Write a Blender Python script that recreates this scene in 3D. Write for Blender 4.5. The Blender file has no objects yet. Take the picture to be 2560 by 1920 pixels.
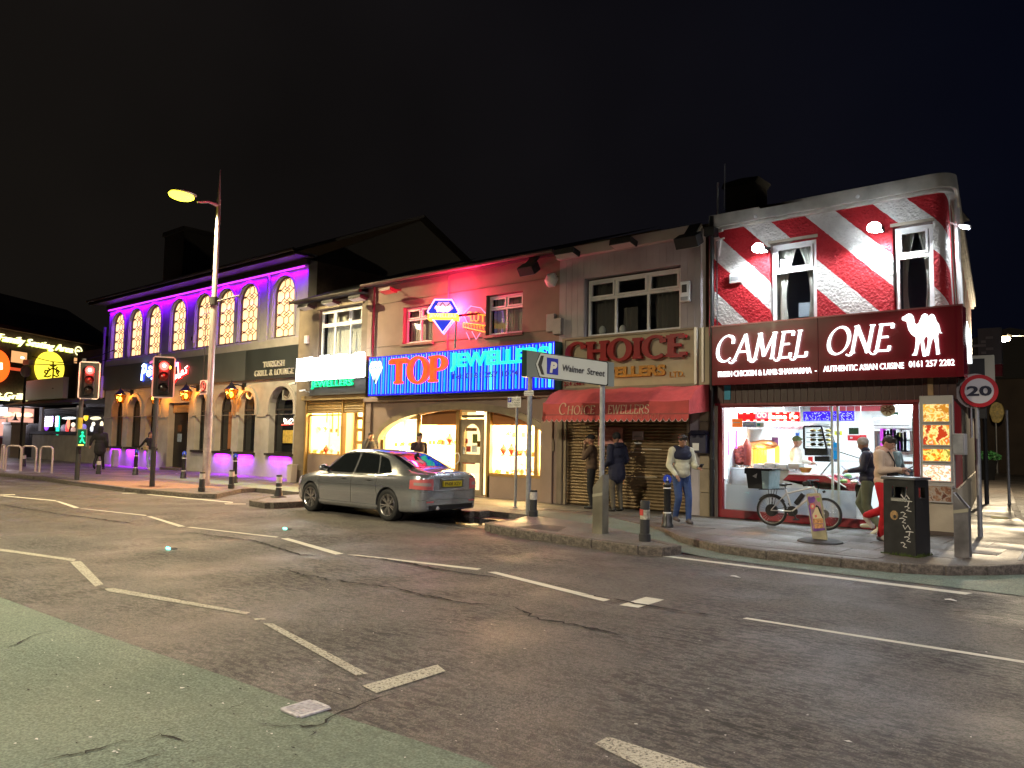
import bpy,bmesh,math,random
from math import sin,cos,pi,radians,hypot,atan2,sqrt
from mathutils import Vector,Matrix
from mathutils.bvhtree import BVHTree
from mathutils.geometry import tessellate_polygon
random.seed(7)
S=bpy.context.scene
COL=S.collection
FPX,CU,CV,EYE=1923.0,1280.0,960.0,1.7
CM=(Matrix.Rotation(radians(40.49),4,'Z')@Matrix.Rotation(radians(94.21),4,'X')@Matrix.Rotation(radians(1.01),4,'Z'))
cd=bpy.data.cameras.new('camera');cam=bpy.data.objects.new('camera',cd);COL.objects.link(cam)
cam.matrix_world=Matrix.Translation((0,0,EYE))@CM
cd.sensor_width=36;cd.lens=36*FPX/2560;cd.clip_end=2000;cd.clip_start=.05
S.camera=cam
S.view_settings.view_transform='Standard';S.view_settings.look='None'
S.view_settings.exposure=0.7;S.view_settings.gamma=1;S.view_settings.use_curve_mapping=False
S.render.engine='CYCLES'
S.cycles.use_denoising=True;S.cycles.max_bounces=7;S.cycles.diffuse_bounces=3
S.cycles.glossy_bounces=3;S.cycles.transmission_bounces=4;S.cycles.transparent_max_bounces=12
S.cycles.sample_clamp_indirect=4;S.cycles.caustics_reflective=False;S.cycles.caustics_refractive=False
W=bpy.data.worlds.new('World');S.world=W;W.use_nodes=True
nt=W.node_tree;bg=nt.nodes['Background']
tc=nt.nodes.new('ShaderNodeTexCoord');sep=nt.nodes.new('ShaderNodeSeparateXYZ');mr=nt.nodes.new('ShaderNodeMapRange')
mr.inputs[1].default_value=-1.0;mr.inputs[2].default_value=-.1
mx=nt.nodes.new('ShaderNodeMix');mx.data_type='RGBA'
mx.inputs[6].default_value=(.0046,.0037,.0028,1);mx.inputs[7].default_value=(.0011,.0014,.0036,1)
nz=nt.nodes.new('ShaderNodeTexNoise');nz.inputs['Scale'].default_value=2.5;nz.inputs['Detail'].default_value=3
mr2=nt.nodes.new('ShaderNodeMapRange');mr2.inputs[1].default_value=.3;mr2.inputs[2].default_value=.7
mr2.inputs[3].default_value=.8;mr2.inputs[4].default_value=1.25
L=nt.links.new
L(tc.outputs['Generated'],sep.inputs[0]);L(sep.outputs['X'],mr.inputs[0]);L(mr.outputs[0],mx.inputs[0])
L(tc.outputs['Generated'],nz.inputs['Vector']);L(nz.outputs[0],mr2.inputs[0])
L(mx.outputs[2],bg.inputs[0]);L(mr2.outputs[0],bg.inputs[1])
CR={'c1':(0,640,2.592),'c2':(240,640,2.5926),'c3':(700,640,2.3704),'c4':(1200,560,1.975),'c5':(1740,420,2.6976),'c6':(1740,920,2.6976),'d1':(0,780,3.77),'d2':(720,1060,4.096),'d3':(900,720,4.2538),'d4':(1280,840,6.914),'d5':(2040,1080,4.88),'d6':(1840,1120,5.925),'d7':(2380,780,2.44),'d8':(1400,1060,4.6075),'e1':(1800,990,4.424),'e2':(300,860,4.3656),'e3':(740,900,5.927),'e4':(940,980,4.8087),'e5':(0,1140,2.9105),'e6':(200,380,2.4578),'e7':(1700,420,2.9105),'e8':(1150,1180,2.9493),'s':(0,0,1)}
def ray(c,x,y):
 ox,oy,k=CR[c]
 return CM.to_3x3()@Vector(((ox+x/k-CU)/FPX,-(oy+y/k-CV)/FPX,-1))
def onY(c,x,y,Y=15.8):
 d=ray(c,x,y);return Vector((0,0,EYE))+d*(Y/d.y)
def onZ(c,x,y,z=0.0):
 d=ray(c,x,y);return Vector((0,0,EYE))+d*((z-EYE)/d.z)
def onP(c,x,y,p,n):
 d=ray(c,x,y);o=Vector((0,0,EYE));p=Vector(p);n=Vector(n);return o+d*((p-o).dot(n)/d.dot(n))
def rc(c,x0,y0,x1,y1,Y=15.8):
 a=onY(c,x0,y0,Y);b=onY(c,x1,y1,Y);return(a.x,b.x,b.z,a.z)
ORG={}
def tag(o,label=None,cat=None,group=None,kind=None):
 if label:o['label']=label
 if cat:o['category']=cat
 if group:o['group']=group
 if kind:o['kind']=kind
 return o
def thing(name,label,cat,loc=(0,0,0),group=None,local=False,rz=0):
 o=bpy.data.objects.new(name,None);COL.objects.link(o);o.empty_display_size=.2
 o.location=loc;o.rotation_euler.z=rz;tag(o,label,cat,group)
 ORG[o.name]=Vector((0,0,0))if local else Vector(loc)
 return o
def put(name,me,parent=None):
 o=bpy.data.objects.new(name,me);COL.objects.link(o)
 if parent:
  o.parent=parent;ORG[o.name]=ORG.get(parent.name,Vector((0,0,0)))
 return o
def copy_tree(o,parent=None):
 c=o.copy();COL.objects.link(c);c.parent=parent;ORG[c.name]=ORG.get(o.name,Vector((0,0,0)))
 for ch in list(o.children):copy_tree(ch,c)
 return c
class MB:
 def __init__(s):s.v=[];s.f=[]
 def add(s,vs,fs):
  b=len(s.v);s.v+=[tuple(v)for v in vs];s.f+=[tuple(i+b for i in f)for f in fs];return s
 def box(s,x0,x1,y0,y1,z0,z1):
  x0,x1=sorted((x0,x1));y0,y1=sorted((y0,y1));z0,z1=sorted((z0,z1))
  return s.add([(x0,y0,z0),(x1,y0,z0),(x1,y1,z0),(x0,y1,z0),(x0,y0,z1),(x1,y0,z1),(x1,y1,z1),(x0,y1,z1)],[(0,3,2,1),(4,5,6,7),(0,1,5,4),(1,2,6,5),(2,3,7,6),(3,0,4,7)])
 def mbox(s,m,hx,hy,hz):
  vs=[m@Vector((a*hx,b*hy,c*hz))for c in(-1,1)for a,b in((-1,-1),(1,-1),(1,1),(-1,1))]
  return s.add(vs,[(0,3,2,1),(4,5,6,7),(0,1,5,4),(1,2,6,5),(2,3,7,6),(3,0,4,7)])
 def bar(s,a,b,w,h,up=(0,0,1)):
  a=Vector(a);b=Vector(b);d=(b-a);l=d.length;d.normalize();u=Vector(up)
  if abs(d.dot(u))>.99:u=Vector((0,1,0))
  x=d.cross(u).normalized();z=x.cross(d)
  m=Matrix((x,d,z)).transposed().to_4x4();m.translation=(a+b)/2
  return s.mbox(m,w/2,l/2,h/2)
 def tube(s,pts,r,n=10,caps=True,closed=False):
  pts=[Vector(p)for p in pts];k=len(pts);rs=r if isinstance(r,(list,tuple))else[r]*k
  vs=[];fs=[];px=None
  for i,p in enumerate(pts):
   a=pts[(i-1)%k]if(i or closed)else p;b=pts[(i+1)%k]if(i<k-1 or closed)else p
   d=(b-a).normalized()
   if px is None:
    u=Vector((0,0,1))if abs(d.z)<.9 else Vector((1,0,0));px=d.cross(u).normalized()
   px=(px-d*px.dot(d)).normalized();py=d.cross(px)
   vs+=[p+(px*cos(2*pi*j/n)+py*sin(2*pi*j/n))*rs[i]for j in range(n)]
  for i in range(k if closed else k-1):
   i2=(i+1)%k
   for j in range(n):
    j2=(j+1)%n;fs.append((i*n+j,i*n+j2,i2*n+j2,i2*n+j))
  if caps and not closed:
   fs.append(tuple(range(n-1,-1,-1)));fs.append(tuple(range((k-1)*n,k*n)))
  return s.add(vs,fs)
 def lathe(s,prof,n=20,c=(0,0,0),axis='z',caps=True):
  c=Vector(c);vs=[];fs=[]
  for r,z in prof:
   for j in range(n):
    a=2*pi*j/n;x,y=r*cos(a),r*sin(a)
    vs.append(c+(Vector((x,y,z))if axis=='z' else Vector((x,z,y))if axis=='y' else Vector((z,x,y))))
  for i in range(len(prof)-1):
   for j in range(n):
    j2=(j+1)%n;q=(i*n+j,i*n+j2,(i+1)*n+j2,(i+1)*n+j);fs.append(q if axis!='y' else q[::-1])
  if caps:
   fs.append(tuple(range(n-1,-1,-1)));fs.append(tuple(range((len(prof)-1)*n,len(prof)*n)))
  return s.add(vs,fs)
 def sph(s,c,r,n=12,m=8):
  if not isinstance(r,(tuple,list)):r=(r,r,r)
  vs=[(c[0],c[1],c[2]+r[2])];fs=[]
  for i in range(1,m):
   t=pi*i/m
   vs+=[(c[0]+r[0]*sin(t)*cos(2*pi*j/n),c[1]+r[1]*sin(t)*sin(2*pi*j/n),c[2]+r[2]*cos(t))for j in range(n)]
  vs.append((c[0],c[1],c[2]-r[2]));e=len(vs)-1
  for j in range(n):
   j2=(j+1)%n;fs.append((0,1+j,1+j2));fs.append((e,1+(m-2)*n+j2,1+(m-2)*n+j))
   for i in range(m-2):fs.append((1+i*n+j,1+(i+1)*n+j,1+(i+1)*n+j2,1+i*n+j2))
  return s.add(vs,fs)
 def prism(s,poly,y0,y1,ax='y'):
  n=len(poly)
  f={'y':lambda a,b,t:(a,t,b),'z':lambda a,b,t:(a,b,t),'x':lambda a,b,t:(t,a,b)}[ax]
  vs=[f(a,b,y0)for a,b in poly]+[f(a,b,y1)for a,b in poly]
  ar=sum(poly[i][0]*poly[(i+1)%n][1]-poly[(i+1)%n][0]*poly[i][1]for i in range(n))
  fs=[tuple(range(n)),tuple(range(2*n-1,n-1,-1))]+[(i,i+n,(i+1)%n+n,(i+1)%n)for i in range(n)]
  if(ar<0)!=(ax=='z'):fs=[g[::-1]for g in fs]
  return s.add(vs,fs)
 def plate(s,outer,holes,y0,y1):
  if len(outer)==4 and all(len(h)==4 for h in holes)and all(len({round(p[i],5)for p in l})==2 for l in[outer]+list(holes)for i in(0,1)):
   R4=[(min(p[0]for p in l),max(p[0]for p in l),min(p[1]for p in l),max(p[1]for p in l))for l in[outer]+list(holes)]
   X=sorted({v for r in R4 for v in r[:2]});Z=sorted({v for r in R4 for v in r[2:]});nx=len(X);idx={}
   vs=[];fs=[]
   def V(i,j,k):
    if(i,j,k)not in idx:idx[(i,j,k)]=len(vs);vs.append((X[i],(y0,y1)[k],Z[j]))
    return idx[(i,j,k)]
   o=R4[0]
   solid=lambda i,j:0<=i<nx-1 and 0<=j<len(Z)-1 and o[0]<=(X[i]+X[i+1])/2<=o[1]and o[2]<=(Z[j]+Z[j+1])/2<=o[3]and not any(r[0]<(X[i]+X[i+1])/2<r[1]and r[2]<(Z[j]+Z[j+1])/2<r[3]for r in R4[1:])
   for i in range(nx-1):
    for j in range(len(Z)-1):
     if not solid(i,j):continue
     fs.append((V(i,j,0),V(i+1,j,0),V(i+1,j+1,0),V(i,j+1,0)));fs.append((V(i,j,1),V(i,j+1,1),V(i+1,j+1,1),V(i+1,j,1)))
     if not solid(i-1,j):fs.append((V(i,j,0),V(i,j+1,0),V(i,j+1,1),V(i,j,1)))
     if not solid(i+1,j):fs.append((V(i+1,j,0),V(i+1,j,1),V(i+1,j+1,1),V(i+1,j+1,0)))
     if not solid(i,j-1):fs.append((V(i,j,0),V(i,j,1),V(i+1,j,1),V(i+1,j,0)))
     if not solid(i,j+1):fs.append((V(i,j+1,0),V(i+1,j+1,0),V(i+1,j+1,1),V(i,j+1,1)))
   return s.add(vs,fs)
  loops=[outer]+list(holes);flat=[p for l in loops for p in l]
  tr=tessellate_polygon([[Vector((a,b,0))for a,b in l]for l in loops]);n=len(flat)
  fs=[]
  for t in tr:
   a,b,c=[flat[i]for i in t]
   cr=(b[0]-a[0])*(c[1]-a[1])-(c[0]-a[0])*(b[1]-a[1])
   t=tuple(t)if cr>0 else tuple(t)[::-1]
   fs.append(t);fs.append(tuple(i+n for i in t[::-1]))
  st=0
  for l in loops:
   m=len(l)
   for i in range(m):
    j=(i+1)%m;fs.append((st+i,st+i+n,st+j+n,st+j))
   st+=m
  return s.add([(a,y0,b)for a,b in flat]+[(a,y1,b)for a,b in flat],fs)
 def grid(s,P):
  n=len(P[0]);return s.add([p for r in P for p in r],[(i*n+j,i*n+j+1,(i+1)*n+j+1,(i+1)*n+j)for i in range(len(P)-1)for j in range(n-1)])
 def build(s,name,mat,parent=None,smooth=False,ang=40,bev=0,org=None,fix=False):
  o0=Vector(org)if org is not None else(ORG.get(parent.name,Vector((0,0,0)))if parent else Vector((0,0,0)))
  me=bpy.data.meshes.new(name);me.from_pydata([tuple(Vector(v)-o0)for v in s.v],[],s.f)
  if fix:
   bm=bmesh.new();bm.from_mesh(me);bmesh.ops.recalc_face_normals(bm,faces=bm.faces);bm.to_mesh(me);bm.free()
  for m in(mat if isinstance(mat,(list,tuple))else[mat]):me.materials.append(m)
  if smooth:
   me.shade_smooth();me.set_sharp_from_angle(angle=radians(ang))
  me.update();o=put(name,me,parent)
  if org is not None and not parent:o.location=org
  if bev:
   b=o.modifiers.new('bevel','BEVEL');b.width=bev;b.segments=2;b.limit_method='ANGLE';b.angle_limit=radians(50)
  return o
def ell(cx,cz,rx,rz,a0=0,a1=360,n=16):
 return[(cx+rx*cos(radians(a0+(a1-a0)*i/n)),cz+rz*sin(radians(a0+(a1-a0)*i/n)))for i in range(n+(1 if a1-a0!=360 else 0))]
def rect(x0,x1,z0,z1):return[(x0,z0),(x1,z0),(x1,z1),(x0,z1)]
def arch(x0,x1,z0,z1,n=12):
 r=(x1-x0)/2;return[(x0,z0),(x1,z0)]+ell((x0+x1)/2,z1-r,r,r,0,180,n)
def sr(r,g,b):
 f=lambda c:(c/255/12.92)if c<=10 else((c/255+.055)/1.055)**2.4
 return(f(r),f(g),f(b))
MC={}
def mat(name,col=(.5,.5,.5),rough=.6,metal=0,noise=None,bump=None,emit=None,es=0,coat=0,spec=.5,dirt=None):
 if name in MC:return MC[name]
 m=bpy.data.materials.new(name);m.use_nodes=True;MC[name]=m
 t=m.node_tree;N=t.nodes;b=N['Principled BSDF'];K=t.links.new
 b.inputs['Base Color'].default_value=(*col,1);b.inputs['Roughness'].default_value=rough
 b.inputs['Metallic'].default_value=metal;b.inputs['Specular IOR Level'].default_value=spec
 b.inputs['Coat Weight'].default_value=coat
 tc=N.new('ShaderNodeTexCoord')
 if noise or dirt:
  src=None
  base=N.new('ShaderNodeRGB');base.outputs[0].default_value=(*col,1);cur=base.outputs[0]
  for k,(sc,am,det)in enumerate([x for x in(noise,dirt)if x]):
   nz=N.new('ShaderNodeTexNoise');nz.inputs['Scale'].default_value=sc;nz.inputs['Detail'].default_value=det
   K(tc.outputs['Object'],nz.inputs['Vector'])
   r=N.new('ShaderNodeMapRange');r.inputs[1].default_value=.3;r.inputs[2].default_value=.7
   r.inputs[3].default_value=1-am;r.inputs[4].default_value=1+(am if k==0 else 0)
   K(nz.outputs[0],r.inputs[0])
   mm=N.new('ShaderNodeVectorMath');mm.operation='SCALE';K(cur,mm.inputs[0]);K(r.outputs[0],mm.inputs['Scale']);cur=mm.outputs[0]
  K(cur,b.inputs['Base Color'])
  rr=N.new('ShaderNodeMapRange');rr.inputs[3].default_value=max(0,rough-.12);rr.inputs[4].default_value=min(1,rough+.12)
  K(nz.outputs[0],rr.inputs[0]);K(rr.outputs[0],b.inputs['Roughness'])
 if bump:
  sc,st,di=bump
  nz=N.new('ShaderNodeTexNoise');nz.inputs['Scale'].default_value=sc;nz.inputs['Detail'].default_value=4
  K(tc.outputs['Object'],nz.inputs['Vector'])
  bp=N.new('ShaderNodeBump');bp.inputs['Strength'].default_value=st;bp.inputs['Distance'].default_value=di
  K(nz.outputs[0],bp.inputs['Height']);K(bp.outputs[0],b.inputs['Normal'])
 if emit:
  b.inputs['Emission Color'].default_value=(*emit,1);b.inputs['Emission Strength'].default_value=es
 return m
def emi(name,col,es):return mat(name,tuple(min(.8,c*.5)for c in col),.5,emit=col,es=es)
def glassmat(name,tint=(1,1,1),fac=.045):
 if name in MC:return MC[name]
 m=bpy.data.materials.new(name);m.use_nodes=True;MC[name]=m
 t=m.node_tree;t.nodes.remove(t.nodes['Principled BSDF']);K=t.links.new
 tr=t.nodes.new('ShaderNodeBsdfTransparent');tr.inputs[0].default_value=(*tint,1)
 gl=t.nodes.new('ShaderNodeBsdfGlossy');gl.inputs['Roughness'].default_value=.03
 fr=t.nodes.new('ShaderNodeLayerWeight');pw=t.nodes.new('ShaderNodeMath');pw.operation='POWER';pw.inputs[1].default_value=4.5;K(fr.outputs['Facing'],pw.inputs[0])
 ad=t.nodes.new('ShaderNodeMath');ad.operation='ADD';ad.inputs[1].default_value=fac;ad.use_clamp=True;K(pw.outputs[0],ad.inputs[0])
 mx=t.nodes.new('ShaderNodeMixShader');K(ad.outputs[0],mx.inputs[0]);K(tr.outputs[0],mx.inputs[1]);K(gl.outputs[0],mx.inputs[2])
 K(mx.outputs[0],t.nodes['Material Output'].inputs[0]);return m
GLASS=glassmat('window_glass',(.95,.97,.96))
SMOKE=glassmat('tinted_glass',(.16,.18,.18))
BLACK=mat('black_paint',(.012,.012,.013),.35,noise=(9,.3,3))
BLACKM=mat('black_matt',(.02,.02,.021),.7,noise=(14,.25,3))
GALV=mat('galvanised_steel',(.33,.34,.36),.45,.6,noise=(12,.15,4))
STEEL=mat('stainless_steel',(.6,.6,.6),.25,.9,noise=(5,.1,2))
WHITE=mat('white_paint',(.75,.75,.74),.45,noise=(6,.06,4))
PVC=mat('white_upvc',(.8,.8,.8),.3,noise=(4,.04,2))
DARKGLASS=mat('dark_room_glass',(.012,.014,.018),.06)
SKIN=mat('skin',(.42,.23,.16),.5)
SKIN2=mat('skin_tan',(.3,.155,.1),.5)
HAIRM=mat('dark_hair',(.02,.014,.011),.65,bump=(60,.5,.01))
ORD=['first','second','third','fourth','fifth','sixth','seventh','eighth','ninth']
def lamp(kind,name,loc,power,col=(1,1,1),parent=None,size=.2,sy=None,rot=(0,0,0),spot=None,blend=.5,spread=None):
 d=bpy.data.lights.new(name,kind);d.energy=power;d.color=col
 if kind=='AREA':
  d.size=size
  if sy:d.shape='RECTANGLE';d.size_y=sy
  if spread:d.spread=radians(spread)
 else:d.shadow_soft_size=size
 if kind=='SPOT':d.spot_size=radians(spot);d.spot_blend=blend
 o=bpy.data.objects.new(name,d);COL.objects.link(o);o.location=Vector(loc)-(ORG[parent.name]if parent else Vector((0,0,0)))
 o.rotation_euler=rot
 if parent:o.parent=parent
 return o
def to_mesh(ob):
 dg=bpy.context.evaluated_depsgraph_get();dg.update()
 return bpy.data.meshes.new_from_object(ob.evaluated_get(dg),depsgraph=dg)
def text_mesh(body,ext=.02,bold=0,shear=0,spacing=1):
 cu=bpy.data.curves.new('lettering','FONT');cu.body=body;cu.size=1;cu.offset=bold;cu.extrude=.5;cu.shear=shear
 cu.space_character=spacing;cu.resolution_u=3;cu.align_x='LEFT'
 o=bpy.data.objects.new('tmp',cu);COL.objects.link(o);me=to_mesh(o);bpy.data.objects.remove(o);bpy.data.curves.remove(cu)
 return me
def text(body,p,ux,uz,w,h,m,parent,depth=.02,bold=0,shear=0,split=False,name='lettering',spacing=1):
 """flat lettering: lower left corner p, along ux, up uz, fitted to w x h, standing 'depth' proud of the board"""
 me=text_mesh(body,bold=bold,shear=shear,spacing=spacing)
 xs=[v.co.x for v in me.vertices];ys=[v.co.y for v in me.vertices]
 x0,x1,y0,y1=min(xs),max(xs),min(ys),max(ys)
 ux=Vector(ux).normalized();uz=Vector(uz).normalized();un=ux.cross(uz);p=Vector(p)-(ORG[parent.name]if parent else Vector((0,0,0)))
 for v in me.vertices:
  c=v.co;v.co=p+ux*((c.x-x0)/(x1-x0)*w)+uz*((c.y-y0)/(y1-y0)*h)+un*((c.z+.5)*depth+.002)
 me.materials.clear();me.materials.append(m)
 if not split:return put(name,me,parent)
 bm=bmesh.new();bm.from_mesh(me);seen=set();isl=[]
 for f in bm.faces:
  if f.index in seen:continue
  st=[f];seen.add(f.index);cur=[]
  while st:
   q=st.pop();cur.append(q)
   for e in q.edges:
    for g in e.link_faces:
     if g.index not in seen:seen.add(g.index);st.append(g)
  isl.append(cur)
 for cur in isl:
  vi={};vs=[];fs=[]
  for f in cur:
   ff=[]
   for v in f.verts:
    if v.index not in vi:vi[v.index]=len(vs);vs.append(tuple(v.co))
    ff.append(vi[v.index])
   fs.append(ff)
  n=bpy.data.meshes.new('letter');n.from_pydata(vs,[],fs);n.materials.append(m);put('letter',n,parent)
 bm.free();bpy.data.meshes.remove(me)
def A(cx,cy,rx,ry,a0,a1,n=14):return[(cx+rx*cos(radians(a0+(a1-a0)*i/n)),cy+ry*sin(radians(a0+(a1-a0)*i/n)))for i in range(n+1)]
GL={'C':(.78,[A(.44,.5,.42,.5,48,312),[(.72,.87),(.74,.68)]]),'A':(.84,[[(.04,0),(.4,1)],[(.4,1),(.8,0)],[(.18,.34),(.64,.34)]]),'M':(1.0,[[(.1,0),(.16,1)],[(.16,1),(.5,.12)],[(.5,.12),(.84,1)],[(.84,1),(.9,0)]]),'E':(.62,[[(.14,0),(.14,1)],[(.1,.97),(.58,.97)],[(.1,.52),(.48,.52)],[(.1,.03),(.6,.03)],[(.57,.97),(.57,.82)],[(.59,.03),(.59,.19)]]),'L':(.6,[[(.14,0),(.14,1)],[(.1,.03),(.58,.03)],[(.57,.03),(.57,.2)]]),'O':(.86,[A(.43,.5,.4,.5,0,360,26)]),'N':(.84,[[(.12,0),(.12,1)],[(.12,1),(.72,0)],[(.72,0),(.72,1)]]),'T':(.74,[[(.37,0),(.37,1)],[(.02,.97),(.72,.97)],[(.03,.97),(.03,.8)],[(.71,.97),(.71,.8)]]),'H':(.86,[[(.14,0),(.14,1)],[(.72,0),(.72,1)],[(.14,.52),(.72,.52)]]),'I':(.34,[[(.17,0),(.17,1)]]),'U':(.82,[[(.13,1),(.13,.33)]+A(.41,.33,.28,.31,180,360,10)+[(.69,1)]]),'R':(.78,[[(.14,0),(.14,1)],[(.14,.97),(.4,.97)]+A(.42,.74,.24,.23,90,-90,10)+[(.14,.5)],[(.4,.5),(.7,0)]]),'P':(.7,[[(.14,0),(.14,1)],[(.14,.97),(.38,.97)]+A(.4,.72,.25,.25,90,-90,10)+[(.14,.46)]]),'K':(.8,[[(.14,0),(.14,1)],[(.14,.4),(.68,1)],[(.32,.6),(.72,0)]]),'S':(.6,[A(.31,.74,.24,.24,20,180,8)+A(.31,.74,.24,.23,180,270,5)+A(.31,.26,.25,.25,90,-160,14)]),'G':(.84,[A(.44,.5,.42,.5,48,335),[(.76,.06),(.76,.42)],[(.56,.42),(.84,.42)]]),'&':(.82,[[(.78,.0),(.28,.72)]+A(.42,.82,.15,.16,200,-40,10)+[(.2,.42)]+A(.34,.22,.24,.22,130,380,12)]),'J':(.46,[[(.3,1),(.3,.1),(.2,-.06),(.04,-.1)]]),'W':(1.1,[[(.06,1),(.3,0)],[(.3,0),(.54,1)],[(.54,1),(.8,0)],[(.8,0),(1.04,1)]]),'-':(.4,[[(.05,.45),(.35,.45)]]),' ':(.4,[])}
def ribbon(mb,pts,wf,map3,y0,y1):
 n=len(pts);lft=[];rgt=[]
 for i in range(n):
  a=pts[max(i-1,0)];b=pts[min(i+1,n-1)]
  if pts[0]==pts[-1]or(abs(pts[0][0]-pts[-1][0])<1e-6 and abs(pts[0][1]-pts[-1][1])<1e-6 and n>3):
   a=pts[i-1]if i else pts[-2];b=pts[i+1]if i<n-1 else pts[1]
  dx,dz=b[0]-a[0],b[1]-a[1];l=hypot(dx,dz)or 1;nx,nz_=-dz/l,dx/l;w=wf(nx,nz_)/2
  lft.append((pts[i][0]+nx*w,pts[i][1]+nz_*w));rgt.append((pts[i][0]-nx*w,pts[i][1]-nz_*w))
 vs=[]
 for q in(y0,y1):vs+=[map3(a,b,q)for a,b in lft]+[map3(a,b,q)for a,b in rgt]
 fs=[]
 for i in range(n-1):
  fs+=[(i,i+1,n+i+1,n+i),(2*n+i,3*n+i,3*n+i+1,2*n+i+1),(i,2*n+i,2*n+i+1,i+1),(n+i,n+i+1,3*n+i+1,3*n+i)]
 fs+=[(0,n,3*n,2*n),(n-1,3*n-1,4*n-1,2*n-1)]
 mb.add(vs,fs)
def glyphs(word,X0,X1,Z0,Z1,Y,m,parent,depth=.03,nib=(.2,0,.07),serif=.1,shear=0,gap=.1,side=None,swash=False,name='letter',ax=None):
 """serif lettering drawn letter by letter with a broad pen on the plane y=Y (front towards -y)"""
 wds=[GL[c][0]for c in word];tot=sum(wds)+gap*(len(word)-1)+abs(shear);k=(X1-X0)/tot;h=Z1-Z0;x=0
 Wn,an,tm=nib;objs=[]
 nv=(Wn*cos(radians(an)),Wn*sin(radians(an)))
 wf=lambda nx,nz_:max(abs(nv[0]*nx+nv[1]*nz_),tm)
 for i,c in enumerate(word):
  mb=MB();q=[0]
  def m3(a,b,y,x=x):
   X,Z=X0+(x+a+shear*b)*k,Z0+b*h
   return(X,y,Z)if ax is None else ax(X,y,Z)
  for st in GL[c][1]:
   y0=Y-depth-.0006*q[0];q[0]+=1;ribbon(mb,st,wf,m3,y0,Y)
   if serif:
    for e,f in((st[0],st[1]),(st[-1],st[-2])):
     if(abs(e[1])<.02 or abs(e[1]-1)<.02)and abs(e[1]-f[1])>.3 and not(c=='M' and e[0]==.5)and not(c in 'AW' and .28<e[0]<.56):
      s_=.5 if e[1]<.5 else-.5;z=e[1]+s_*tm;y0=Y-depth-.0006*q[0];q[0]+=1
      ribbon(mb,[(e[0]-serif-Wn/2,z),(e[0]+serif+Wn/2,z)],lambda a,b:tm,m3,y0,Y)
   if swash and c in 'AMNEL' and st is GL[c][1][0]:
    y0=Y-depth-.0006*q[0];q[0]+=1
    ribbon(mb,[(st[0][0],0)]+A(st[0][0]-.12,.02,.12,.1,0,-150,6),lambda a,b:tm*1.3,m3,y0,Y)
  if mb.v:objs.append(mb.build(name,m,parent,fix=True))
  x+=wds[i]+gap
 return objs
ICO=None
def blobmesh(prims,voxel=.014,it=3,fac=.5):
 bm=bmesh.new()
 for p in prims:
  if p[0]=='c':
   _,a,b,ra,rb=p;t=bmesh.new()
   for c,r in((a,ra),(b,rb)):bmesh.ops.create_icosphere(t,subdivisions=2,radius=r,matrix=Matrix.Translation(c))
   h=bmesh.ops.convex_hull(t,input=t.verts)
   bmesh.ops.delete(t,geom=list({v for v in h['geom_interior']if isinstance(v,bmesh.types.BMVert)}),context='VERTS')
   t.normal_update();me=bpy.data.meshes.new('t');t.to_mesh(me);t.free();bm.from_mesh(me);bpy.data.meshes.remove(me)
  else:
   _,c,r=p[:3];mt=Matrix.Translation(c)
   if len(p)>3:mt=mt@Matrix.Rotation(radians(p[3][1]),4,p[3][0])
   bmesh.ops.create_icosphere(bm,subdivisions=3,radius=1,matrix=mt@Matrix.Diagonal((*r,1)))
 me=bpy.data.meshes.new('t');bm.to_mesh(me);bm.free()
 o=bpy.data.objects.new('t',me);COL.objects.link(o)
 r=o.modifiers.new('r','REMESH');r.mode='VOXEL';r.voxel_size=voxel;r.use_smooth_shade=True
 if it:s_=o.modifiers.new('s','SMOOTH');s_.iterations=it;s_.factor=fac
 out=to_mesh(o);bpy.data.objects.remove(o);bpy.data.meshes.remove(me);out.shade_smooth();return out
def blob(name,prims,m,parent,voxel=.014,it=3,fac=.5):
 me=blobmesh(prims,voxel,it,fac);me.materials.clear();me.materials.append(m)
 if parent:
  o0=ORG.get(parent.name,Vector((0,0,0)))
  if o0.length:me.transform(Matrix.Translation(-o0))
 return put(name,me,parent)
CR['c7']=(0,1200,1.7281);CR['c8']=(1280,1200,1.7281)
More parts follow.
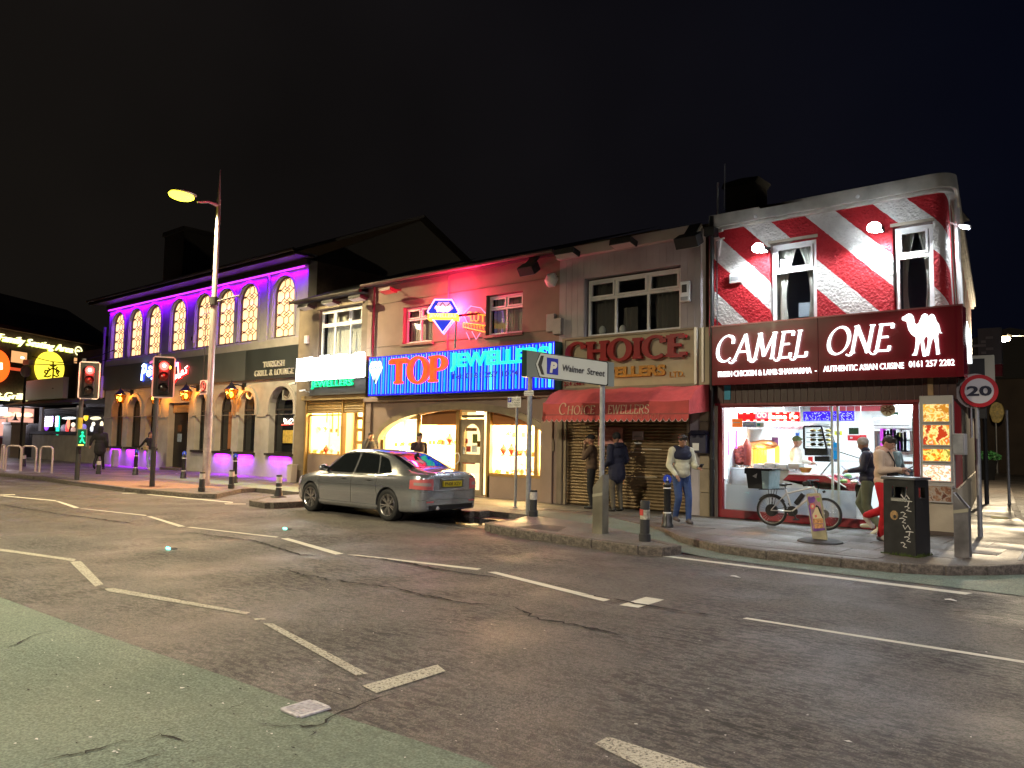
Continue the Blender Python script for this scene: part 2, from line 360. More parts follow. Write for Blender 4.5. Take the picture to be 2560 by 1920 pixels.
def surface(name,col,col2,grain=90,patch=.6,bump=.35,rough=.75,crack=.0,paint=None,speck=.0,wet=0.0):
 m=bpy.data.materials.new(name);m.use_nodes=True;MC[name]=m
 t=m.node_tree;N=t.nodes;b=N['Principled BSDF'];K=t.links.new
 tc=N.new('ShaderNodeTexCoord');P=tc.outputs['Object']
 def noise(sc,det,ro=.5):
  n=N.new('ShaderNodeTexNoise');n.inputs['Scale'].default_value=sc;n.inputs['Detail'].default_value=det
  n.inputs['Roughness'].default_value=ro;K(P,n.inputs['Vector']);return n.outputs[0]
 def rng(x,a,b_,c=0,d=1):
  r=N.new('ShaderNodeMapRange');r.inputs[1].default_value=a;r.inputs[2].default_value=b_;r.inputs[3].default_value=c;r.inputs[4].default_value=d
  K(x,r.inputs[0]);return r.outputs[0]
 def mix(f,a,b_):
  x=N.new('ShaderNodeMix');x.data_type='RGBA';K(f,x.inputs[0])
  for s_,v in((6,a),(7,b_)):
   if isinstance(v,tuple):x.inputs[s_].default_value=(*v,1)
   else:K(v,x.inputs[s_])
  return x.outputs[2]
 def mul(a,b_):
  x=N.new('ShaderNodeMath');x.operation='MULTIPLY';K(a,x.inputs[0])
  if isinstance(b_,float):x.inputs[1].default_value=b_
  else:K(b_,x.inputs[1])
  return x.outputs[0]
 g1=noise(grain,3,.7);g2=noise(grain*.32,4,.7);lo=noise(.55,5,.6);mid=noise(3.1,6,.7)
 mp=N.new('ShaderNodeMapping');mp.inputs['Scale'].default_value=(.4,1,1);K(tc.outputs['Object'],mp.inputs[0]);P0_=P;P=mp.outputs[0]
 fret=noise(15,9,.8);soft=noise(1.3,3);P=P0_
 c=mix(rng(g1,.36,.64),tuple(x*.35 for x in col),tuple(min(1,x*1.9)for x in col))
 c=mix(mul(rng(soft,.35,.65),.35),c,tuple(x*1.35 for x in col))
 c=mix(mul(rng(noise(.3,2),.4,.6),.22),c,tuple(x*a for x,a in zip(col,(1.3,.95,.7))))
 c=mix(mul(mul(rng(lo,.4,.55),rng(fret,.49,.53)),float(patch)),c,col2)
 c=mix(mul(rng(g2,.5,.57),.6*(1 if bump>.5 else .3)),c,tuple(x*.3 for x in col))
 if speck:c=mix(mul(rng(noise(34,1),.74,.78),float(speck)),c,(.5,.48,.44))
 if paint:
  w=mul(rng(noise(48,6,.8),paint[1]-.05,paint[1]+.04),rng(noise(2.2,2),.2,.5,.75,1));c=mix(w,c,paint[0])
 K(c,b.inputs['Base Color'])
 r=rng(noise(.8,4),.35,.65,rough-.12-wet,rough+.1);K(r,b.inputs['Roughness'])
 h=N.new('ShaderNodeMath');h.operation='ADD';K(g1,h.inputs[0]);K(mul(g2,1.4),h.inputs[1])
 bp=N.new('ShaderNodeBump');bp.inputs['Strength'].default_value=bump;bp.inputs['Distance'].default_value=.02
 K(h.outputs[0],bp.inputs['Height']);K(bp.outputs[0],b.inputs['Normal'])
 return m
ASPH=surface('worn_asphalt',(.1,.093,.086),(.026,.023,.021),grain=62,patch=1,bump=1,speck=.25,wet=.14,rough=.66)
GREEN=surface('green_cycle_surface',(.105,.14,.11),(.045,.055,.045),grain=60,patch=.3,bump=.35)
GREEN2=surface('pale_cycle_surface',(.15,.19,.15),(.08,.09,.08),grain=60,patch=.3,bump=.3)
PAINT=surface('worn_road_paint',(.092,.083,.075),(.024,.021,.019),grain=62,patch=.6,paint=((.5,.47,.38),.46),bump=1)
PAINT2=surface('road_paint',(.1,.095,.085),(.03,.03,.03),grain=60,patch=.2,paint=((.6,.58,.5),.36),bump=.5)
FLAG=surface('paving_flag',(.13,.125,.12),(.055,.053,.05),grain=40,patch=.5,bump=.25,rough=.62,wet=.1)
FOOT=surface('footway',(.1,.09,.082),(.045,.04,.04),grain=50,patch=.6,bump=.3,rough=.6,wet=.12)
BUFF=surface('tactile_buff',(.23,.13,.085),(.13,.085,.06),grain=50,patch=.4,bump=.3)
KERB=surface('kerb_stone',(.1,.086,.072),(.035,.03,.026),grain=30,patch=.7,bump=.4)
CRACK=mat('crack_shadow',(.008,.007,.007),.9)
road=MB().grid([[(x,y,0)for x in(-400,-80,-45,-20,0,20,60,400)]for y in(-200,-20,0,12,30,100,500)][::1]).build('road',ASPH,smooth=False)
tag(road,kind='structure')
front=[(-80,9.3),(-45,9.6),(-34,9.8),(-30.3,10.2),(-27.6,9.95),(-23.3,9.95),(-20.1,10.35),(-19.6,10.75),(-21.2,12.4),(-21.2,12.92),(-10.55,12.92),(-10.45,13.95),(-9.1,13.9),(-7.9,13.3),(-7.19,12.85),(-6.4,12.0),(-5.42,11.45),(-4.61,11.3),(-3.57,11.38),(-2.83,11.5),(-2.35,11.75),(-1.93,12.15),(-1.58,12.8),(-1.3,14),(-1.7,17.5),(-2.7,21.8),(-3.5,27),(-6.5,48),(-8,60)]
pv=MB();pv.prism(front+[(-60,60),(-80,58)],.0,.121,'z')
pavement=pv.build('pavement',FOOT,fix=True);tag(pavement,kind='structure')
isl=[(-10.35,12.75),(-10.05,11.9),(-9.95,10.95),(-9.6,10.72),(-8.87,10.57),(-7.1,10.36),(-6.2,10.3),(-5.86,10.45),(-5.78,10.85),(-6.5,11.2),(-7.6,12.0),(-8.6,12.45),(-10.2,12.8)]
island=MB().prism(isl,0,.13,'z').build('traffic_island',FLAG,fix=True);tag(island,kind='structure')
isl2=[(-16.25,10.3),(-17.1,10.4),(-18.2,11.7),(-18.15,12.9),(-11.75,12.9),(-11.7,12.5),(-16.15,12.42)]
island2=MB().prism(isl2,0,.13,'z').build('parking_island',FLAG,fix=True);tag(island2,kind='structure')
tag(MB().grid([[(-400,10.2,.05),(-80,10.2,.05)],[(-400,60,.05),(-80,60,.05)]]).build('distant_footway',FOOT),kind='structure')
lp=[(-10.4,12.93,-10.4,13.93,.124),(-8.6,12.47,-9.05,13.85,.122),(-7.6,12.02,-7.85,13.25,.1),(-6.55,11.22,-7.15,12.8,.06),(-5.75,10.9,-6.35,11.95,.02),(-5.2,10.78,-5.4,11.4,.008),(-4.6,10.78,-4.6,11.25,.008),(-3.57,10.78,-3.57,11.33,.008),(-2.8,10.78,-2.8,11.45,.008),(-2.3,10.78,-2.3,11.7,.008),(-1.5,10.78,-1.55,12.6,.008),(3,10.8,3,13.2,.008)]
tag(MB().grid([[(a,b,z)for a,b,c,d,z in lp],[(c,d,z)for a,b,c,d,z in lp]]).build('cycle_lane',GREEN),kind='structure')
tag(MB().grid([[(-30,13.0,.123),(-21.2,13.0,.123),(-10.4,12.95,.123)],[(-30,14.3,.123),(-21.2,14.1,.123),(-10.4,13.93,.123)]]).build('cycle_track',GREEN2),kind='structure')
tag(MB().grid([[(-27.4,10.15,.123),(-22.6,10.1,.123)],[(-26.3,12.2,.123),(-21.9,12.3,.123)]]).build('tactile_paving',BUFF),kind='structure')
nb=[onZ('c7',x,y,.004)for x,y in((0,505),(340,632),(640,735),(980,850),(1290,962),(1700,1092),(2100,1225))]
nb=[Vector((-60,1.6,.004)),Vector((-14,2.35,.004))]+nb+[Vector((4,3.1,.004)),Vector((40,3.3,.004))]
tag(MB().grid([[(p.x,p.y,.004)for p in nb],[(p.x,-1.2,.004)for p in nb]]).build('near_cycle_lane',GREEN),kind='structure')
tag(MB().box(-80,60,-12,-1.4,-.02,.12).build('near_pavement',FOOT),kind='structure')
def kerb(poly,z,parent,h=.13,w=.16,st=.92,off=0,low=()):
 P=[Vector((a,b,0))for a,b in poly]
 me_c={}
 for i in range(len(P)-1):
  d=P[i+1]-P[i];l=d.length
  if l<.05:continue
  n=max(1,round(l/st));s_=l/n
  for j in range(n):
   c=P[i]+d*((j+.5)/n);key=round(s_,2)
   zt=z*(.35 if any(a<c.x<b for a,b in low)else 1)
   if key not in me_c:
    o=MB().box(-s_/2+.004,s_/2-.004,-w/2,w/2,-.2,0).build('kerb_stone',KERB,bev=.015);me_c[key]=o.data
   else:o=put('kerb_stone',me_c[key]);b=o.modifiers.new('bevel','BEVEL');b.width=.015;b.segments=2
   o.parent=parent;nrm=Vector((-d.y,d.x,0)).normalized()
   o.location=c+nrm*(w/2-.02+random.uniform(-.004,.004));o.location.z=zt+random.uniform(-.004,.004)
   o.rotation_euler.z=atan2(d.y,d.x)+random.uniform(-.008,.008)
kerb(front[2:9],.13,pavement,low=((-27.4,-23.0),))
kerb(front[14:27],.13,pavement)
kerb(isl[1:10],.14,island)
kerb(isl2[-1:]+isl2[:3],.14,island2);kerb(isl2[4:],.14,island2)
def inside(p,poly):
 c=False
 for i in range(len(poly)):
  a,b=poly[i],poly[i-1]
  if(a[1]>p[1])!=(b[1]>p[1])and p[0]<(b[0]-a[0])*(p[1]-a[1])/(b[1]-a[1])+a[0]:c=not c
 return c
fl=MB().box(-.296,.296,-.446,.446,-.05,0).build('paving_flag',FLAG,pavement);fm=fl.data;first=True
pp=front+[(-60,60),(-80,58)]
for r in range(16):
 for c in range(34):
  x=-11.6+c*.6+(.3 if r%2 else 0);y=11.2+r*.9+.1
  if not all(inside((x+a*.37,y+b*.6),pp)for a in(-1,1)for b in(-1,1)):continue
  if y>15.2 and x<-3:continue
  if y>16.9 or(x>-2.6 and y>15):continue
  o=fl if first else put('paving_flag',fm,pavement);first=False
  o.location=(x,y,.126+random.uniform(-.002,.002));o.rotation_euler=(random.uniform(-.002,.002),random.uniform(-.002,.002),0)
def mark(c,pts,m=PAINT,z=.004,name='road_marking'):
 v=[onZ(c,x,y,z)for x,y in pts];f=[tuple(range(len(v)))]
 MB().add([(p.x,p.y,z)for p in v],f).build(name,m,road,fix=True)
for c,p in(('c7',[(0,296),(328,342),(320,351),(0,306)]),('c7',[(302,353),(350,350),(447,450),(410,460)]),('c7',[(450,470),(490,466),(1080,572),(1060,580),(465,480)]),('c7',[(1095,598),(1140,595),(1150,602),(1100,605)]),('c7',[(1135,618),(1180,620),(1590,835),(1540,845)]),('c7',[(1565,888),(1890,797),(1925,825),(1625,920)]),('c8',[(355,1140),(415,1107),(900,1262),(720,1320)])):mark(c,p,z=.005)
for c,p in(('e5',[(0,281),(110,278),(110,284),(0,287)]),('e5',[(30,288),(410,322),(405,328),(20,292)]),('e5',[(400,328),(435,330),(580,376),(540,378)]),('e5',[(575,382),(610,382),(1070,430),(1060,435)]),('e5',[(1065,438),(1100,438),(1350,512),(1300,514)]),('e5',[(1350,517),(1390,516),(2030,588),(2010,593)]),('c7',[(1212,252),(1245,251),(1485,318),(1450,322)]),('c7',[(1498,322),(1545,323),(2080,383),(2060,389)]),('c8',[(-107,397),(-70,396),(425,517),(395,524)]),('c8',[(463,540),(578,505),(658,517),(545,552)]),('c8',[(995,598),(1015,594),(2330,799),(2330,809)]),('c8',[(620,326),(690,329),(1990,488),(1960,495)]),('e8',[(1190,590),(1300,596),(1500,622),(1400,616)]),('e5',[(885,270),(1040,266),(1035,270),(890,273)]),('e5',[(1060,275),(1700,335),(1690,341),(1080,282)]),('e5',[(1630,345),(1790,347),(1790,351),(1640,351)])):mark(c,p,PAINT2)
mark('d7',[(400,1510),(445,1450),(445,1470),(425,1512)],PAINT2,.13)
mark('d7',[(115,1228),(360,1252),(360,1260),(115,1236)],PAINT2,.1305);mark('d7',[(235,1243),(340,1252),(345,1262),(240,1256)],mat('yellow_paint',(.5,.42,.15),.8,noise=(9,.4,4)),.134)
def crackline(c,pts,w=.012,par=None,z=.011):
 P=[onZ(c,x,y,z)for x,y in pts];q=[]
 for i in range(len(P)-1):
  n=max(3,int((P[i+1]-P[i]).length/.07))
  for j in range(n):
   p=P[i].lerp(P[i+1],j/n);q.append((p.x+random.gauss(0,.012),p.y+random.gauss(0,.014),z))
 vs=[];fs=[];n=len(q)
 for i,p in enumerate(q):
  a=Vector(q[max(0,i-1)]);b=Vector(q[min(n-1,i+1)]);d=(b-a).normalized();nn=Vector((-d.y,d.x,0))
  ww=1.8*w*min(1,i/4,(n-1-i)/4)*random.choice((.3,.5,.7,1,1.3))/2+.0005
  vs+=[Vector(p)+nn*ww,Vector(p)-nn*ww]
  if i<n-1:fs.append((2*i,2*i+1,2*i+3,2*i+2))
 MB().add(vs,fs).build('crack',CRACK,road)
for c,w,p in(('c7',.03,[(0,105),(250,145),(600,190)]),('c7',.03,[(780,222),(1100,262),(1300,322),(1420,330)]),('c7',.02,[(1230,382),(1290,405),(1500,440),(1700,465),(1830,495),(2000,530),(2212,545)]),('c8',.022,[(0,545),(120,600),(330,635),(520,680)]),('c8',.016,[(560,672),(640,680),(880,720)]),('c7',.03,[(1500,325),(1700,345),(1900,385),(2212,432)]),('c8',.02,[(260,485),(420,510),(700,560),(980,600)]),('c7',.016,[(145,1215),(290,1190),(370,1180),(480,1145),(620,1113)]),('c7',.007,[(620,1113),(700,1100),(850,1130),(985,1105)]),('c7',.012,[(915,1003),(1000,980),(1080,950)]),('c7',.01,[(1110,1062),(1290,1055),(1370,1060),(1440,1015),(1550,970),(1650,935),(1815,908)]),('c7',.01,[(1220,925),(1400,905),(1540,965)]),('c7',.014,[(540,1235),(640,1195),(720,1175)]),('c7',.012,[(725,1078),(790,1066)]),('c7',.01,[(1340,1115),(1352,1080),(1370,1110)]),('c7',.01,[(0,720),(60,710),(150,665),(300,640)]),('c8',.012,[(1690,540),(1800,560),(2000,575),(2212,605)])):crackline(c,p,w)
pits=MB()
for _ in range(26):
 x,y=random.uniform(0,1300),random.uniform(820,1240)
 if y-505<x*.345+30:continue
 p=onZ('c7',x,y,.011);r=random.choice((.004,.006,.009));k=7
 pits.add([(p.x+r*random.uniform(.4,3.2)*cos(2*pi*i/k),p.y+r*random.uniform(.3,1)*sin(2*pi*i/k),.011)for i in range(k)],[tuple(range(k))])
o=pits.build('surface_pits',CRACK,road);o['kind']='stuff'
LIT=mat('pale_litter',(.55,.53,.5),.7)
lit=MB()
for _ in range(150):
 x,y=random.uniform(0,2560),random.uniform(1230,1900);p=onZ('s',x,y,0)
 if p.y>12 or p.y<1.5:continue
 r=random.uniform(.004,.012)if random.random()<.88 else .02;lit.add([(p.x+r*random.uniform(.4,1.5)*cos(1.57*i),p.y+r*random.uniform(.4,1.2)*sin(1.57*i),.009+random.uniform(0,.004))for i in range(4)],[(0,1,2,3)])
tag(lit.build('road_grit',LIT),'tiny scattered specks of pale grit and litter over the road','litter',kind='stuff')
for i,(c,x,y,w,lab)in enumerate((('c8',1895,520,.09,'flattened pale scrap of litter on the road at the right near the edge line'),('c8',960,418,.1,'smeared pale wet scrap lying on the road in front of the island'),('e2',622,1416,.1,'small white paper scrap on the purple-lit footway right of the pub door'),('e2',1085,1433,.1,'small white paper scrap on the purple-lit footway right of the tall lamp column'),('e8',1885,552,.06,'small white crumpled scrap in the green lane by the kerb'))):
 p=onZ(c,x,y,.13 if c=='e2' else .012);n=9
 vs=[(p.x+w*random.uniform(.5,1)*cos(2*pi*k/n),p.y+w*.5*random.uniform(.5,1)*sin(2*pi*k/n),p.z+random.uniform(0,.012))for k in range(n)]
 o=MB().add(vs+[(p.x,p.y,p.z+.02)],[(k,(k+1)%n,n)for k in range(n)]).build('paper_scrap',LIT,org=p);tag(o,lab,'litter')
for i,(x,y,lab)in enumerate(((1245,213,'small bright turquoise road stud nearer the silver car'),(746,299,'small bright turquoise road stud left in the middle of the road'))):
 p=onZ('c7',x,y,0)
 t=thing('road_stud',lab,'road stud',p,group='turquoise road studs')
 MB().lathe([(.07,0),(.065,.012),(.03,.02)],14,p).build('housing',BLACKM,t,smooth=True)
 MB().box(p.x-.05,p.x+.04,p.y-.075,p.y-.055,.004,.034).build('lens',emi('stud_reflection',(.1,1,.8),6),t)  # emission stands in for light the stud reflects back
pm=mat('still_water',(.01,.009,.008),.02,spec=.8,bump=(7,.02,.01))
pd=[(-12.7,11.35),(-12.0,11.2),(-11.2,11.15),(-10.6,11.3),(-10.25,11.75),(-10.5,12.25),(-11.1,12.4),(-11.9,12.35),(-12.6,12.2),(-12.9,11.8)]
q=[]
for i,a in enumerate(pd):
 b=pd[(i+1)%len(pd)]
 for j in range(4):q.append((a[0]+(b[0]-a[0])*j/4+random.uniform(-.05,.05),a[1]+(b[1]-a[1])*j/4+random.uniform(-.04,.04)))
tag(MB().prism(q,.002,.006,'z').build('puddle',pm,fix=True),kind='structure')
wm=mat('damp_asphalt',(.035,.03,.027),.3,noise=(30,.4,4),bump=(60,.5,.01))
q2=[(-11.7+(a+11.7)*1.5,11.75+(b-11.75)*1.35)for a,b in q]
tag(MB().prism(q2,-.01,.003,'z').build('damp_patch',wm,fix=True),kind='structure')
p=onZ('c7',1320,990,.006)
t=thing('drain_grate','pale worn metal drain grate at the edge of the near green cycle lane','drain grate',p)
IRON=mat('worn_iron',(.42,.4,.42),.45,.3,noise=(30,.3,4))
d0=Vector((.995,.1,0));
g_=.5;fr=MB()
for a in(-.2,.2):fr.box(p.x+g_*(a-.025),p.x+g_*(a+.025),p.y-.22*g_,p.y+.22*g_,.004,.016)
for a in(-.22,.22):fr.box(p.x-.175*g_,p.x+.175*g_,p.y+g_*(a-.025),p.y+g_*(a+.025),.004,.016)
fr.build('frame',IRON,t,bev=.003)
for k in range(7):MB().box(p.x-.075+k*.025-.007,p.x-.075+k*.025+.007,p.y-.096,p.y+.096,.003,.013).build('grate_bar',IRON,t)
MB().box(p.x-.085,p.x+.085,p.y-.095,p.y+.095,.0,.005).build('drain_shadow',CRACK,t)
a=[onZ('e8',x,y,.134)for x,y in((420,405),(600,385),(790,404),(720,440))]
cv=MB().add([(q.x,q.y,.134)for q in a],[(0,1,2,3)]).add([(q.x,q.y,.1)for q in a],[(0,1,2,3)]).build('access_cover',surface('cover_infill',(.05,.05,.048),(.03,.03,.03),grain=30),island,fix=True)
LET_W=emi('white_letter_light',(1,.98,.92),5)
def lift(v,dz=0):return v
YP=16.8
RENDER_G=mat('grey_render',(.44,.43,.42),.8,noise=(2.5,.12,6),bump=(45,.25,.01),dirt=(.9,.25,4))
TRIM_G=mat('grey_trim',(.4,.38,.37),.7,noise=(3,.1,5),bump=(40,.15,.005))
SLATE=mat('roof_slate',(.014,.014,.016),.8,noise=(4,.3,5),bump=(12,.5,.02))
DARKW=mat('dark_timber',(.025,.02,.02),.55,noise=(6,.3,4))
pub=thing('pub_building','two-storey grey pub with glowing arched lattice windows and purple light under the eaves','pub',(-33.5,YP,.12))
PX0,PX1=-42.35,-24.55
a=onY('c2',75,685,YP).z;b=onY('c2',1330,585,YP).z
ZB=5.2
ZL=8.15
upx=[(120,208),(232,322),(348,440),(500,600),(665,762),(802,910),(947,1057),(1170,1292)]
upy=[(350,642),(328,632),(310,622),(285,605),(258,590),(235,578),(210,565),(182,545)]
UZ0=sum(onY('c2',(x[0]+x[1])/2,y[1],YP+.12).z for x,y in zip(upx,upy))/8;UZ1=sum(onY('c2',(x[0]+x[1])/2,y[0],YP+.12).z for x,y in zip(upx,upy))/8
ups=[(onY('c2',a,450,YP+.12).x,onY('c2',b,450,YP+.12).x)for a,b in upx]
wU=sum(b-a for a,b in ups)/8
ups=[((a+b)/2-wU/2,(a+b)/2+wU/2)for a,b in ups]
lopx=[(105,172,905,1198),(205,288,885,1200),(322,402,875,1205),(640,712,850,1210),(775,880,845,1212),(922,1030,845,1216),(1122,1280,818,1218)]
LZ0=1.05;LZ1=3.52
los=[(onY('c2',a,1080,YP).x,onY('c2',b,1080,YP).x)for a,b,_,_ in lopx]
dX=(onY('c2',462,1200,YP).x,onY('c2',590,1200,YP).x)
holes=[arch(a,b,UZ0-.05,UZ1+.02)for a,b in ups]+[arch(a,b,LZ0,LZ1+(.1 if i==6 else 0))for i,(a,b)in enumerate(los)]+[rect(dX[0],dX[1],.13,3.15)]
MB().plate(rect(PX0,PX1,0,ZL+.5),holes,YP,YP+.38).build('wall',RENDER_G,pub)
MB().box(PX0,PX0+.3,YP+.38,28,0,8.6).build('side_wall',mat('dark_brick',(.06,.045,.04),.85,noise=(8,.3,5),bump=(20,.4,.02)),pub)
MB().box(PX1-.3,PX1,YP+.38,28,0,8.4).build('side_wall',MC['dark_brick'],pub)
gz=[(YP,8.4),(22.4,11.2),(28.2,8.4)]
MB().prism(gz,PX1-.31,PX1+.0,'x').build('gable',mat('dark_cladding',(.012,.012,.015),.9,noise=(3,.2,4)),pub,fix=True)
MB().add([(PX0-.5,15.9,8.55),(PX1+.25,15.9,8.55),(PX1+.25,22.4,11.42),(PX0-.5,22.4,11.42),(PX0-.5,15.9,8.45),(PX1+.25,15.9,8.45),(PX1+.25,22.4,11.3),(PX0-.5,22.4,11.3)],[(0,1,2,3),(4,7,6,5),(0,4,5,1),(1,5,6,2),(0,3,7,4)]).build('roof',SLATE,pub)
MB().add([(PX0-.5,28.8,8.4),(PX1+.25,28.8,8.4),(PX1+.25,22.4,11.42),(PX0-.5,22.4,11.42)],[(0,3,2,1)]).build('rear_roof',SLATE,pub)
MB().box(PX0-.45,PX1+.35,15.95,YP,8.42,8.5).box(PX0-.45,PX1+.35,15.9,15.95,8.36,8.62).build('soffit',DARKW,pub)
MB().tube([(PX0-.5,15.84,8.56),(PX1+.4,15.84,8.56)],.07,8).build('gutter',BLACKM,pub,smooth=True)
MB().box(PX0-.1,PX1+.1,YP-.16,YP,ZL+.04,8.42).build('cornice',DARKW,pub,bev=.02)
cx=onY('e6',660,600,21).x
MB().box(cx-1.15,cx+1.15,20.2,21.9,9.5,13.1).box(cx-1.25,cx+1.25,20.1,22.0,13.1,13.35).build('chimney',mat('chimney_brick',(.015,.012,.011),.9,noise=(9,.3,4),bump=(25,.5,.02)),pub)
pane=mat('amber_pane',(.6,.45,.25),.4,emit=(1,.6,.27),es=1.25,noise=(3,.15,2))
LEAD=mat('bronze_lattice',(.14,.055,.015),.5)
hgt=UZ1-UZ0
def lattice(w,h):
 """flat lattice of bent hexagon bars clipped to a round headed window"""
 mb=MB();q=w/3.0;segs=[]
 rows=5;ph=h/(rows-.25)
 for r in range(-1,rows+1):
  z=r*ph+ph*.3;c=w/2;a=q*.42;e=w*.36
  hx=[(c,z-a),(c+a*.87,z-a*.5),(c+a*.87,z+a*.5),(c,z+a),(c-a*.87,z+a*.5),(c-a*.87,z-a*.5)]
  segs+=[(hx[i],hx[(i+1)%6])for i in range(6)]
  for s_ in(-1,1):
   m=c+s_*e
   segs+=[((c+s_*a*.87,z+a*.5),(m,z+a*1.5)),((c+s_*a*.87,z-a*.5),(m,z-a*1.5)),((m,z+a*1.5),(m,z+ph-a*1.5)),((m,z+a*1.5),(c+s_*w/2,z+a*.7)),((m,z-a*1.5),(c+s_*w/2,z-a*.7)),((c,z+a),(c+s_*q*.4,z+ph*.5)),((c,z+ph-a),(c+s_*q*.4,z+ph*.5))]
 def ok(x,z):
  r=w/2
  return 0<=x<=w and 0<=z<=h and(z<=h-r or hypot(x-r,z-(h-r))<=r)
 for(x0,z0),(x1,z1)in segs:
  n=8;pts=[(x0+(x1-x0)*i/n,z0+(z1-z0)*i/n)for i in range(n+1)];pts=[p for p in pts if ok(*p)]
  if len(pts)>1:mb.bar((pts[0][0]-w/2,0,pts[0][1]),(pts[-1][0]-w/2,0,pts[-1][1]),.021,.024,up=(0,1,0))
 return mb
frm=None
for i,(a,b)in enumerate(ups):
 c=(a+b)/2
 ib=arch(-wU/2+.045,wU/2-.045,UZ0,UZ1-.03,14)
 o=MB().plate([(p[0]+c,p[1])for p in arch(-wU/2,wU/2,UZ0-.05,UZ1+.02,14)],[[(p[0]+c,p[1])for p in ib]],YP+.09,YP+.17).build('window',mat('window_dark_frame',(.08,.05,.03),.5),pub)
 MB().prism([(p[0]+c,p[1])for p in arch(-wU/2+.03,wU/2-.03,UZ0-.02,UZ1-.01,14)],YP+.15,YP+.19).build('pane',pane,o,fix=True)
 lt=lattice(wU-.05,hgt);mb=MB();mb.add([(x+c,y+YP+.13,z+UZ0)for x,y,z in lt.v],lt.f);mb.build('lattice',LEAD,o)
 MB().plate(arch(a-.14,b+.14,UZ0-.02,UZ1+.17,18),[arch(a-.03,b+.03,UZ0-.01,UZ1+.06,18)],YP-.05,YP).build('arch_moulding',TRIM_G,pub)
MB().box(PX0,PX1,YP-.1,YP,ZB-.02,ZB+.3).build('sill_band',TRIM_G,pub,bev=.02)
xd=onY('c2',1125,300,YP).x
MB().box(xd-.05,xd+.05,YP-.12,YP-.02,ZB+.3,ZL+.04).build('downpipe',TRIM_G,pub,bev=.02)
strip=MB().box(PX0+.1,PX1-.1,YP-.14,YP-.11,ZL-.03,ZL+.02).build('light_strip',emi('violet_strip',(.6,.03,1),2.2),pub)
n=2
for k in range(n):
 w=(PX1-PX0)/n;lamp('AREA','violet_strip_light',(PX0+(k+.5)*w,YP-.1,ZL-.04),165,(.2,.0,1),pub,w*.99,.04,rot=(radians(4),0,0),spread=120)
for i,(a,b)in enumerate(los):
 zt=LZ1+(.1 if i==6 else 0)
 MB().plate(arch(a-.17,b+.17,2.55,zt+.18,18),[[(p[0],max(p[1],2.56))for p in arch(a-.02,b+.02,2.56,zt+.02,18)]],YP-.06,YP).build('arch_moulding',TRIM_G,pub)
 f=MB().plate(arch(a,b,LZ0,zt,12),[arch(a+.05,b-.05,LZ0+.06,zt-.05,12)],YP+.26,YP+.33).build('window',DARKW,pub)
 MB().prism(arch(a+.03,b-.03,LZ0+.03,zt-.03,12),YP+.3,YP+.31).build('pane',DARKGLASS,f,fix=True)
 if i in(3,4,5,6):MB().box(a+.05,b-.05,YP+.27,YP+.3,2.72,2.79).build('glazing_bar',DARKW,f)
 if i in(0,4):MB().box(a+(b-a)*.45,b-.07,YP+.26,YP+.29,LZ0+.1,2.7).build('window_blind',mat('brown_blind',(.3,.13,.06),.8),f)
 MB().box(a-.1,b+.1,YP-.12,YP+.3,LZ0-.09,LZ0).build('window_sill',DARKW,pub)
 if i!=3:
  lamp('AREA','violet_sill_light',((a+b)/2,YP-.09,LZ0-.1),34,(.4,.01,1),pub,(b-a)*.8,.05,rot=(radians(8),0,0),spread=150)
ed=[PX0]+[v for a,b in sorted(los+[dX])for v in(a-.18,b+.18)]+[PX1]
for k in range(0,len(ed),2):
 if ed[k+1]-ed[k]>.05:MB().box(ed[k],ed[k+1],YP-.05,YP,2.48,2.56).build('string_course',TRIM_G,pub)
f7=los[6]
MB().tube([(f7[0]+.95+.3*cos(t*.5),YP+.24,2.3+.1*sin(t*1.1))for t in range(12)],.014,6).build('neon_sign',emi('neon_white',(1,.75,.6),6),pub)
MB().tube([(f7[0]+.5,YP+.24,2.16),(f7[0]+1.3,YP+.24,2.18)],.012,6).build('neon_sign',emi('neon_red',(1,.08,.05),5),pub)
MB().box(f7[0]+.62,f7[1]-.1,YP+.235,YP+.255,1.45,1.95).build('poster',mat('yellow_poster',(.5,.36,.08),.7,noise=(9,.3,3)),pub)
MB().box(dX[0],dX[0]+.07,YP+.3,YP+.38,.13,2.75).box(dX[1]-.07,dX[1],YP+.3,YP+.38,.13,2.75).build('door_frame',DARKW,pub)
dr=MB().box(dX[0]+.07,dX[0]+.62*(dX[1]-dX[0]),YP+.3,YP+.35,.16,2.7).build('door',BLACK,pub,bev=.01)
MB().box(dX[0]+.4,dX[0]+.75,YP+.27,YP+.3,1.38,1.75).build('notice',mat('blue_notice',(.25,.35,.5),.6,noise=(40,.5,2)),dr)
MB().box(dX[0]+.4,dX[0]+.7,YP+.27,YP+.3,1.85,2.15).build('notice',mat('brown_notice',(.12,.06,.03),.6,noise=(40,.5,2)),dr)
MB().box(dX[0]+.63*(dX[1]-dX[0]),dX[1]-.08,YP+.38,YP+1.6,.1,2.7).build('porch_lining',mat('tan_lining',(.28,.19,.11),.7),pub)
MB().box(dX[0]-.1,dX[1]+.3,YP+1.6,YP+1.7,.1,3.2).build('porch_back',mat('porch_back',(.03,.025,.02),.8),pub)
sh=MB()
for k in range(7):sh.box(dX[0],dX[1],YP+.2,YP+.26,2.72+k*.062,2.77+k*.062)
sh.build('shutter_box',mat('beige_metal',(.3,.25,.18),.5,.2),pub)
MB().box(dX[0]+.1,dX[1]+.05,YP-.35,YP+.3,.1,.22).build('door_step',KERB,pub,bev=.02)
fs=thing('pub_fascia_sign','long grey fascia board across the pub with half-hidden blue and red neon script','sign board',((PX0+PX1)/2,YP-.1,4.1))
sx=onY('c2',990,600,YP).x
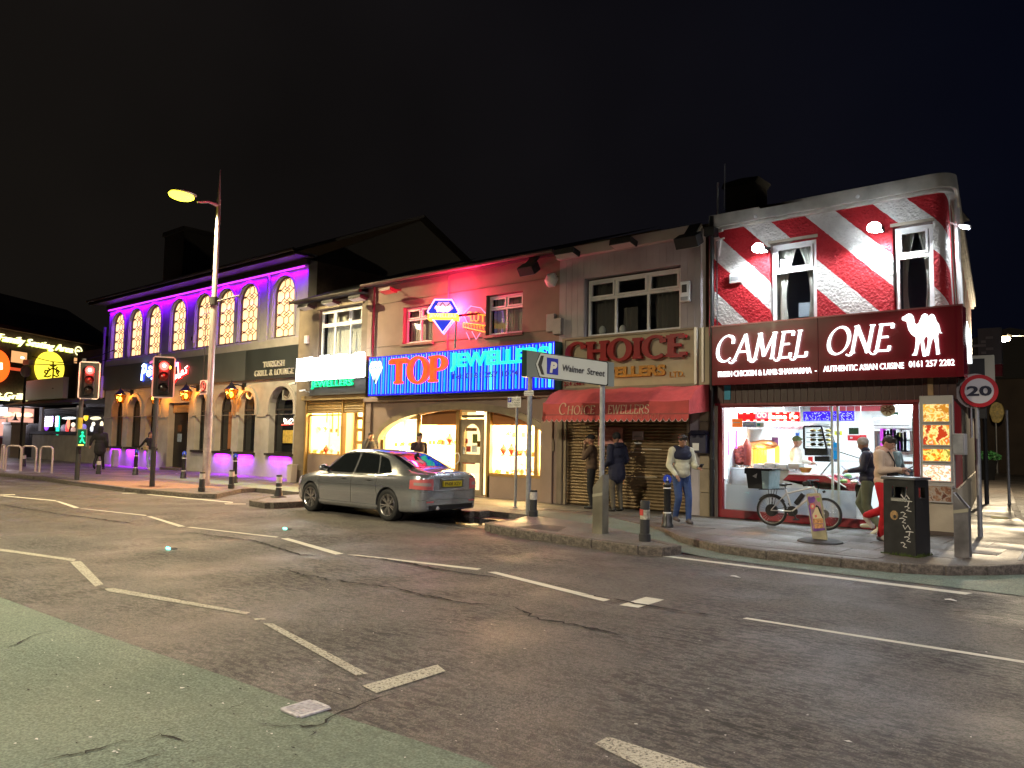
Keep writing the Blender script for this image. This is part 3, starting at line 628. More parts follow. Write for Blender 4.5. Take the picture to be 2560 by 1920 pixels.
MB().box(PX0-.05,sx,YP-.12,YP,3.95,ZB-.02).build('board',mat('slate_board',(.1,.112,.118),.55,noise=(1.2,.12,3)),fs)
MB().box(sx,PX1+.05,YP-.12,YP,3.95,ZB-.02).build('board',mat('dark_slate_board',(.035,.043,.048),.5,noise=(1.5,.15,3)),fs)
PL=mat('cream_letter',(.5,.48,.44),.5)
x0,x1,z0,z1=rc('c2',1088,680,1224,718,YP-.12);z0,z1=onY('c2',1156,718,YP-.12).z,onY('c2',1156,680,YP-.12).z;glyphs('TURKISH',x0,x1,z0,z1,YP-.12,PL,fs,.04,(.19,0,.08),.05)
x0,x1,z0,z1=rc('c2',1033,733,1282,773,YP-.12);z0,z1=onY('c2',1157,772,YP-.12).z,onY('c2',1157,735,YP-.12).z;glyphs('GRILL & LOUNGE',x0,x1,z0,z1,YP-.12,PL,fs,.04,(.19,0,.08),.05)
NB=emi('neon_blue',(.25,.4,1),7);NR=emi('neon_pink',(1,.25,.22),6);NBd=emi('neon_blue_back',(.05,.08,1),1.6);NRd=emi('neon_red_back',(1,.01,.01),1.2)
def script(strokes,m,mb_,r=.045,c='e2',Y=YP-.19):
 for st in strokes:
  P=[onY(c,x,y,Y)for x,y in st];MB().tube(P,r,7).build('letter',m,fs,smooth=True)
  MB().tube([p+Vector((.05,.06,-.03))for p in P],r*1.3,6).build('letter_backlight',mb_,fs,smooth=True)
script([[(262,225),(250,280),(240,340),(236,398)],[(245,245),(262,222),(282,235),(286,270),(270,305),(248,318)],[(330,285),(305,300),(298,335),(312,350),(332,325),(334,290),(334,345)],[(318,262),(335,245)],[(362,285),(360,335),(372,350)],[(352,262),(358,262)],[(374,258),(380,257)],[(345,375),(365,392),(382,372)],[(396,290),(392,340)]],NB,NBd)
script([[(575,385),(582,412),(600,380),(606,335)],[(592,345),(598,380),(618,370),(624,330)],[(630,200),(636,300),(640,372),(658,360),(655,325)],[(668,340),(690,315),(684,285),(670,300),(672,335),(695,330)],[(735,240),(708,262),(725,285),(722,315),(700,322)]],NR,NRd,.028)
MB().tube([onY('e2',600+18*cos(t),222+20*sin(t),YP-.17)for t in[k*pi/5 for k in range(10)]],.03,6,closed=True).build('letter',emi('neon_violet',(.35,.2,1),4),fs,smooth=True)
MB().tube([onY('e2',x,y,YP-.17)for x,y in((330,205),(350,190),(375,205),(392,235))],.05,6).build('emblem',emi('neon_dim',(.8,.15,.3),.8),fs,smooth=True)
LC=(1,.5,.12)
def lantern(c,x,y,lab):
 p=onY(c,x,y,YP-.55)
 t=thing('wall_lantern',lab,'lantern',p,group='amber lanterns on the pub wall')
 bw,tw=.11,.2
 for a,b in((-1,-1),(1,-1),(1,1),(-1,1)):
  MB().bar(p+Vector((a*bw,b*bw,-.3)),p+Vector((a*tw,b*tw,.12)),.018,.018).build('glazing_bar',BLACK,t)
 MB().add([p+Vector((a*w,b*w,z))for w,z in((bw-.01,-.3),(tw-.01,.12))for a,b in((-1,-1),(1,-1),(1,1),(-1,1))],[(0,1,5,4),(1,2,6,5),(2,3,7,6),(3,0,4,7)]).build('pane',glassmat('lantern_glass',(1,.6,.2)),t)
 MB().sph(p+Vector((0,0,-.1)),(.08,.08,.11)).build('bulb',emi('amber_bulb',(1,.5,.1),9),t,smooth=True)
 MB().lathe([(.3,.12),(.26,.15),(.12,.28),(.1,.3),(.1,.34),(.03,.4),(.02,.5)],4,p).build('cap',BLACK,t)
 MB().tube([p+Vector((0,0,.3)),p+Vector((.06,.25,.32)),p+Vector((.08,.5,.25))],.025,8).box(p.x-.02,p.x+.16,p.y+.46,p.y+.55,p.z+.1,p.z+.4).build('bracket',BLACK,t,smooth=True)
 for a,b in((0,-1),(1,0),(0,1),(-1,0)):
  pass
 lamp('POINT','lantern_light',p+Vector((0,0,.05)),60,LC,t,.07)
lantern('c2',157,915,'amber wall lantern at the far left end of the pub');lantern('e2',395,590,'amber wall lantern half hidden behind the nearer traffic signal')
lantern('c2',583,893,'amber wall lantern over the pub doorway');lantern('c2',877,883,'amber wall lantern right of the street lamp, between two arches')
def camera_unit(c,x,y,Y,lab,s_=1):
 p=onY(c,x,y,Y);t=thing('security_camera',lab,'security camera',p)
 MB().bar(p+Vector((-.16,-.12,-.02))*s_,p+Vector((.1,0,.02))*s_,.08*s_,.08*s_).build('body',WHITE,t,bev=.01)
 MB().tube([p+Vector((.08,0,-.02))*s_,p+Vector((.12,.2,-.06))*s_],.02*s_,8).build('bracket',WHITE,t)
camera_unit('c2',1285,828,YP-.25,'white security camera on the pub wall below the fascia corner')
camera_unit('e3',120,455,15.55,'small white camera by the green jewellers lettering',.8)
p=onY('c2',1250,878,YP+.12);t=thing('air_conditioner','grey air conditioner unit set in the top of the pub’s widest arch','air conditioner',p)
MB().box(p.x-.42,p.x+.42,p.y-.02,p.y+.16,p.z-.32,p.z+.32).build('casing',mat('grey_casing',(.35,.35,.33),.5),t,bev=.01)
MB().lathe([(.25,-.03),(.27,-.03),(.27,-.015),(.25,-.015),(.25,-.03)],20,(p.x-.1,p.y,p.z),'y',caps=False).build('fan_ring',BLACK,t)
MB().lathe([(.04,-.02),(.23,-.018)],5,(p.x-.1,p.y-.01,p.z),'y').build('fan',BLACKM,t)
p=onY('c2',998,888,YP+.1);t=thing('wall_fan','round pale extractor fan in the arch beside the air conditioner','extractor fan',p)
MB().tube([(p.x+.23*cos(a),p.y,p.z+.23*sin(a))for a in[k*pi/12 for k in range(24)]],.045,8,closed=True).build('ring',mat('pale_ring',(.75,.7,.6),.4),t,smooth=True)
MB().lathe([(.2,.03),(.1,.0),(.05,-.03)],16,p,'y').build('grille',BLACKM,t)
p=onY('c2',630,535,YP-.03);t=thing('alarm_box','small pale alarm box between the pub’s upper windows','alarm box',p)
MB().prism([(p.x-.13,p.z+.18),(p.x+.13,p.z+.18),(p.x+.12,p.z-.2),(p.x-.12,p.z-.2)],p.y-.06,p.y+.03).build('case',TRIM_G,t,bev=.01,fix=True)
MB().box(p.x-.05,p.x+.05,p.y-.075,p.y-.061,p.z-.1,p.z+.08).build('strobe',DARKW,t)
p=onZ('c2',120,1365,.12);tag(MB().box(p.x-.16,p.x+.16,p.y-.12,p.y+.12,.12,.95).build('cabinet',TRIM_G,bev=.02,org=p),'small pale upright cabinet at the far left end of the pub wall','cabinet')
YF=15.8
CEM=mat('brown_render',(.2,.16,.12),.85,noise=(2,.2,6),bump=(55,.35,.01),dirt=(.8,.35,5))
CEMR=mat('buff_render',(.3,.22,.18),.8,noise=(1.5,.1,6),bump=(55,.25,.008),dirt=(1.1,.25,4))
LILAC=mat('pale_cladding',(.46,.42,.45),.7,noise=(1.2,.1,5),dirt=(2,.2,5))
BEIGE=mat('beige_panel',(.3,.24,.16),.55,noise=(2,.12,5),dirt=(5,.25,4))
OCHRE=mat('ochre_frame',(.33,.2,.06),.45,noise=(4,.12,4))
CURT=mat('net_curtain',(.45,.43,.4),.9)
CURTD=mat('dark_curtain',(.16,.14,.13),.9)
def curtain(x0,x1,z0,z1,Y,m,par,n=22,amp=.03,tie=None,name='curtain'):
 rows=8;P=[]
 for r in range(rows+1):
  f=r/rows;z=z1+(z0-z1)*f;a,b=x0,x1
  if tie:side,amt=tie;k=amt*(1-((f-.7)/.7)**2 if f<.7 else 1-(f-.7));k=max(0,k);a,b=(x0,x1-(x1-x0)*k)if side<0 else(x0+(x1-x0)*k,x1)
  P.append([(a+(b-a)*i/n,Y+amp*sin(i*1.9)+.01*sin(i*5.1+r),z)for i in range(n+1)])
 MB().grid(P).build(name,m,par,smooth=True,ang=180)
def upvc(par,X0,X1,Z0,Z1,Y,cols=(),transom=None,fr=.06,m=PVC,glass=GLASS,toplights=True,inner='room_dark'):
 f=MB().plate(rect(X0,X1,Z0,Z1),[rect(X0+fr,X1-fr,Z0+fr,Z1-fr)],Y,Y+.07)
 xs=[X0+fr/2]+[X0+(X1-X0)*c for c in cols]+[X1-fr/2]
 for c in xs[1:-1]:f.box(c-fr/2,c+fr/2,Y+.003,Y+.067,Z0+fr,Z1-fr)
 zt=None
 if transom is not None:
  zt=Z0+(Z1-Z0)*transom
  for i in range(len(xs)-1):f.box(xs[i]+fr/2,xs[i+1]-fr/2,Y+.003,Y+.067,zt-fr/2,zt+fr/2)
 w=f.build('window',m,par,bev=.004)
 if zt and toplights:
  for i in range(len(xs)-1):
   a,b=xs[i]+fr/2+.005,xs[i+1]-fr/2-.005
   MB().plate(rect(a,b,zt+fr/2+.005,Z1-fr-.005),[rect(a+.045,b-.045,zt+fr/2+.05,Z1-fr-.05)],Y-.015,Y+.04).build('casement',m,w,bev=.003)
 MB().box(X0+fr*.6,X1-fr*.6,Y+.045,Y+.05,Z0+fr*.6,Z1-fr*.6).build('pane',glass,w)
 rm=mat(inner,(.12,.13,.17)if inner=='blue_room' else(.02,.02,.022),.9)
 MB().add([(X0,Y+.9,Z0),(X1,Y+.9,Z0),(X1,Y+.9,Z1),(X0,Y+.9,Z1),(X0,Y+.08,Z0),(X1,Y+.08,Z0),(X1,Y+.08,Z1),(X0,Y+.08,Z1)],[(0,1,2,3),(4,0,3,7),(1,5,6,2),(4,5,1,0),(3,2,6,7)]).build('room',rm,w)
 return w
def flood(c,x,y,Y,lab,w=.5,lit=None,grp=None,h=.1,m=None,tilt=12):
 p=onY(c,x,y,Y);t=thing('floodlight',lab,'floodlight',p,group=grp)
 mt=Matrix.Translation(p)@Matrix.Rotation(radians(-tilt),4,'X')
 MB().mbox(mt,w/2,.16,h/2).build('housing',m or BLACKM,t,bev=.012)
 MB().mbox(mt@Matrix.Translation((0,-.01,-h/2-.006)),w/2-.03,.13,.005).build('lens',lit or mat('dull_lens',(.5,.48,.46),.3),t)
 MB().bar(p+Vector((0,.1,.04)),(p.x,YF,p.z+.1),.05,.04).build('bracket',m or BLACKM,t)
 return t,p
sm=thing('small_jewellers_building','narrow brown-rendered shop with a blown-out white sign and green lettering','shop',(-21.6,YF,.12))
SX0,SX1,TX1,CX1=-23.55,-19.72,-11.92,-7.93
wsm=rc('c3',235,322,478,600,YF);wsm=(wsm[0],wsm[1],4.25,wsm[3])
bx=rc('e3',165,600,1010,1400,YF)
MB().plate(rect(SX0,SX1,0,6.5),[rect(*wsm),rect(bx[0],bx[1],.14,bx[3])],YF,YF+.22).build('wall',CEM,sm)
MB().add([(SX0-.05,YF-.3,6.5),(SX1+.05,YF-.3,6.5),(SX1+.05,21,8.6),(SX0-.05,21,8.6)],[(0,1,2,3)]).add([(SX0-.05,YF-.3,6.42),(SX1+.05,YF-.3,6.42),(SX1+.05,YF+.2,6.42),(SX0-.05,YF+.2,6.42)],[(3,2,1,0)]).build('roof',SLATE,sm)
MB().tube([(SX0-.1,YF-.35,6.45),(SX1+.02,YF-.35,6.45)],.06,8).build('gutter',DARKW,sm,smooth=True)
MB().box(SX0,SX1,21,21.3,0,8.5).box(SX0,SX0+.2,YF+.23,21,0,6.3).build('rear_wall',CEM,sm)
w=upvc(sm,wsm[0]+.03,wsm[1]-.03,wsm[2],wsm[3]-.03,YF+.1,(.33,.7),.7)
curtain(wsm[0]+.1,wsm[1]-.1,wsm[2],wsm[3]-.1,YF+.3,CURT,w,60,.015,name='net_curtain')
MB().box(wsm[0]-.1,wsm[1]+.1,YF-.05,YF,wsm[3]+.02,wsm[3]+.25).build('lintel',BEIGE,sm)
for x,y,lab in((155,303,'leftmost dim floodlight under the eaves beside the pub'),(300,278,'middle dim floodlight under the small shop’s eaves'),(460,250,'dim floodlight at the right end of the small shop’s eaves')):
 flood('c3',x,y,YF-.45,lab,.62,grp='unlit floodlights under the small shop eaves')
p=onY('c3',158,495,YF-.05);tag(MB().box(p.x-.09,p.x+.09,p.y-.05,p.y+.05,p.z-.14,p.z+.14).build('alarm_box',WHITE,bev=.015,org=p),'small white alarm box beside the small shop’s upper window','alarm box')
t=thing('lightbox_sign','dazzling blank white illuminated sign above the green lettering','illuminated sign',(-21.7,YF-.4,3.9))
a=onY('c3',108,612,YF-.5);b=onY('c3',500,715,YF-.5)
LX0,LX1=a.x,b.x;LZ0_,LZ1_=3.63,4.38
MB().box(LX0,LX1,YF-.46,YF,LZ0_,LZ1_-.1).build('box',BEIGE,t)
MB().box(LX0+.02,LX1-.02,YF-.475,YF-.461,LZ0_+.02,LZ1_-.12).build('light_panel',emi('white_panel',(1,1,.98),12),t)
gx=LX0
for k,wd in enumerate((.44,.4,.42,.46,.4,.44,.44,.42)):
 hh=random.uniform(-.03,.03);MB().box(gx,gx+wd-.02,YF-.56,YF-.478,LZ0_-.02,LZ1_+hh).build('letter',emi('white_panel',(1,1,.98),12),t);gx+=wd*(LX1-LX0)/3.42
t=thing('green_letter_sign','green glowing capitals reading JEWELLERS under the white sign','illuminated sign',(-21.8,YF-.2,3.3))
x0,x1,z0,z1=rc('e3',215,285,825,425,YF-.3)
zc=3.42
GN=emi('green_letter_light',(.0,.8,.27),.75)
MB().box(x0-.15,x1+.6,YF-.22,YF,3.12,3.62).build('board',mat('dark_board',(.04,.04,.035),.6),t)
text('JEWELLERS',(x0,YF-.22,3.33),(1,0,0),(0,0,1),x1-x0,.28,GN,t,.07,.012,0,True)
MB().box(bx[0]-.15,bx[1]+.15,YF-.14,YF,bx[3]-.02,zc-.3).build('fascia_panel',OCHRE if False else mat('olive_panel',(.26,.19,.09),.6,noise=(3,.15,5)),sm,bev=.01)
def slats(x0,x1,z0,z1,Y,m,par,pitch=.085,name='shutter',d=.03):
 s_=MB();n=int((z1-z0)/pitch);pts=[]
 vs=[];fs=[]
 for k in range(n+1):
  z=z1-k*pitch
  if z-pitch<z0-.02:break
  prof=[(0,z),(-d*.7,z-pitch*.25),(-d,z-pitch*.5),(-d*.7,z-pitch*.78),(0,z-pitch*.95),(.006,z-pitch)]
  for i in range(len(prof)-1):
   b=len(vs);vs+=[(x0,Y+prof[i][0],prof[i][1]),(x1,Y+prof[i][0],prof[i][1]),(x1,Y+prof[i+1][0],prof[i+1][1]),(x0,Y+prof[i+1][0],prof[i+1][1])];fs.append((b,b+3,b+2,b+1))
 o=MB().add(vs,fs).build(name,m,par);return o
SHUT=mat('olive_shutter',(.27,.19,.08),.45,.2,noise=(5,.15,4))
xm=onY('e3',700,900,YF).x;zs=onY('e3',400,805,YF).z
slats(bx[0]+.06,xm-.04,zs,bx[3]-.03,YF-.0,SHUT,sm);slats(xm+.04,bx[1]-.06,zs,bx[3]-.03,YF,SHUT,sm)
for xx in(bx[0],xm-.04,bx[1]-.08):MB().box(xx,xx+.08,YF-.06,YF+.1,.14,bx[3]).build('shutter_guide',OCHRE,sm)
MB().box(SX0,bx[0]-.02,YF-.05,YF,.12,2.4).build('plaster_pier',CEM,sm)
zl=onY('e3',300,1405,YF).z
MB().box(bx[0]+.1,xm-.05,YF+.03,YF+.2,.14,zl).build('stallriser',CEMR,sm)
WARM=(1,.68,.29)
GOLD=mat('gold_jewellery',(.9,.55,.14),.25,1)
CREAM=mat('cream_display',(.85,.75,.55),.6)
BACKL=emi('backlit_display_panel',(1,.7,.34),1.5)
RED=mat('red_velvet',(.4,.04,.03),.8)
def display(x0,x1,z0,z1,Y,par,dep=.75,n=18,seed=1,rows=3,power=60,col=WARM,tag_=''):
 x0+=.008;x1-=.008
 R=random.Random(seed)
 MB().add([(x0,Y,z0),(x1,Y,z0),(x1,Y+dep,z0),(x0,Y+dep,z0),(x0,Y,z1),(x1,Y,z1),(x1,Y+dep,z1),(x0,Y+dep,z1)],[(0,1,2,3),(4,7,6,5),(0,3,7,4),(1,5,6,2)]).build('display_case',CREAM,par)
 MB().add([(x0,Y+dep-.01,z0),(x1,Y+dep-.01,z0),(x1,Y+dep-.01,z1),(x0,Y+dep-.01,z1)],[(0,1,2,3)]).build('backlit_panel',BACKL,par)
 lamp('AREA','display_light',((x0+x1)/2,Y+.22,z1-.03),power,col,par,(x1-x0)*.9,.25)
 lamp('AREA','display_light',((x0+x1)/2,Y+dep-.06,(z0+z1)/2),power*.9,col,par,(x1-x0)*.95,(z1-z0)*.9,rot=(radians(-90),0,0))
 for r in range(rows):
  z=z0+(z1-z0)*r/rows*.9+.02;yy=Y+.12+r*.17
  if r:MB().box(x0+.02,x1-.02,yy-.05,yy+.14,z-.02,z).build('shelf',GLASS,par)
  k=max(2,int(n/rows))
  for i in range(k):
   x=x0+(x1-x0)*(i+.5+R.uniform(-.2,.2))/k;q=R.random()
   lab='%s from left, %s row of the %s'%(ORD[i],('lowest','second','top')[r],tag_)
   if q<.4:
    t=thing('jewellery_bust','necklace bust, '+lab,'jewellery display',(x,yy,z),group='jewellery displays in the '+tag_)
    MB().lathe([(.09,0),(.085,.02),(.03,.05),(.1,.16),(.07,.24),(.03,.28),(.028,.33)],10,(x,yy,z)).build('bust',R.choice((CREAM,RED,WHITE)),t,smooth=True)
    MB().tube([(x+.07*cos(a),yy-.06-.03*cos(a*2),z+.2+.08*sin(a))for a in[k_*pi/6+pi for k_ in range(7)]],.012,5).build('necklace',GOLD,t)
   elif q<.75:
    t=thing('jewellery_tray','jewellery tray, '+lab,'jewellery display',(x,yy,z),group='jewellery displays in the '+tag_)
    m=Matrix.Translation((x,yy,z+.08))@Matrix.Rotation(radians(60),4,'X')
    MB().mbox(m,.11,.08,.012).build('tray',R.choice((RED,CREAM,CREAM)),t)
    for j in range(3):MB().mbox(m@Matrix.Translation((-.07+j*.07,0,.02)),.02,.05,.01).build('bracelet',GOLD,t)
   else:
    t=thing('price_card','orange price card, '+lab,'jewellery display',(x,yy,z),group='jewellery displays in the '+tag_)
    MB().box(x-.06,x+.06,yy,yy+.01,z,z+.12).build('card',mat('orange_card',(.7,.25,.08),.6),t);MB().box(x-.065,x+.065,yy-.01,yy+.03,z,z+.012).build('foot',GOLD,t)
dx=onY('e3',255,900,YF).x
pane_=MB().plate(rect(bx[0]+.08,xm-.06,zl,zs),[rect(bx[0]+.13,xm-.11,zl+.05,zs-.05)],YF+.05,YF+.12).build('window',OCHRE,sm)
MB().box(bx[0]+.1,xm-.08,YF+.08,YF+.085,zl+.03,zs-.03).build('pane',GLASS,pane_)
display(bx[0]+.1,xm-.08,zl,zs+.3,YF+.14,sm,.8,12,3,2,110,tag_='small shop window')
for k in range(5):
 x=bx[0]+.5+k*.33;MB().tube([(x,YF+.5,zs+.2),(x+.01,YF+.5,zs-.5-.12*(k%3))],.035,6).build('gold_chain_strand',GOLD,sm)
x_a,x_b=onY('e3',775,1000,YF).x,bx[1]-.1
display(xm+.06,x_b,.16,zs+.3,YF+.55,sm,.6,4,5,2,45,tag_='small shop doorway')
dw=MB();
for z in(.14,.62,.78,1.12,1.5,1.92,2.3):dw.box(x_a+.06,x_b-.06,YF+.3,YF+.36,z,z+(.1 if z>.2 else .12))
dw.box(x_a,x_a+.06,YF+.3,YF+.36,.14,zs+.1).box(x_b-.06,x_b,YF+.3,YF+.36,.14,zs+.1)
dd=dw.build('door',OCHRE,sm);MB().box(x_a,x_b,YF+.33,YF+.335,.2,zs).build('pane',GLASS,dd)
p=onY('e3',88,905,YF-.02);tag(MB().box(p.x-.17,p.x+.17,p.y-.01,p.y+.02,p.z-.09,p.z+.09).build('wall_notice',mat('yellow_notice',(.55,.4,.03),.6),bev=.004,org=p),'small yellow notice fixed on the pier between pub and small shop','notice')
p=onZ('e3',130,1790,.12);p=Vector((SX0+.35,YF-.3,.12));t=thing('white_crate','small pale bin standing at the foot of the small shop’s left pier','bin',p)
MB().prism([(p.x-.14,.72),(p.x+.14,.72),(p.x+.11,.12),(p.x-.11,.12)],p.y-.12,p.y+.12).build('body',mat('dull_white_plastic',(.4,.35,.34),.6),t,fix=True,bev=.01);MB().box(p.x-.155,p.x+.155,p.y-.135,p.y+.135,.72,.75).build('rim',MC['dull_white_plastic'],t)
tp=thing('double_jewellers_building','wide pink-lit shop with a striped blue neon sign and a low arched shopfront','shop',(-15.8,YF,.12))
AX0,AX1=onY('e4',40,490).x,onY('e4',2080,460).x
AZ0=1.62;AZ1=2.56
lw=rc('d3',458,185,775,600);rw=rc('d3',1340,20,1728,500)
UZt=(4.98,5.98)
lw=(onY('d3',458,400).x,onY('d3',775,400).x);rw=(onY('d3',1340,250).x,onY('d3',1728,250).x)
zlo,zhi=onY('d3',600,585).z,onY('d3',640,185).z
ax,az=(AX0+AX1)/2,AZ0;arx=(AX1-AX0)/2
def ar(dr,n=32):return[(ax+(arx+dr)*cos(pi*i/n),az-.0+(AZ1-AZ0+dr)*sin(pi*i/n))for i in range(n+1)]
hole=[(AX0,.14),(AX1,.14)]+ar(0)
MB().plate(rect(SX1,TX1,0,6.62),[hole,rect(lw[0],lw[1],zlo,zhi),rect(rw[0],rw[1],zlo,zhi)],YF,YF+.24).build('wall',CEMR,tp)
MB().box(SX1,TX1,21,21.3,0,8.4).build('rear_wall',CEM,tp)
MB().add([(SX1+.05,YF-.25,6.62),(TX1,YF-.25,6.62),(TX1,21,8.5),(SX1+.05,21,8.5)],[(0,1,2,3)]).build('roof',SLATE,tp)
MB().box(SX1+.02,TX1,YF-.22,YF+.1,6.55,6.6).build('soffit',DARKW,tp)
MB().tube([(SX1,YF-.3,6.6),(TX1,YF-.3,6.6)],.06,8).build('gutter',mat('pinkish_gutter',(.12,.08,.08),.4),tp,smooth=True)
xpipe=onY('d3',140,200,YF-.1).x
MB().tube([(xpipe,YF-.08,6.55),(xpipe,YF-.08,4.2)],.05,8).build('downpipe',mat('maroon_pipe',(.06,.02,.02),.4),tp,smooth=True)
for x0_,x1_,rev in((lw[0],lw[1],0),(rw[0],rw[1],1)):
 w=upvc(tp,x0_+.02,x1_-.02,zlo+.02,zhi-.02,YF+.13,(.5,),.66,.055)
 for k in range(int((x1_-x0_)/.1)):MB().box(x0_+.08+k*.1,x0_+.172+k*.1,YF+.28+.006*(k%2),YF+.284+.006*(k%2),zlo+.06,zhi-.06).build('blind_slat',mat('pink_blind',(.5,.42,.4),.7),w)
 MB().box(x0_-.05,x1_+.05,YF-.06,YF+.1,zlo-.07,zlo).build('window_sill',CEMR,tp)
MB().tube([(-16.0,YF-.02,6.5),(-16.0,YF-.02,4.2)],.022,6).build('conduit',CEMR,tp)
for zz in(onY('d3',300,620).z,onY('d3',600,200).z+.25):MB().box(SX1+.02,TX1-.02,YF-.012,YF,zz-.01,zz+.012).build('render_joint',CEM,tp)
flood('c3',640,205,YF-.5,'red-tinted floodlight at the left end of the pink-lit wall',.55,lit=mat('red_lens',(.5,.1,.1),.4),m=mat('red_brown_metal',(.15,.03,.03),.5))
for px in((235,225),):
 t,p=flood('c4',240,222,YF-.45,'big black floodlight pointing down at the right of the pink-lit wall',.5,h=.24,tilt=-35)
 MB().bar(p+Vector((0,.05,.15)),p+Vector((0,.3,.4)),.3,.05).build('hood',BLACKM,t)
for x,y,c_,lab in((348,275,WHITE,'white round alarm box high on the pink-lit wall'),(352,483,TRIM_G,'pale narrow junction box right of the pink-lit window'),(385,505,TRIM_G,'second pale junction box, nearer the shop boundary')):
 p=onY('c4',x,y,YF-.06)
 if x==348:o=MB().lathe([(.2,.06),(.2,.0),(.14,-.06),(.05,-.08)],6,p,'y').build('alarm_box',c_,org=p,bev=.01)
 else:o=MB().box(p.x-.13,p.x+.13,p.y-.06,p.y+.06,p.z-.26+(.05 if x>360 else 0),p.z+.2).build('junction_box',c_,org=p,bev=.01)
 tag(o,lab,'alarm box' if x==348 else 'junction box')
st_=thing('neon_sign_box','long blue neon-striped box sign with a diamond, red capitals and cyan lettering','illuminated sign',(-15.8,YF-.45,3.65))
YS=YF-.5
BX0,BX1=onY('d3',90,900,YS).x,onY('d3',2068,700,YS).x;BZ0,BZ1=3.0,4.22
MB().box(BX0,BX1+.0,YS+.02,YF,BZ0,BZ1).build('box',mat('dark_green_box',(.01,.06,.05),.5),st_)
MB().box(BX0+.01,BX1-.01,YS,YS+.018,BZ0+.01,BZ1-.01).build('back_panel',mat('blue_sign_face',(.0,.0,.35),.5,emit=(.0,.0,1),es=.8,noise=(1.5,.3,3)),st_)
CY=emi('cyan_tube',(.0,.38,1),.8);WT=emi('pale_tube',(.25,.35,1),1.2);GT=emi('green_tube',(.05,1,.35),1.6)
npair=33
tube1=MB().tube([(0,0,BZ0+.06),(0,0,BZ1-.06)],.026,6);tube2=MB().tube([(0,0,BZ0+.04),(0,0,BZ1-.04)],.01,6)
o1=tube1.build('neon_tube',CY);o2=tube2.build('neon_tube',WT);o3=MB().tube([(0,0,BZ0+.06),(0,0,BZ1-.06)],.03,6).build('neon_tube',GT)
for k in range(npair):
 x=BX0+.12+(BX1-BX0-.24)*k/(npair-1)
 for src,dx_ in((o1,0),(o2,.11)):
  if x+dx_>BX1:continue
  o=put('neon_tube',(o3 if(k in(23,npair-1)and src is o1)else src).data,st_);o.location=Vector((x+dx_,YS-.03-(.01 if k%2 else 0),0))-ORG[st_.name]
for o in(o1,o2,o3):bpy.data.objects.remove(o)
RL=mat('red_letter_light',(.7,.05,.01),.4,emit=(1,.05,.004),es=1.2,noise=(2.2,.6,3))
def fitg(word,c,x0,y0,x1,y1,Y,m,par,**k):
 a=onY(c,x0,(y0+y1)/2,Y);b=onY(c,x1,(y0+y1)/2,Y);return a.x,b.x
T=rc('d3',330,745,905,1000,YS-.15)
zt0=onY('d3',410,1018,YS-.15).z;zt1=onY('d3',400,755,YS-.15).z
glyphs('TOP',onY('d3',328,850,YS-.15).x,onY('d3',905,850,YS-.15).x,zt0,zt1,YS-.06,RL,st_,.12,(.2,0,.1),.07,gap=.13)
CL=emi('cyan_letter_light',(.01,.72,.43),1.0)
jx0,jx1=onY('d3',1035,780,YS-.1).x,onY('d3',2005,640,YS-.1).x;jz0,jz1=onY('d3',1100,838,YS-.1).z,onY('d3',1090,690,YS-.1).z
text('EWELLERS',(jx0,YS-.06,jz0),(1,0,0),(0,0,1),jx1-jx0,jz1-jz0,CL,st_,.05,.035,0,True)
jj=onY('d3',965,850,YS-.1).x;zJ0=onY('d3',985,890,YS-.1).z
MB().prism([(jj+.16,jz1+.02),(jj+.04,jz1+.02),(jj+.04,zJ0+.16),(jj-.04,zJ0),(jj+.1,zJ0+.02),(jj+.2,zJ0+.2),(jj+.2,jz1+.02)],YS-.1,YS-.062).build('letter',CL,st_,fix=True)
text('Tel: 0161 257 1074',(onY('d3',985,960,YS).x,YS-.055,onY('d3',1190,962,YS).z),(1,0,0),(0,0,1),onY('d3',1700,900,YS).x-onY('d3',985,960,YS).x,.15,mat('dark_blue_letter',(.01,.01,.2),.5,emit=(.02,.05,.6),es=.35),st_,.02,.01)
dcx,dcz=onY('d3',188,880,YS).x,onY('d3',188,855,YS).z
dp=[(-.36,0),(-.24,.22),(.24,.22),(.36,0),(0,-.5)]
MB().prism([(dcx+a*.85,dcz+b*.95)for a,b in dp],YS-.1,YS-.058).build('diamond_emblem',emi('diamond_white',(.75,.95,1),1.3),st_,fix=True)
DK=mat('dark_line',(.01,.06,.08),.5);dl=MB()
for a,b in(((-.36,0),(.36,0)),((-.24,0),(-.13,.22)),((-.13,.22),(0,0)),((0,0),(.13,.22)),((.13,.22),(.24,0)),((-.22,0),(0,-.5)),((-.07,0),(0,-.5)),((.07,0),(0,-.5)),((.22,0),(0,-.5))):
 dl.bar((dcx+a[0]*.85,YS-.104,dcz+a[1]*.95),(dcx+b[0]*.85,YS-.104,dcz+b[1]*.95),.014,.008,up=(0,1,0))
dl.build('diamond_facets',DK,st_)
PNX=-16.35
dsn=thing('projecting_neon_sign','projecting diamond-shaped neon sign with a yellow name bar on a pole','neon sign',(PNX,YF-1.0,4.3))
c0=onY('d3',885,260,YF-1.0);PNX=c0.x;n_=Vector((1,-.75,0)).normalized();u_=Vector((.75,1,0)).normalized()*1.0
u_=Vector((.8,.6,0));
def dn(a,b,off=0):a*=.7;b*=.7;return c0+u_*a+Vector((0,0,b))+Vector((.6,-.8,0))*off
outl=[(-.62,.02),(-.34,.5),(.34,.5),(.62,.02),(.0,-.82)]
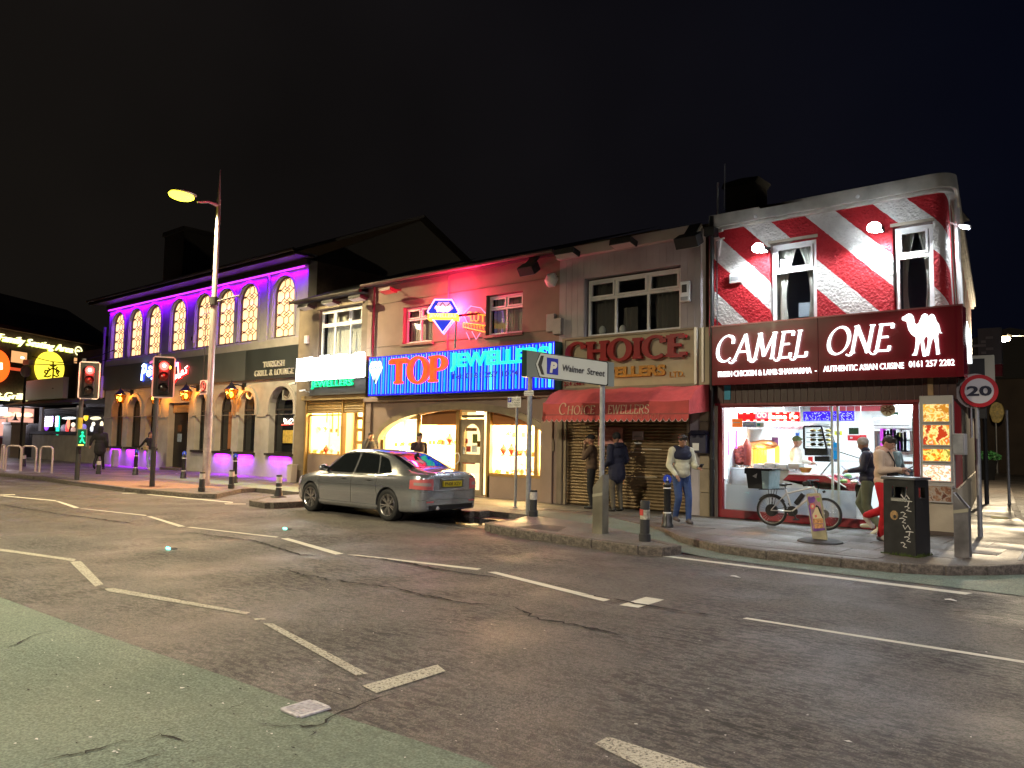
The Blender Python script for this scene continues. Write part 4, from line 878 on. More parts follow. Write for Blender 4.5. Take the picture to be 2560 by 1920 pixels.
MB().add([dn(a*.93,b*.93,-.0)for a,b in outl]+[dn(a*.93,b*.93,-.22)for a,b in outl],[(0,1,2,3,4),(9,8,7,6,5)]+[(i,i+5,(i+1)%5+5,(i+1)%5)for i in range(5)]).build('cabinet',mat('deep_blue_box',(.01,.02,.2),.4,emit=(.02,.05,.9),es=.5),dsn,fix=True)
MB().add([dn(a*.62+.02,b*.5+.16,.02)for a,b in((-.62,.0),(-.34,.5),(.34,.5),(.62,.0),(.3,-.3),(-.3,-.3))],[(0,1,2,3,4,5)]).build('light_panel',emi('neon_panel',(1,.35,.6),.9),dsn)
MB().tube([dn(a,b,.04)for a,b in outl],.022,6,closed=True).build('neon_tube',emi('neon_violet_white',(.75,.3,1),2.2),dsn)
MB().tube([dn(a*.98,b*.98,-.24)for a,b in outl],.026,6,closed=True).build('neon_tube',emi('neon_blue_thin',(.1,.25,1),2.2),dsn)
for a,b in(((-.3,.36),(-.17,.2)),((-.17,.2),(-.02,.38)),((-.02,.38),(.12,.2)),((.12,.2),(.26,.36))):MB().bar(dn(a[0],a[1],.05),dn(b[0],b[1],.05),.025,.02).build('facet_line',DK,dsn)
MB().add([dn(a,b,o)for o in(.1,-.28)for a,b in((-.6,-.3),(.6,-.3),(.6,-.06),(-.6,-.06))],[(0,1,2,3),(7,6,5,4),(0,4,5,1),(1,5,6,2),(2,6,7,3),(3,7,4,0)]).build('name_bar',mat('yellow_bar',(.5,.4,.02),.5,emit=(1,.65,.08),es=1.0),dsn,fix=True)
text('JEWELLERS',dn(-.54,-.26,.1),u_,(0,0,1),.76,.12,emi('yellow_white',(1,.9,.3),1.6),dsn,.02,.02)
text('TOP',dn(-.3,.0,.07),u_,(0,0,1),.42,.16,emi('orange_white',(1,.8,.5),4),dsn,.02,.02)
MB().tube([dn(.5,-.3,-.1),(dn(.5,0).x,dn(.5,0).y,BZ1)],.03,8).build('pole',GALV,dsn)
MB().bar(dn(.6,-.1,-.1),(dn(.7,0).x,YF,dn(0,.1).z),.06,.06).build('arm',mat('crimson_arm',(.25,.02,.05),.5),dsn)
lamp('POINT','neon_glow',dn(.2,.3,-.9),620,(1,.02,.1),dsn,.3)
tw=thing('neon_wall_sign','thin mirrored neon outline of TOP in a diamond glowing on the pink wall','neon sign',(-14.6,YF-.04,5.2))
c1=onY('d3',1225,320,YF-.03);NO=emi('neon_orange',(1,.28,.02),1.6);NP=emi('neon_pink_thin',(1,.25,.45),1.3)
def wn_(x,y):return onY('d3',x,y,YF-.03)
for pts in([(1140,370),(1098,275),(1180,192),(1285,212),(1335,270)],[(1130,470),(1165,548)],[(1190,462),(1235,545),(1278,478)]):MB().tube([wn_(*q)for q in pts],.012,5).build('neon_tube',NP,tw)
for pts in([(1178,250),(1178,350),(1200,350)],[(1180,252),(1150,256),(1142,275),(1150,298),(1180,300)],[(1232,255),(1212,275),(1212,340),(1234,356),(1256,340),(1258,280),(1234,256)],[(1304,285),(1304,362)],[(1272,285),(1332,290)],[(1098,368),(1330,400)],[(1095,415),(1330,468)],[(1098,368),(1095,415)]):MB().tube([wn_(*q)for q in pts],.014,5).build('neon_tube',NO,tw)
for k in range(7):x=1112+k*31;MB().tube([wn_(x,384+k*4.4),wn_(x+14,386+k*4.4),wn_(x+4,400+k*4.4),wn_(x+14,412+k*4.4)],.009,5).build('neon_tube',NO,tw)
MB().plate([(AX1+.2,1.45)]+ar(.2)+[(AX0-.2,1.45),(AX0-.004,1.45)]+[(a,b)for a,b in ar(-.004)][::-1]+[(AX1-.004,1.45)],[],YF-.06,YF+.06).build('arch_frame',BEIGE,tp)
MB().box(SX1+.1,TX1-.05,YF-.14,YF,2.84,BZ0).build('fascia_panel',CEMR,tp,bev=.02)
MB().box(SX1+.15,SX1+.4,YF-.08,YF,.12,2.84).build('pilaster',CEMR,tp,bev=.01)
MB().box(TX1-.5,TX1-.12,YF-.08,YF,.12,2.84).build('pilaster',CEMR,tp,bev=.01)
for k in range(5):
 z=.14+k*.52;MB().box(SX1+.16,SX1+.39,YF-.088,YF-.082,z+.5,z+.51).build('mortar_line',CEM,tp)
dxa,dxb=onY('e4',950,700).x,onY('e4',1322,700).x
ZS=.72;YW=YF+.1
MB().box(AX0+.01,dxa,YW,YW+.12,.14,ZS).box(dxb,AX1-.01,YW-.02,YW+.12,.14,ZS).build('stallriser',CEMR,tp)
fwm=MB()
def arz(x):return az+(AZ1-AZ0)*sqrt(max(0,1-((x-ax)/arx)**2))
mxs=[onY('e4',470,600).x,onY('e4',1895,600).x]
fwm.box(AX0,dxa,YW-.03,YW+.1,ZS+.002,ZS+.08).box(dxb,AX1,YW-.03,YW+.1,ZS+.002,ZS+.08)
for x in mxs:fwm.box(x-.06,x+.06,YW,YW+.07,ZS+.08,arz(x)-.01)
for x in(dxa,dxb):fwm.box(x-.07,x+.07,YW-.02,YW+.09,.14,arz(x)-.01)
fwm.box(AX0+.0,AX0+.09,YW,YW+.07,ZS+.08,1.66).box(AX1-.09,AX1,YW,YW+.07,ZS+.08,1.66)
win=fwm.build('window',OCHRE,tp)
gp=[(x,ZS+.05)for x in(AX0+.02,AX1-.02)]+[(a,b)for a,b in ar(-.02)]
MB().prism(gp,YW+.03,YW+.036).build('pane',GLASS,win,fix=True)
TERRA=mat('terracotta_pelmet',(.5,.2,.07),.7)
for a,b in((mxs[0]+.06,dxa-.07),(dxb+.07,mxs[1]-.06)):
 MB().prism([(a,2.12),(b,2.12)]+[(a+(b-a)*k/10,arz(a+(b-a)*k/10)-.01)for k in range(10,-1,-1)],YW+.08,YW+.1).build('pelmet',TERRA,tp,fix=True)
display(AX0+.05,mxs[0],ZS,2.3,YW+.12,tp,.8,10,11,2,130,tag_='arched window’s far left bay')
display(mxs[0],dxa-.05,ZS,2.5,YW+.12,tp,.8,16,12,2,230,tag_='arched window left of the door')
display(dxb+.05,mxs[1],ZS,2.5,YW+.12,tp,.8,20,13,3,260,tag_='arched window right of the door')
display(mxs[1],AX1-.05,ZS,2.3,YW+.12,tp,.8,6,14,2,100,tag_='arched window’s far right bay')
MB().box(AX0,AX1,YW+1.0,YW+1.05,.14,2.7).build('inner_partition',CREAM,tp)
a_,b_=onY('e4',1003,700,YW).x,onY('e4',1275,700,YW).x
zd1=onY('e4',1140,325,YW).z;zmid=onY('e4',1140,800,YW).z
dm=MB().plate(rect(a_,b_,.16,zd1),[arch(a_+.1,b_-.1,zmid+.12,zd1-.14),rect(a_+.1,b_-.1,.3,zmid-.12)],YW+.02,YW+.08);dd=dm.build('door',BEIGE,tp)
MB().box(a_+.05,b_-.05,YW+.045,YW+.05,.25,zd1-.08).build('pane',GLASS,dd)
MB().box(a_+.02,b_-.02,YW+.06,YW+.1,zd1+.04,zd1+.12).build('door_head',BEIGE,tp)
MB().box(a_,b_,YW+.3,YW+.34,.16,2.5).build('door_backdrop',BACKL,tp)
lamp('AREA','doorway_light',((a_+b_)/2,YW+.2,2.4),25,WARM,tp,.9,.1)
MB().tube([onY('e4',1215,250,YW+.1),onY('e4',1290,250,YW+.1)],.035,6).build('strip_lamp',emi('warm_strip',(1,.85,.6),9),tp)
for x0,y0,x1,y1,m in((1160,505,1215,615,mat('green_sticker',(.12,.16,.03),.5,noise=(20,.4,2))),(1085,650,1135,720,RED),(1150,640,1210,725,WHITE),(1020,660,1070,745,WHITE),(1215,590,1255,660,GOLD),(1075,560,1100,620,RED),(1030,840,1190,868,RED),(1080,430,1210,470,mat('brown_print',(.25,.1,.03),.6,noise=(40,.6,2)))):
 q=rc('e4',x0,y0,x1,y1,YW+.03);MB().box(q[0],q[1],YW+.036,YW+.042,q[2],q[3]).build('sticker',m,dd)
MB().tube([onY('e4',x,y,YF)for x,y in((950,740),(990,735),(1005,770),(1000,830),(965,865))],.018,6).build('door_pull',WHITE,dd,smooth=True)
ch=thing('choice_building','pale-clad shop with a white upper window, red lettered sign and closed shutter','shop',(-9.9,YF,.12))
cw=(onY('c4',515,400).x,onY('c4',990,350).x);cz1=onY('c4',750,235).z;
shx0,shx1=onY('c4',415,1150).x,onY('c4',1035,1150).x;ZH=2.62
ch_wall=MB().plate(rect(TX1,CX1,0,6.6),[rect(cw[0],cw[1],4.3,cz1),rect(shx0,shx1,.0+.05,ZH)],YF,YF+.24).build('wall',LILAC,ch)
for k in range(9):
 x=TX1+.05+k*.18
 if x>cw[0]-.1:break
 MB().box(x,x+.173,YF-.008,YF-.001,4.35,6.39).build('cladding_board',LILAC,ch,bev=.004)
for k in range(19):
 x=cw[0]+k*.18
 if x>CX1-.2:break
 MB().box(x,x+.173,YF-.008,YF-.001,cz1+.06 if x<cw[1]else 4.35,6.39).build('cladding_board',LILAC,ch,bev=.004)
MB().box(TX1-.02,CX1,YF-.16,YF+.1,6.4,6.66).build('fascia_board',mat('pale_fascia',(.5,.46,.44),.6,noise=(2,.1,4)),ch,bev=.01)
MB().add([(TX1,YF-.2,6.68),(CX1,YF-.2,6.68),(CX1,21,8.4),(TX1,21,8.4)],[(0,1,2,3)]).build('roof',SLATE,ch)
MB().box(TX1,CX1,21,21.3,0,8.3).build('rear_wall',CEM,ch)
w=upvc(ch,cw[0]+.05,cw[1]-.03,4.33,cz1-.05,YF+.12,(.31,.66),.66,.065)
curtain(cw[0]+.1,cw[0]+.75,4.4,cz1-.1,YF+.35,CURTD,w,18,.03);curtain(cw[1]-.85,cw[1]-.1,4.4,cz1-.1,YF+.35,CURTD,w,20,.03);curtain(cw[0]+.95,cw[0]+1.35,4.4,cz1-.8,YF+.35,CURTD,w,10,.03)
MB().sph((cw[0]+.35,YF+.3,4.5),(.09,.08,.13)).sph((cw[0]+.95,YF+.3,4.48),(.09,.08,.12)).build('ornament',WHITE,w,smooth=True)
for x,y,lab in((430,145,'angular floodlight at the left end of the pale shop’s roofline'),(708,95,'flat floodlight under the middle of the pale shop’s roofline')):flood('c4',x,y,YF-.5,lab,.6,h=.14)
t,p=flood('c4',1030,82,YF-.45,'bulky black floodlight at the right end of the pale shop’s roofline',.55,h=.26,tilt=-30);MB().bar(p+Vector((.02,.05,.16)),p+Vector((.02,.3,.42)),.3,.05).build('hood',BLACKM,t)
p=onY('c4',1014,335,YF-.05);t=thing('alarm_box','white rectangular alarm box right of the wide upper window','alarm box',p)
MB().box(p.x-.13,p.x+.13,p.y-.05,p.y+.04,p.z-.24,p.z+.24).build('case',WHITE,t,bev=.02);MB().box(p.x-.06,p.x+.06,p.y-.06,p.y-.051,p.z-.02,p.z+.16).build('badge',DARKW,t);MB().box(p.x-.09,p.x+.09,p.y-.06,p.y-.051,p.z-.2,p.z-.12).build('label',mat('grey_print',(.3,.3,.3),.6),t)
YC=YF-.14
cs=thing('choice_sign','cream sign board with big red capitals CHOICE and smaller orange letters','sign board',(-9.9,YC,3.7))
sx0,sx1=onY('c4',408,700,YC).x,onY('c4',1065,620,YC).x;sz1=onY('c4',408,568,YC).z;sz0=2.97
SIGNC=mat('cream_sign',(.5,.42,.27),.5,noise=(1,.08,4),dirt=(3,.15,4))
MB().box(sx0,sx1,YC,YF-.015,sz0,sz1).build('board',SIGNC,cs)
MB().plate(rect(sx0,sx1,sz0,sz1),[rect(sx0+.1,sx1-.03,sz0+.08,sz1-.05)],YC-.03,YC-.001).build('frame',BEIGE,cs,bev=.005)
MB().box(sx1+.02,sx1+.42,YC+.02,YF-.016,sz0+.02,sz1-.02).build('end_panel',SIGNC,cs);MB().box(sx1-.01,sx1+.05,YC-.06,YC+.019,sz0+.05,sz1-.01).box(sx1+.15,sx1+.2,YC-.02,YC+.019,sz0+.1,sz1-.02).build('edge_trim',mat('bright_trim',(.7,.66,.6),.3,.5),cs)
RD=mat('red_letter',(.27,.008,.012),.35)
a,b=onY('c4',435,620,YC-.1).x,onY('c4',1008,600,YC-.1).x;z0=onY('c4',685,672,YC-.1).z;z1=onY('c4',690,570,YC-.1).z
glyphs('CHOICE',a,b,z0,z1,YC-.04,RD,cs,.1,(.25,0,.15),.06,gap=.12)
OR=mat('orange_letter',(.5,.22,.015),.45,noise=(20,.3,3))
a,b=onY('c4',520,760,YC-.05).x,onY('c4',915,730,YC-.05).x;z0=onY('c4',790,768,YC-.05).z
text('JEWELLERS',(a,YC-.001,z0),(1,0,0),(0,0,1),b-a,.33,OR,cs,.05,.05,0,True)
text('LTD.',(onY('c4',938,740,YC).x,YC-.001,onY('c4',938,758,YC).z),(1,0,0),(0,0,1),.38,.13,OR,cs,.02,.01,0,True)
text('224 2484',(onY('c4',418,785,YC).x,YC-.03,onY('c4',450,795,YC).z-.02),(1,0,0),(0,0,1),.62,.1,RD,cs,.01,.01)
AWN=mat('red_awning_cloth',(.55,.075,.075),.75,noise=(2,.12,5),bump=(7,.25,.04),dirt=(5,.25,5))
aw=thing('shop_awning','faded red folding awning with a scalloped edge lettered CHOICE JEWELLERS','awning',(-10,YF,2.9))
YA=YF-1.05
ax0,ax1=onY('c4',310,960,YA).x,onY('c4',1032,960,YA).x
zt_,zm_,zf_,zb_=2.98,2.82,2.42,2.02
zf_=onY('c4',500,880,YA).z;zb_=onY('c4',500,975,YA).z
prof=[(YF-.05,2.98),(YF-.35,2.93),(YF-.72,2.82),(YA,zf_),(YA-.02,zb_+.16)]
prof=[(YF-.05,3.02),(YF-.4,2.99),(YF-.75,2.86),(YF-.95,2.66),(YA,zf_)]+[(YA-.01,zb_+.15)]
ribs=[ax0+(ax1-ax0)*k/4 for k in range(5)]
G_=[]
for yy,zz in prof:
 row=[]
 for k in range(41):
  x=ax0+(ax1-ax0)*k/40;sag=.025*sin(pi*((k%10)/10))if zz>zf_-.01 else 0
  row.append((x,yy+sag,zz-sag))
 G_.append(row)
MB().grid(G_).build('canopy',AWN,aw,smooth=True,ang=30)
for xx in(ax0,ax1):MB().add([(xx,y,z)for y,z in prof]+[(xx,YF-.05,prof[-1][1]+.1)],[tuple(range(len(prof)+1))]).build('side_cheek',AWN,aw)
sc_=[];NS=26
for k in range(NS*6+1):
 x=ax0+(ax1-ax0)*k/(NS*6);sc_.append((x,abs(sin(pi*k/6))))
MB().grid([[(x,YA-.012,zb_+.15)for x,s_ in sc_],[(x,YA-.03,zb_+.06-.065*s_)for x,s_ in sc_]]).build('valance',AWN,aw)
MB().tube([(x,YA-.034,zb_+.055-.065*s_)for x,s_ in sc_],.008,4).build('valance_piping',mat('pale_piping',(.6,.4,.38),.7),aw)
MB().bar((ax0,YA,zb_+.16),(ax1,YA,zb_+.16),.03,.03).build('front_rail',mat('red_rail',(.3,.05,.05),.5),aw)
AL=mat('faded_awning_letter',(.62,.42,.3),.8)
za=onY('c4',620,938,YA).z
glyphs('C',onY('c4',392,920,YA).x,onY('c4',428,920,YA).x,za,za+.27,YA-.014,AL,aw,.008,(.13,20,.06),.05,shear=.12)
glyphs('HOICE',onY('c4',432,920,YA).x,onY('c4',570,915,YA).x,za,za+.2,YA-.014,AL,aw,.008,(.13,20,.07),.05,shear=.12)
glyphs('J',onY('c4',588,920,YA).x,onY('c4',622,920,YA).x,za,za+.27,YA-.014,AL,aw,.008,(.13,20,.06),.05,shear=.12)
glyphs('EWELLERS',onY('c4',632,920,YA).x,onY('c4',838,900,YA).x,za,za+.2,YA-.014,AL,aw,.008,(.13,20,.07),.05,shear=.12)
text('SO 101',(onY('c4',750,965,YA).x,YA-.02,zb_+.07),(1,0,0),(0,0,1),.7,.1,mat('ghost_letter',(.45,.12,.09),.8),aw,.004)
SHC=mat('bronze_shutter',(.23,.16,.085),.5,.3,noise=(1.5,.25,5),dirt=(6,.3,4))
slats(shx0+.05,shx1-.05,.14,ZH,YF+.06,SHC,ch,.075)
for x in(shx0,shx1-.07):MB().box(x,x+.07,YF-.03,YF+.1,.12,ZH).build('shutter_guide',BEIGE,ch)
MB().box(TX1+.02,shx0-.02,YF-.07,YF,.12,2.95).build('pier_cladding',CEM,ch,bev=.02)
xpier0=shx1+.02
for k in range(5):MB().box(xpier0,CX1-.3,YF-.08,YF-.001,.32+k*.52,.32+k*.52+.51).build('pier_tile',BEIGE,ch,bev=.006)
for k in range(5):MB().box(CX1+.02,CX1+.26,YF-.1,YF-.002,.12+k*.52,.12+k*.52+.51).build('pier_tile',BEIGE,ch,bev=.006)
dpx=onY('d8',1752,500,YF-.15).x
MB().tube([(dpx,YF-.16,.14),(dpx,YF-.16,6.3)],.055,10).build('downpipe',BLACK,ch,smooth=True)
MB().box(dpx-.12,dpx+.12,YF-.3,YF-.05,6.3,6.5).build('hopper',BLACK,ch,bev=.01)
MB().tube([(dpx+.1,YF-.1,6.2-k*.14+.0)for k in range(24)],.012,5).tube([(dpx-.08+.03*sin(k),YF-.09,4.9-k*.1)for k in range(20)],.01,5).build('cables',BLACKM,ch)
MB().box(CX1-.34,CX1-.05,YF-.3,YF-.09,2.7,2.98).build('cable_box',BLACK,ch)
for x0,y0,x1,y1,nm,m in((440,38,725,255,'shop_notice',mat('faded_red_print',(.38,.16,.15),.6,noise=(7,.3,4))),(833,85,962,183,'shop_notice',mat('pale_paper',(.5,.44,.46),.7))):
 q=rc('d8',x0,y0,x1,y1,YF)
 o=MB().box(q[0],q[1],YF+.0,YF+.015,q[2],q[3]).build(nm,m,ch)
 if x0==833:
  for j,s_ in enumerate(('NOTICE','TO CUSTOMERS')):
   pass
  for j in range(2):MB().box(q[0]+.05,q[1]-.05,YF-.004,YF-.001,q[3]-.14-j*.16,q[3]-.1-j*.16).build('print_line',mat('grey_print',(.3,.3,.3),.6),o)
 else:
  for j in range(4):MB().box(q[0]+.16,q[1]-.1,YF-.004,YF-.001,q[3]-.22-j*.18,q[3]-.2-j*.18).build('print_line',mat('pale_pink_print',(.55,.3,.3),.6),o)
for x0,x1,y in((850,1170,285),(730,1120,605),(1180,1220,580),(710,980,320),(770,830,385)):
 a=onY('d8',x0,y,YF+.02);b=onY('d8',x1,y+8,YF+.02);MB().bar(a,b,.012,.022).build('worn_slat_edge',mat('bare_metal',(.5,.42,.32),.4,.5),ch)
p=onY('d8',1605,210,YF-.2);t=thing('post_box','dark wall-mounted post box with a pale notice between the two shops','wall box',p)
MB().box(p.x-.2,p.x+.2,YF-.28,YF-.09,p.z-.24,p.z+.18).build('box',mat('navy_box',(.02,.02,.05),.4),t,bev=.02)
MB().prism([(p.x-.23,p.z+.18),(p.x+.23,p.z+.18),(p.x+.15,p.z+.26),(p.x-.15,p.z+.26)],YF-.3,YF-.09).build('lid',MC['navy_box'],t,fix=True)
MB().box(p.x-.12,p.x+.03,YF-.29,YF-.281,p.z-.18,p.z-.02).build('notice',WHITE,t)
cm=thing('corner_takeaway_building','corner takeaway with red and white diagonal striped roughcast and a rounded parapet','takeaway',(-5.3,YF,.12))
O_=ORG[cm.name]
def striped():
 m=bpy.data.materials.new('striped_roughcast');m.use_nodes=True;t=m.node_tree;N=t.nodes;K=t.links.new;b=N['Principled BSDF']
 tc=N.new('ShaderNodeTexCoord');sp=N.new('ShaderNodeSeparateXYZ');K(tc.outputs['Object'],sp.inputs[0])
 def mth(op,a,b_=None):
  x=N.new('ShaderNodeMath');x.operation=op
  for i,v in enumerate((a,b_)):
   if v is None:continue
   if isinstance(v,(int,float)):x.inputs[i].default_value=v
   else:K(v,x.inputs[i])
  return x.outputs[0]
 n0=N.new('ShaderNodeTexNoise');n0.inputs['Scale'].default_value=9;n0.inputs['Detail'].default_value=3;K(tc.outputs['Object'],n0.inputs['Vector'])
 s_=mth('ADD',mth('ADD',sp.outputs[0],sp.outputs[1]),sp.outputs[2])
 s_=mth('ADD',s_,mth('MULTIPLY',mth('SUBTRACT',n0.outputs[0],.5),.05))
 s_=mth('ADD',s_,O_.x+O_.z-.15+1.32*6)
 fr_=mth('FRACT',mth('DIVIDE',s_,1.32));k=mth('LESS_THAN',fr_,.54)
 cr=N.new('ShaderNodeMix');cr.data_type='RGBA';cr.inputs[6].default_value=(.62,.6,.57,1);cr.inputs[7].default_value=(.42,.012,.02,1);K(k,cr.inputs[0])
 n1=N.new('ShaderNodeTexNoise');n1.inputs['Scale'].default_value=2.2;n1.inputs['Detail'].default_value=6;K(tc.outputs['Object'],n1.inputs['Vector'])
 r=N.new('ShaderNodeMapRange');r.inputs[1].default_value=.3;r.inputs[2].default_value=.7;r.inputs[3].default_value=.78;r.inputs[4].default_value=1.08;K(n1.outputs[0],r.inputs[0])
 v=N.new('ShaderNodeVectorMath');v.operation='SCALE';K(cr.outputs[2],v.inputs[0]);K(r.outputs[0],v.inputs['Scale']);K(v.outputs[0],b.inputs['Base Color'])
 b.inputs['Specular IOR Level'].default_value=.3;b.inputs['Roughness'].default_value=.62
 n2=N.new('ShaderNodeTexNoise');n2.inputs['Scale'].default_value=22;n2.inputs['Detail'].default_value=4;n2.inputs['Roughness'].default_value=.6;K(tc.outputs['Object'],n2.inputs['Vector'])
 n3=N.new('ShaderNodeTexVoronoi');n3.inputs['Scale'].default_value=17;K(tc.outputs['Object'],n3.inputs['Vector'])
 bp=N.new('ShaderNodeBump');bp.inputs['Strength'].default_value=1;bp.inputs['Distance'].default_value=.035;K(mth('ADD',n2.outputs[0],mth('MULTIPLY',n3.outputs[0],.55)),bp.inputs['Height']);K(bp.outputs[0],b.inputs['Normal'])
 return m
STR=striped()
XL=CX1+.27;R_=.2;XC=-3.19
dirS=Vector((-sin(radians(8.2)),cos(radians(8.2)),0))
def path(off=0,n=12,L_=14):
 """front line, rounded corner, side street line; off = outward offset"""
 pts=[Vector((XL,YF-off,0)),Vector((XC,YF-off,0))]
 for k in range(1,n+1):
  a=radians(-90+98.2*k/n);pts.append(Vector((XC+(R_+off)*cos(a),YF+R_+(R_+off)*sin(a),0)))
 pts.append(pts[-1]+dirS*L_);return pts
def sweep(name,m,z0,z1,o0,o1,par,smooth=True,sub=1,start=0,L_=14,bev=0):
 A_=path(o0,L_=L_)[start:];B_=path(o1,L_=L_)[start:];n=len(A_)
 mb=MB();vs=[(p.x,p.y,z)for P,z in((A_,z0),(B_,z0),(B_,z1),(A_,z1))for p in P]
 fs=[tuple(reversed((i+a*n,i+1+a*n,i+1+((a+1)%4)*n,i+((a+1)%4)*n)))for a in range(4)for i in range(n-1)]+[(0,n,2*n,3*n),(n-1,4*n-1,3*n-1,2*n-1)]
 mb.add(vs,fs);return mb.build(name,m,par,smooth=smooth,ang=35,fix=True,bev=bev)
wl=(-6.33,-5.36,4.2,5.97);wr=(-3.92,-3.22,4.2,5.93)
MB().plate(rect(XL,XC,4.15,6.5),[rect(*wl),rect(*wr)],YF,YF+.22).build('wall',STR,cm)
sweep('corner_wall',STR,2.97,6.5,-.2,0,cm,start=1)
sweep('corner_fascia',mat('maroon_brown_board',(.045,.016,.014),.35,noise=(2,.15,5)),2.601,2.965,-.2,0,cm,start=1)
REND=mat('cream_render',(.42,.36,.27),.75,noise=(2,.15,5),bump=(40,.3,.01),dirt=(1.5,.3,5))
RIDGE=mat('parapet_render',(.55,.52,.47),.75,noise=(1.3,.2,6),bump=(20,.3,.02),dirt=(2.5,.4,6))
sweep('parapet',RIDGE,6.52,6.79,-.25,.14,cm,bev=.02)
sweep('parapet_ledge',RIDGE,6.45,6.515,-.2,.09,cm,bev=.01)
sweep('parapet_roof',SLATE,6.74,6.76,-3.5,-.26,cm)
MB().box(XL,XL+.12,YF-.14,YF+.2,6.45,6.79).build('parapet_end',RIDGE,cm)
fb=MB();fb.plate(rect(-1-3,3,0,1),[],0,.1)if False else None
MB().plate(rect(XL,XC,6.501,6.52),[],YF,YF+.2).build('wall_head',RIDGE,cm)
for x,y in((1092,195),(405,328)):
 p=onY('c5',x,y,YF-.12);MB().sph(p,.045).build('pipe_stub',WHITE,cm,smooth=True)
VEL=mat('pale_curtain',(.6,.56,.52),.85)
for q in(wl,wr):
 w=upvc(cm,q[0]+.02,q[1]-.02,q[2]+.02,q[3]-.02,YF+.09,(),.66,.075,inner='blue_room')
 a,b=q[0]+.1,q[1]-.1;mid=(a+b)/2
 curtain(a,mid-.02,q[2]+.02,q[3]-.1,YF+.3,VEL,w,16,.025,(-1,.62));curtain(mid+.02,b,q[2]+.02,q[3]-.1,YF+.32,VEL,w,16,.025,(1,.62))
 MB().box(q[0]-.03,q[1]+.03,YF-.03,YF+.02,q[3],q[3]+.06).build('window_head',REND,cm)
MB().box(-5.95,-5.7,YF+.6,YF+.62,4.45,4.75).build('far_window_glow',mat('dim_glow',(.2,.22,.25),.6,emit=(.5,.6,.8),es=.18),cm)
YG=YF-.36
sg=thing('takeaway_sign','dark red CAMEL ONE sign with glowing white italic capitals and a camel','illuminated sign',(-5.2,YG,3.6))
MARO=mat('maroon_panel',(.16,.008,.014),.22,noise=(1.2,.1,4),coat=.3)
gx0,gxm,gx1=onY('c5',107,1250,YG).x,onY('c5',822,1100,YG).x,onY('c5',1797,1000,YG).x
gz0,gz1=2.96,4.26
gz1=onY('c5',1000,995,YG).z;gz0=onY('c6',1000,86,YG).z
MB().box(gx0,gxm-.004,YG,YF-.02,gz0,gz1).build('panel',MARO,sg,bev=.004);MB().box(gxm+.004,gx1,YG,YF-.02,gz0,gz1).build('panel',MARO,sg,bev=.004)
MB().box(gx0-.01,gx1+.01,YG-.012,YG+.06,gz1,gz1+.025).build('top_trim',mat('dull_red_trim',(.3,.1,.1),.3,.4),sg)
WL=emi('white_lit_letter',(.95,1,1),1.5)
WH=emi('white_halo_edge',(.6,.75,1),.9)
YL=YG-.06
def gl2(word,c,x0,x1,xm,yb,yt,**k):
 a,b=onY(c,x0,(yb+yt)/2,YL).x,onY(c,x1,(yb+yt)/2-.05*(x1-xm),YL).x
 glyphs(word,a,b,onY(c,xm,yb,YL).z,onY(c,xm,yt,YL).z,YG-.02,WL,sg,.05,(.125,32,.038),.03,shear=.22,swash=True,**k)
gl2('CAMEL','c5',128,775,450,1290,1112,gap=.1)
gl2('ONE','c5',872,1340,1110,1245,1062,gap=.08)
def l2(s_,x0,x1,xm,yb,yt,b_=.0):
 a,b=onY('c5',x0,yb,YL).x,onY('c5',x1,yb-.05*(x1-xm),YL).x;z0,z1=onY('c5',xm,yb,YL).z,onY('c5',xm,yt,YL).z
 text(s_,(a,YG-.0,z0),(1,0,0),(0,0,1),b-a,z1-z0,WL,sg,.035,b_,0,True)
l2('FRESH CHICKEN & LAMB SHAWARMA  -',145,808,450,1396,1358);l2('AUTHENTIC ASIAN CUISINE',855,1398,1120,1362,1322);l2('0161 257 2282',1433,1740,1590,1336,1294)
camel=[(1388,1022),(1390,1005),(1402,1000),(1418,990),(1432,982),(1450,984),(1462,998),(1468,1020),(1472,1045),(1485,1055),(1500,1048),(1512,1020),(1522,995),(1540,980),(1556,985),(1566,1005),(1578,990),(1590,984),(1604,990),(1612,1010),(1618,1030),(1634,1050),(1642,1080),(1645,1100),(1658,1112),(1645,1112),(1634,1108),(1628,1130),(1632,1160),(1634,1200),(1638,1232),(1642,1252),(1620,1258),(1618,1225),(1612,1180),(1604,1150),(1598,1135),(1588,1160),(1578,1200),(1572,1235),(1566,1262),(1545,1264),(1553,1230),(1560,1190),(1564,1150),(1560,1132),(1540,1140),(1532,1160),(1538,1200),(1545,1240),(1548,1268),(1530,1270),(1522,1230),(1516,1180),(1510,1150),(1503,1180),(1495,1220),(1488,1250),(1484,1262),(1455,1262),(1470,1245),(1478,1210),(1482,1170),(1482,1140),(1470,1135),(1450,1118),(1432,1090),(1425,1060),(1420,1035),(1405,1030),(1395,1028)]
MB().prism([(onY('c5',x,y,YL).x,onY('c5',x,y,YL).z)for x,y in camel],YG-.06,YG-.02).build('camel_emblem',WL,sg,fix=True)
ss=thing('side_street_sign','maroon return of the takeaway sign along the side street, seen edge-on with white letters','illuminated sign',(-2.6,YF+1.5,3.6))
def sidept(t,off,z):p=path(off)[-2]+dirS*t;return Vector((p.x,p.y,z))
c0_=Vector((gx1,YG,0));sd=lambda t,o,z:c0_+dirS*t+Vector((cos(radians(8.2)),sin(radians(8.2)),0))*o+Vector((0,0,z))
MB().add([sd(t,o,z)for t,o in((.012,-.12),(3.6,-.12),(3.6,.0),(.012,.0))for z in(gz0,gz1)],[(0,2,3,1),(2,4,5,3),(4,6,7,5),(6,0,1,7),(1,3,5,7),(0,6,4,2)]).build('panel',MARO,ss,fix=True)
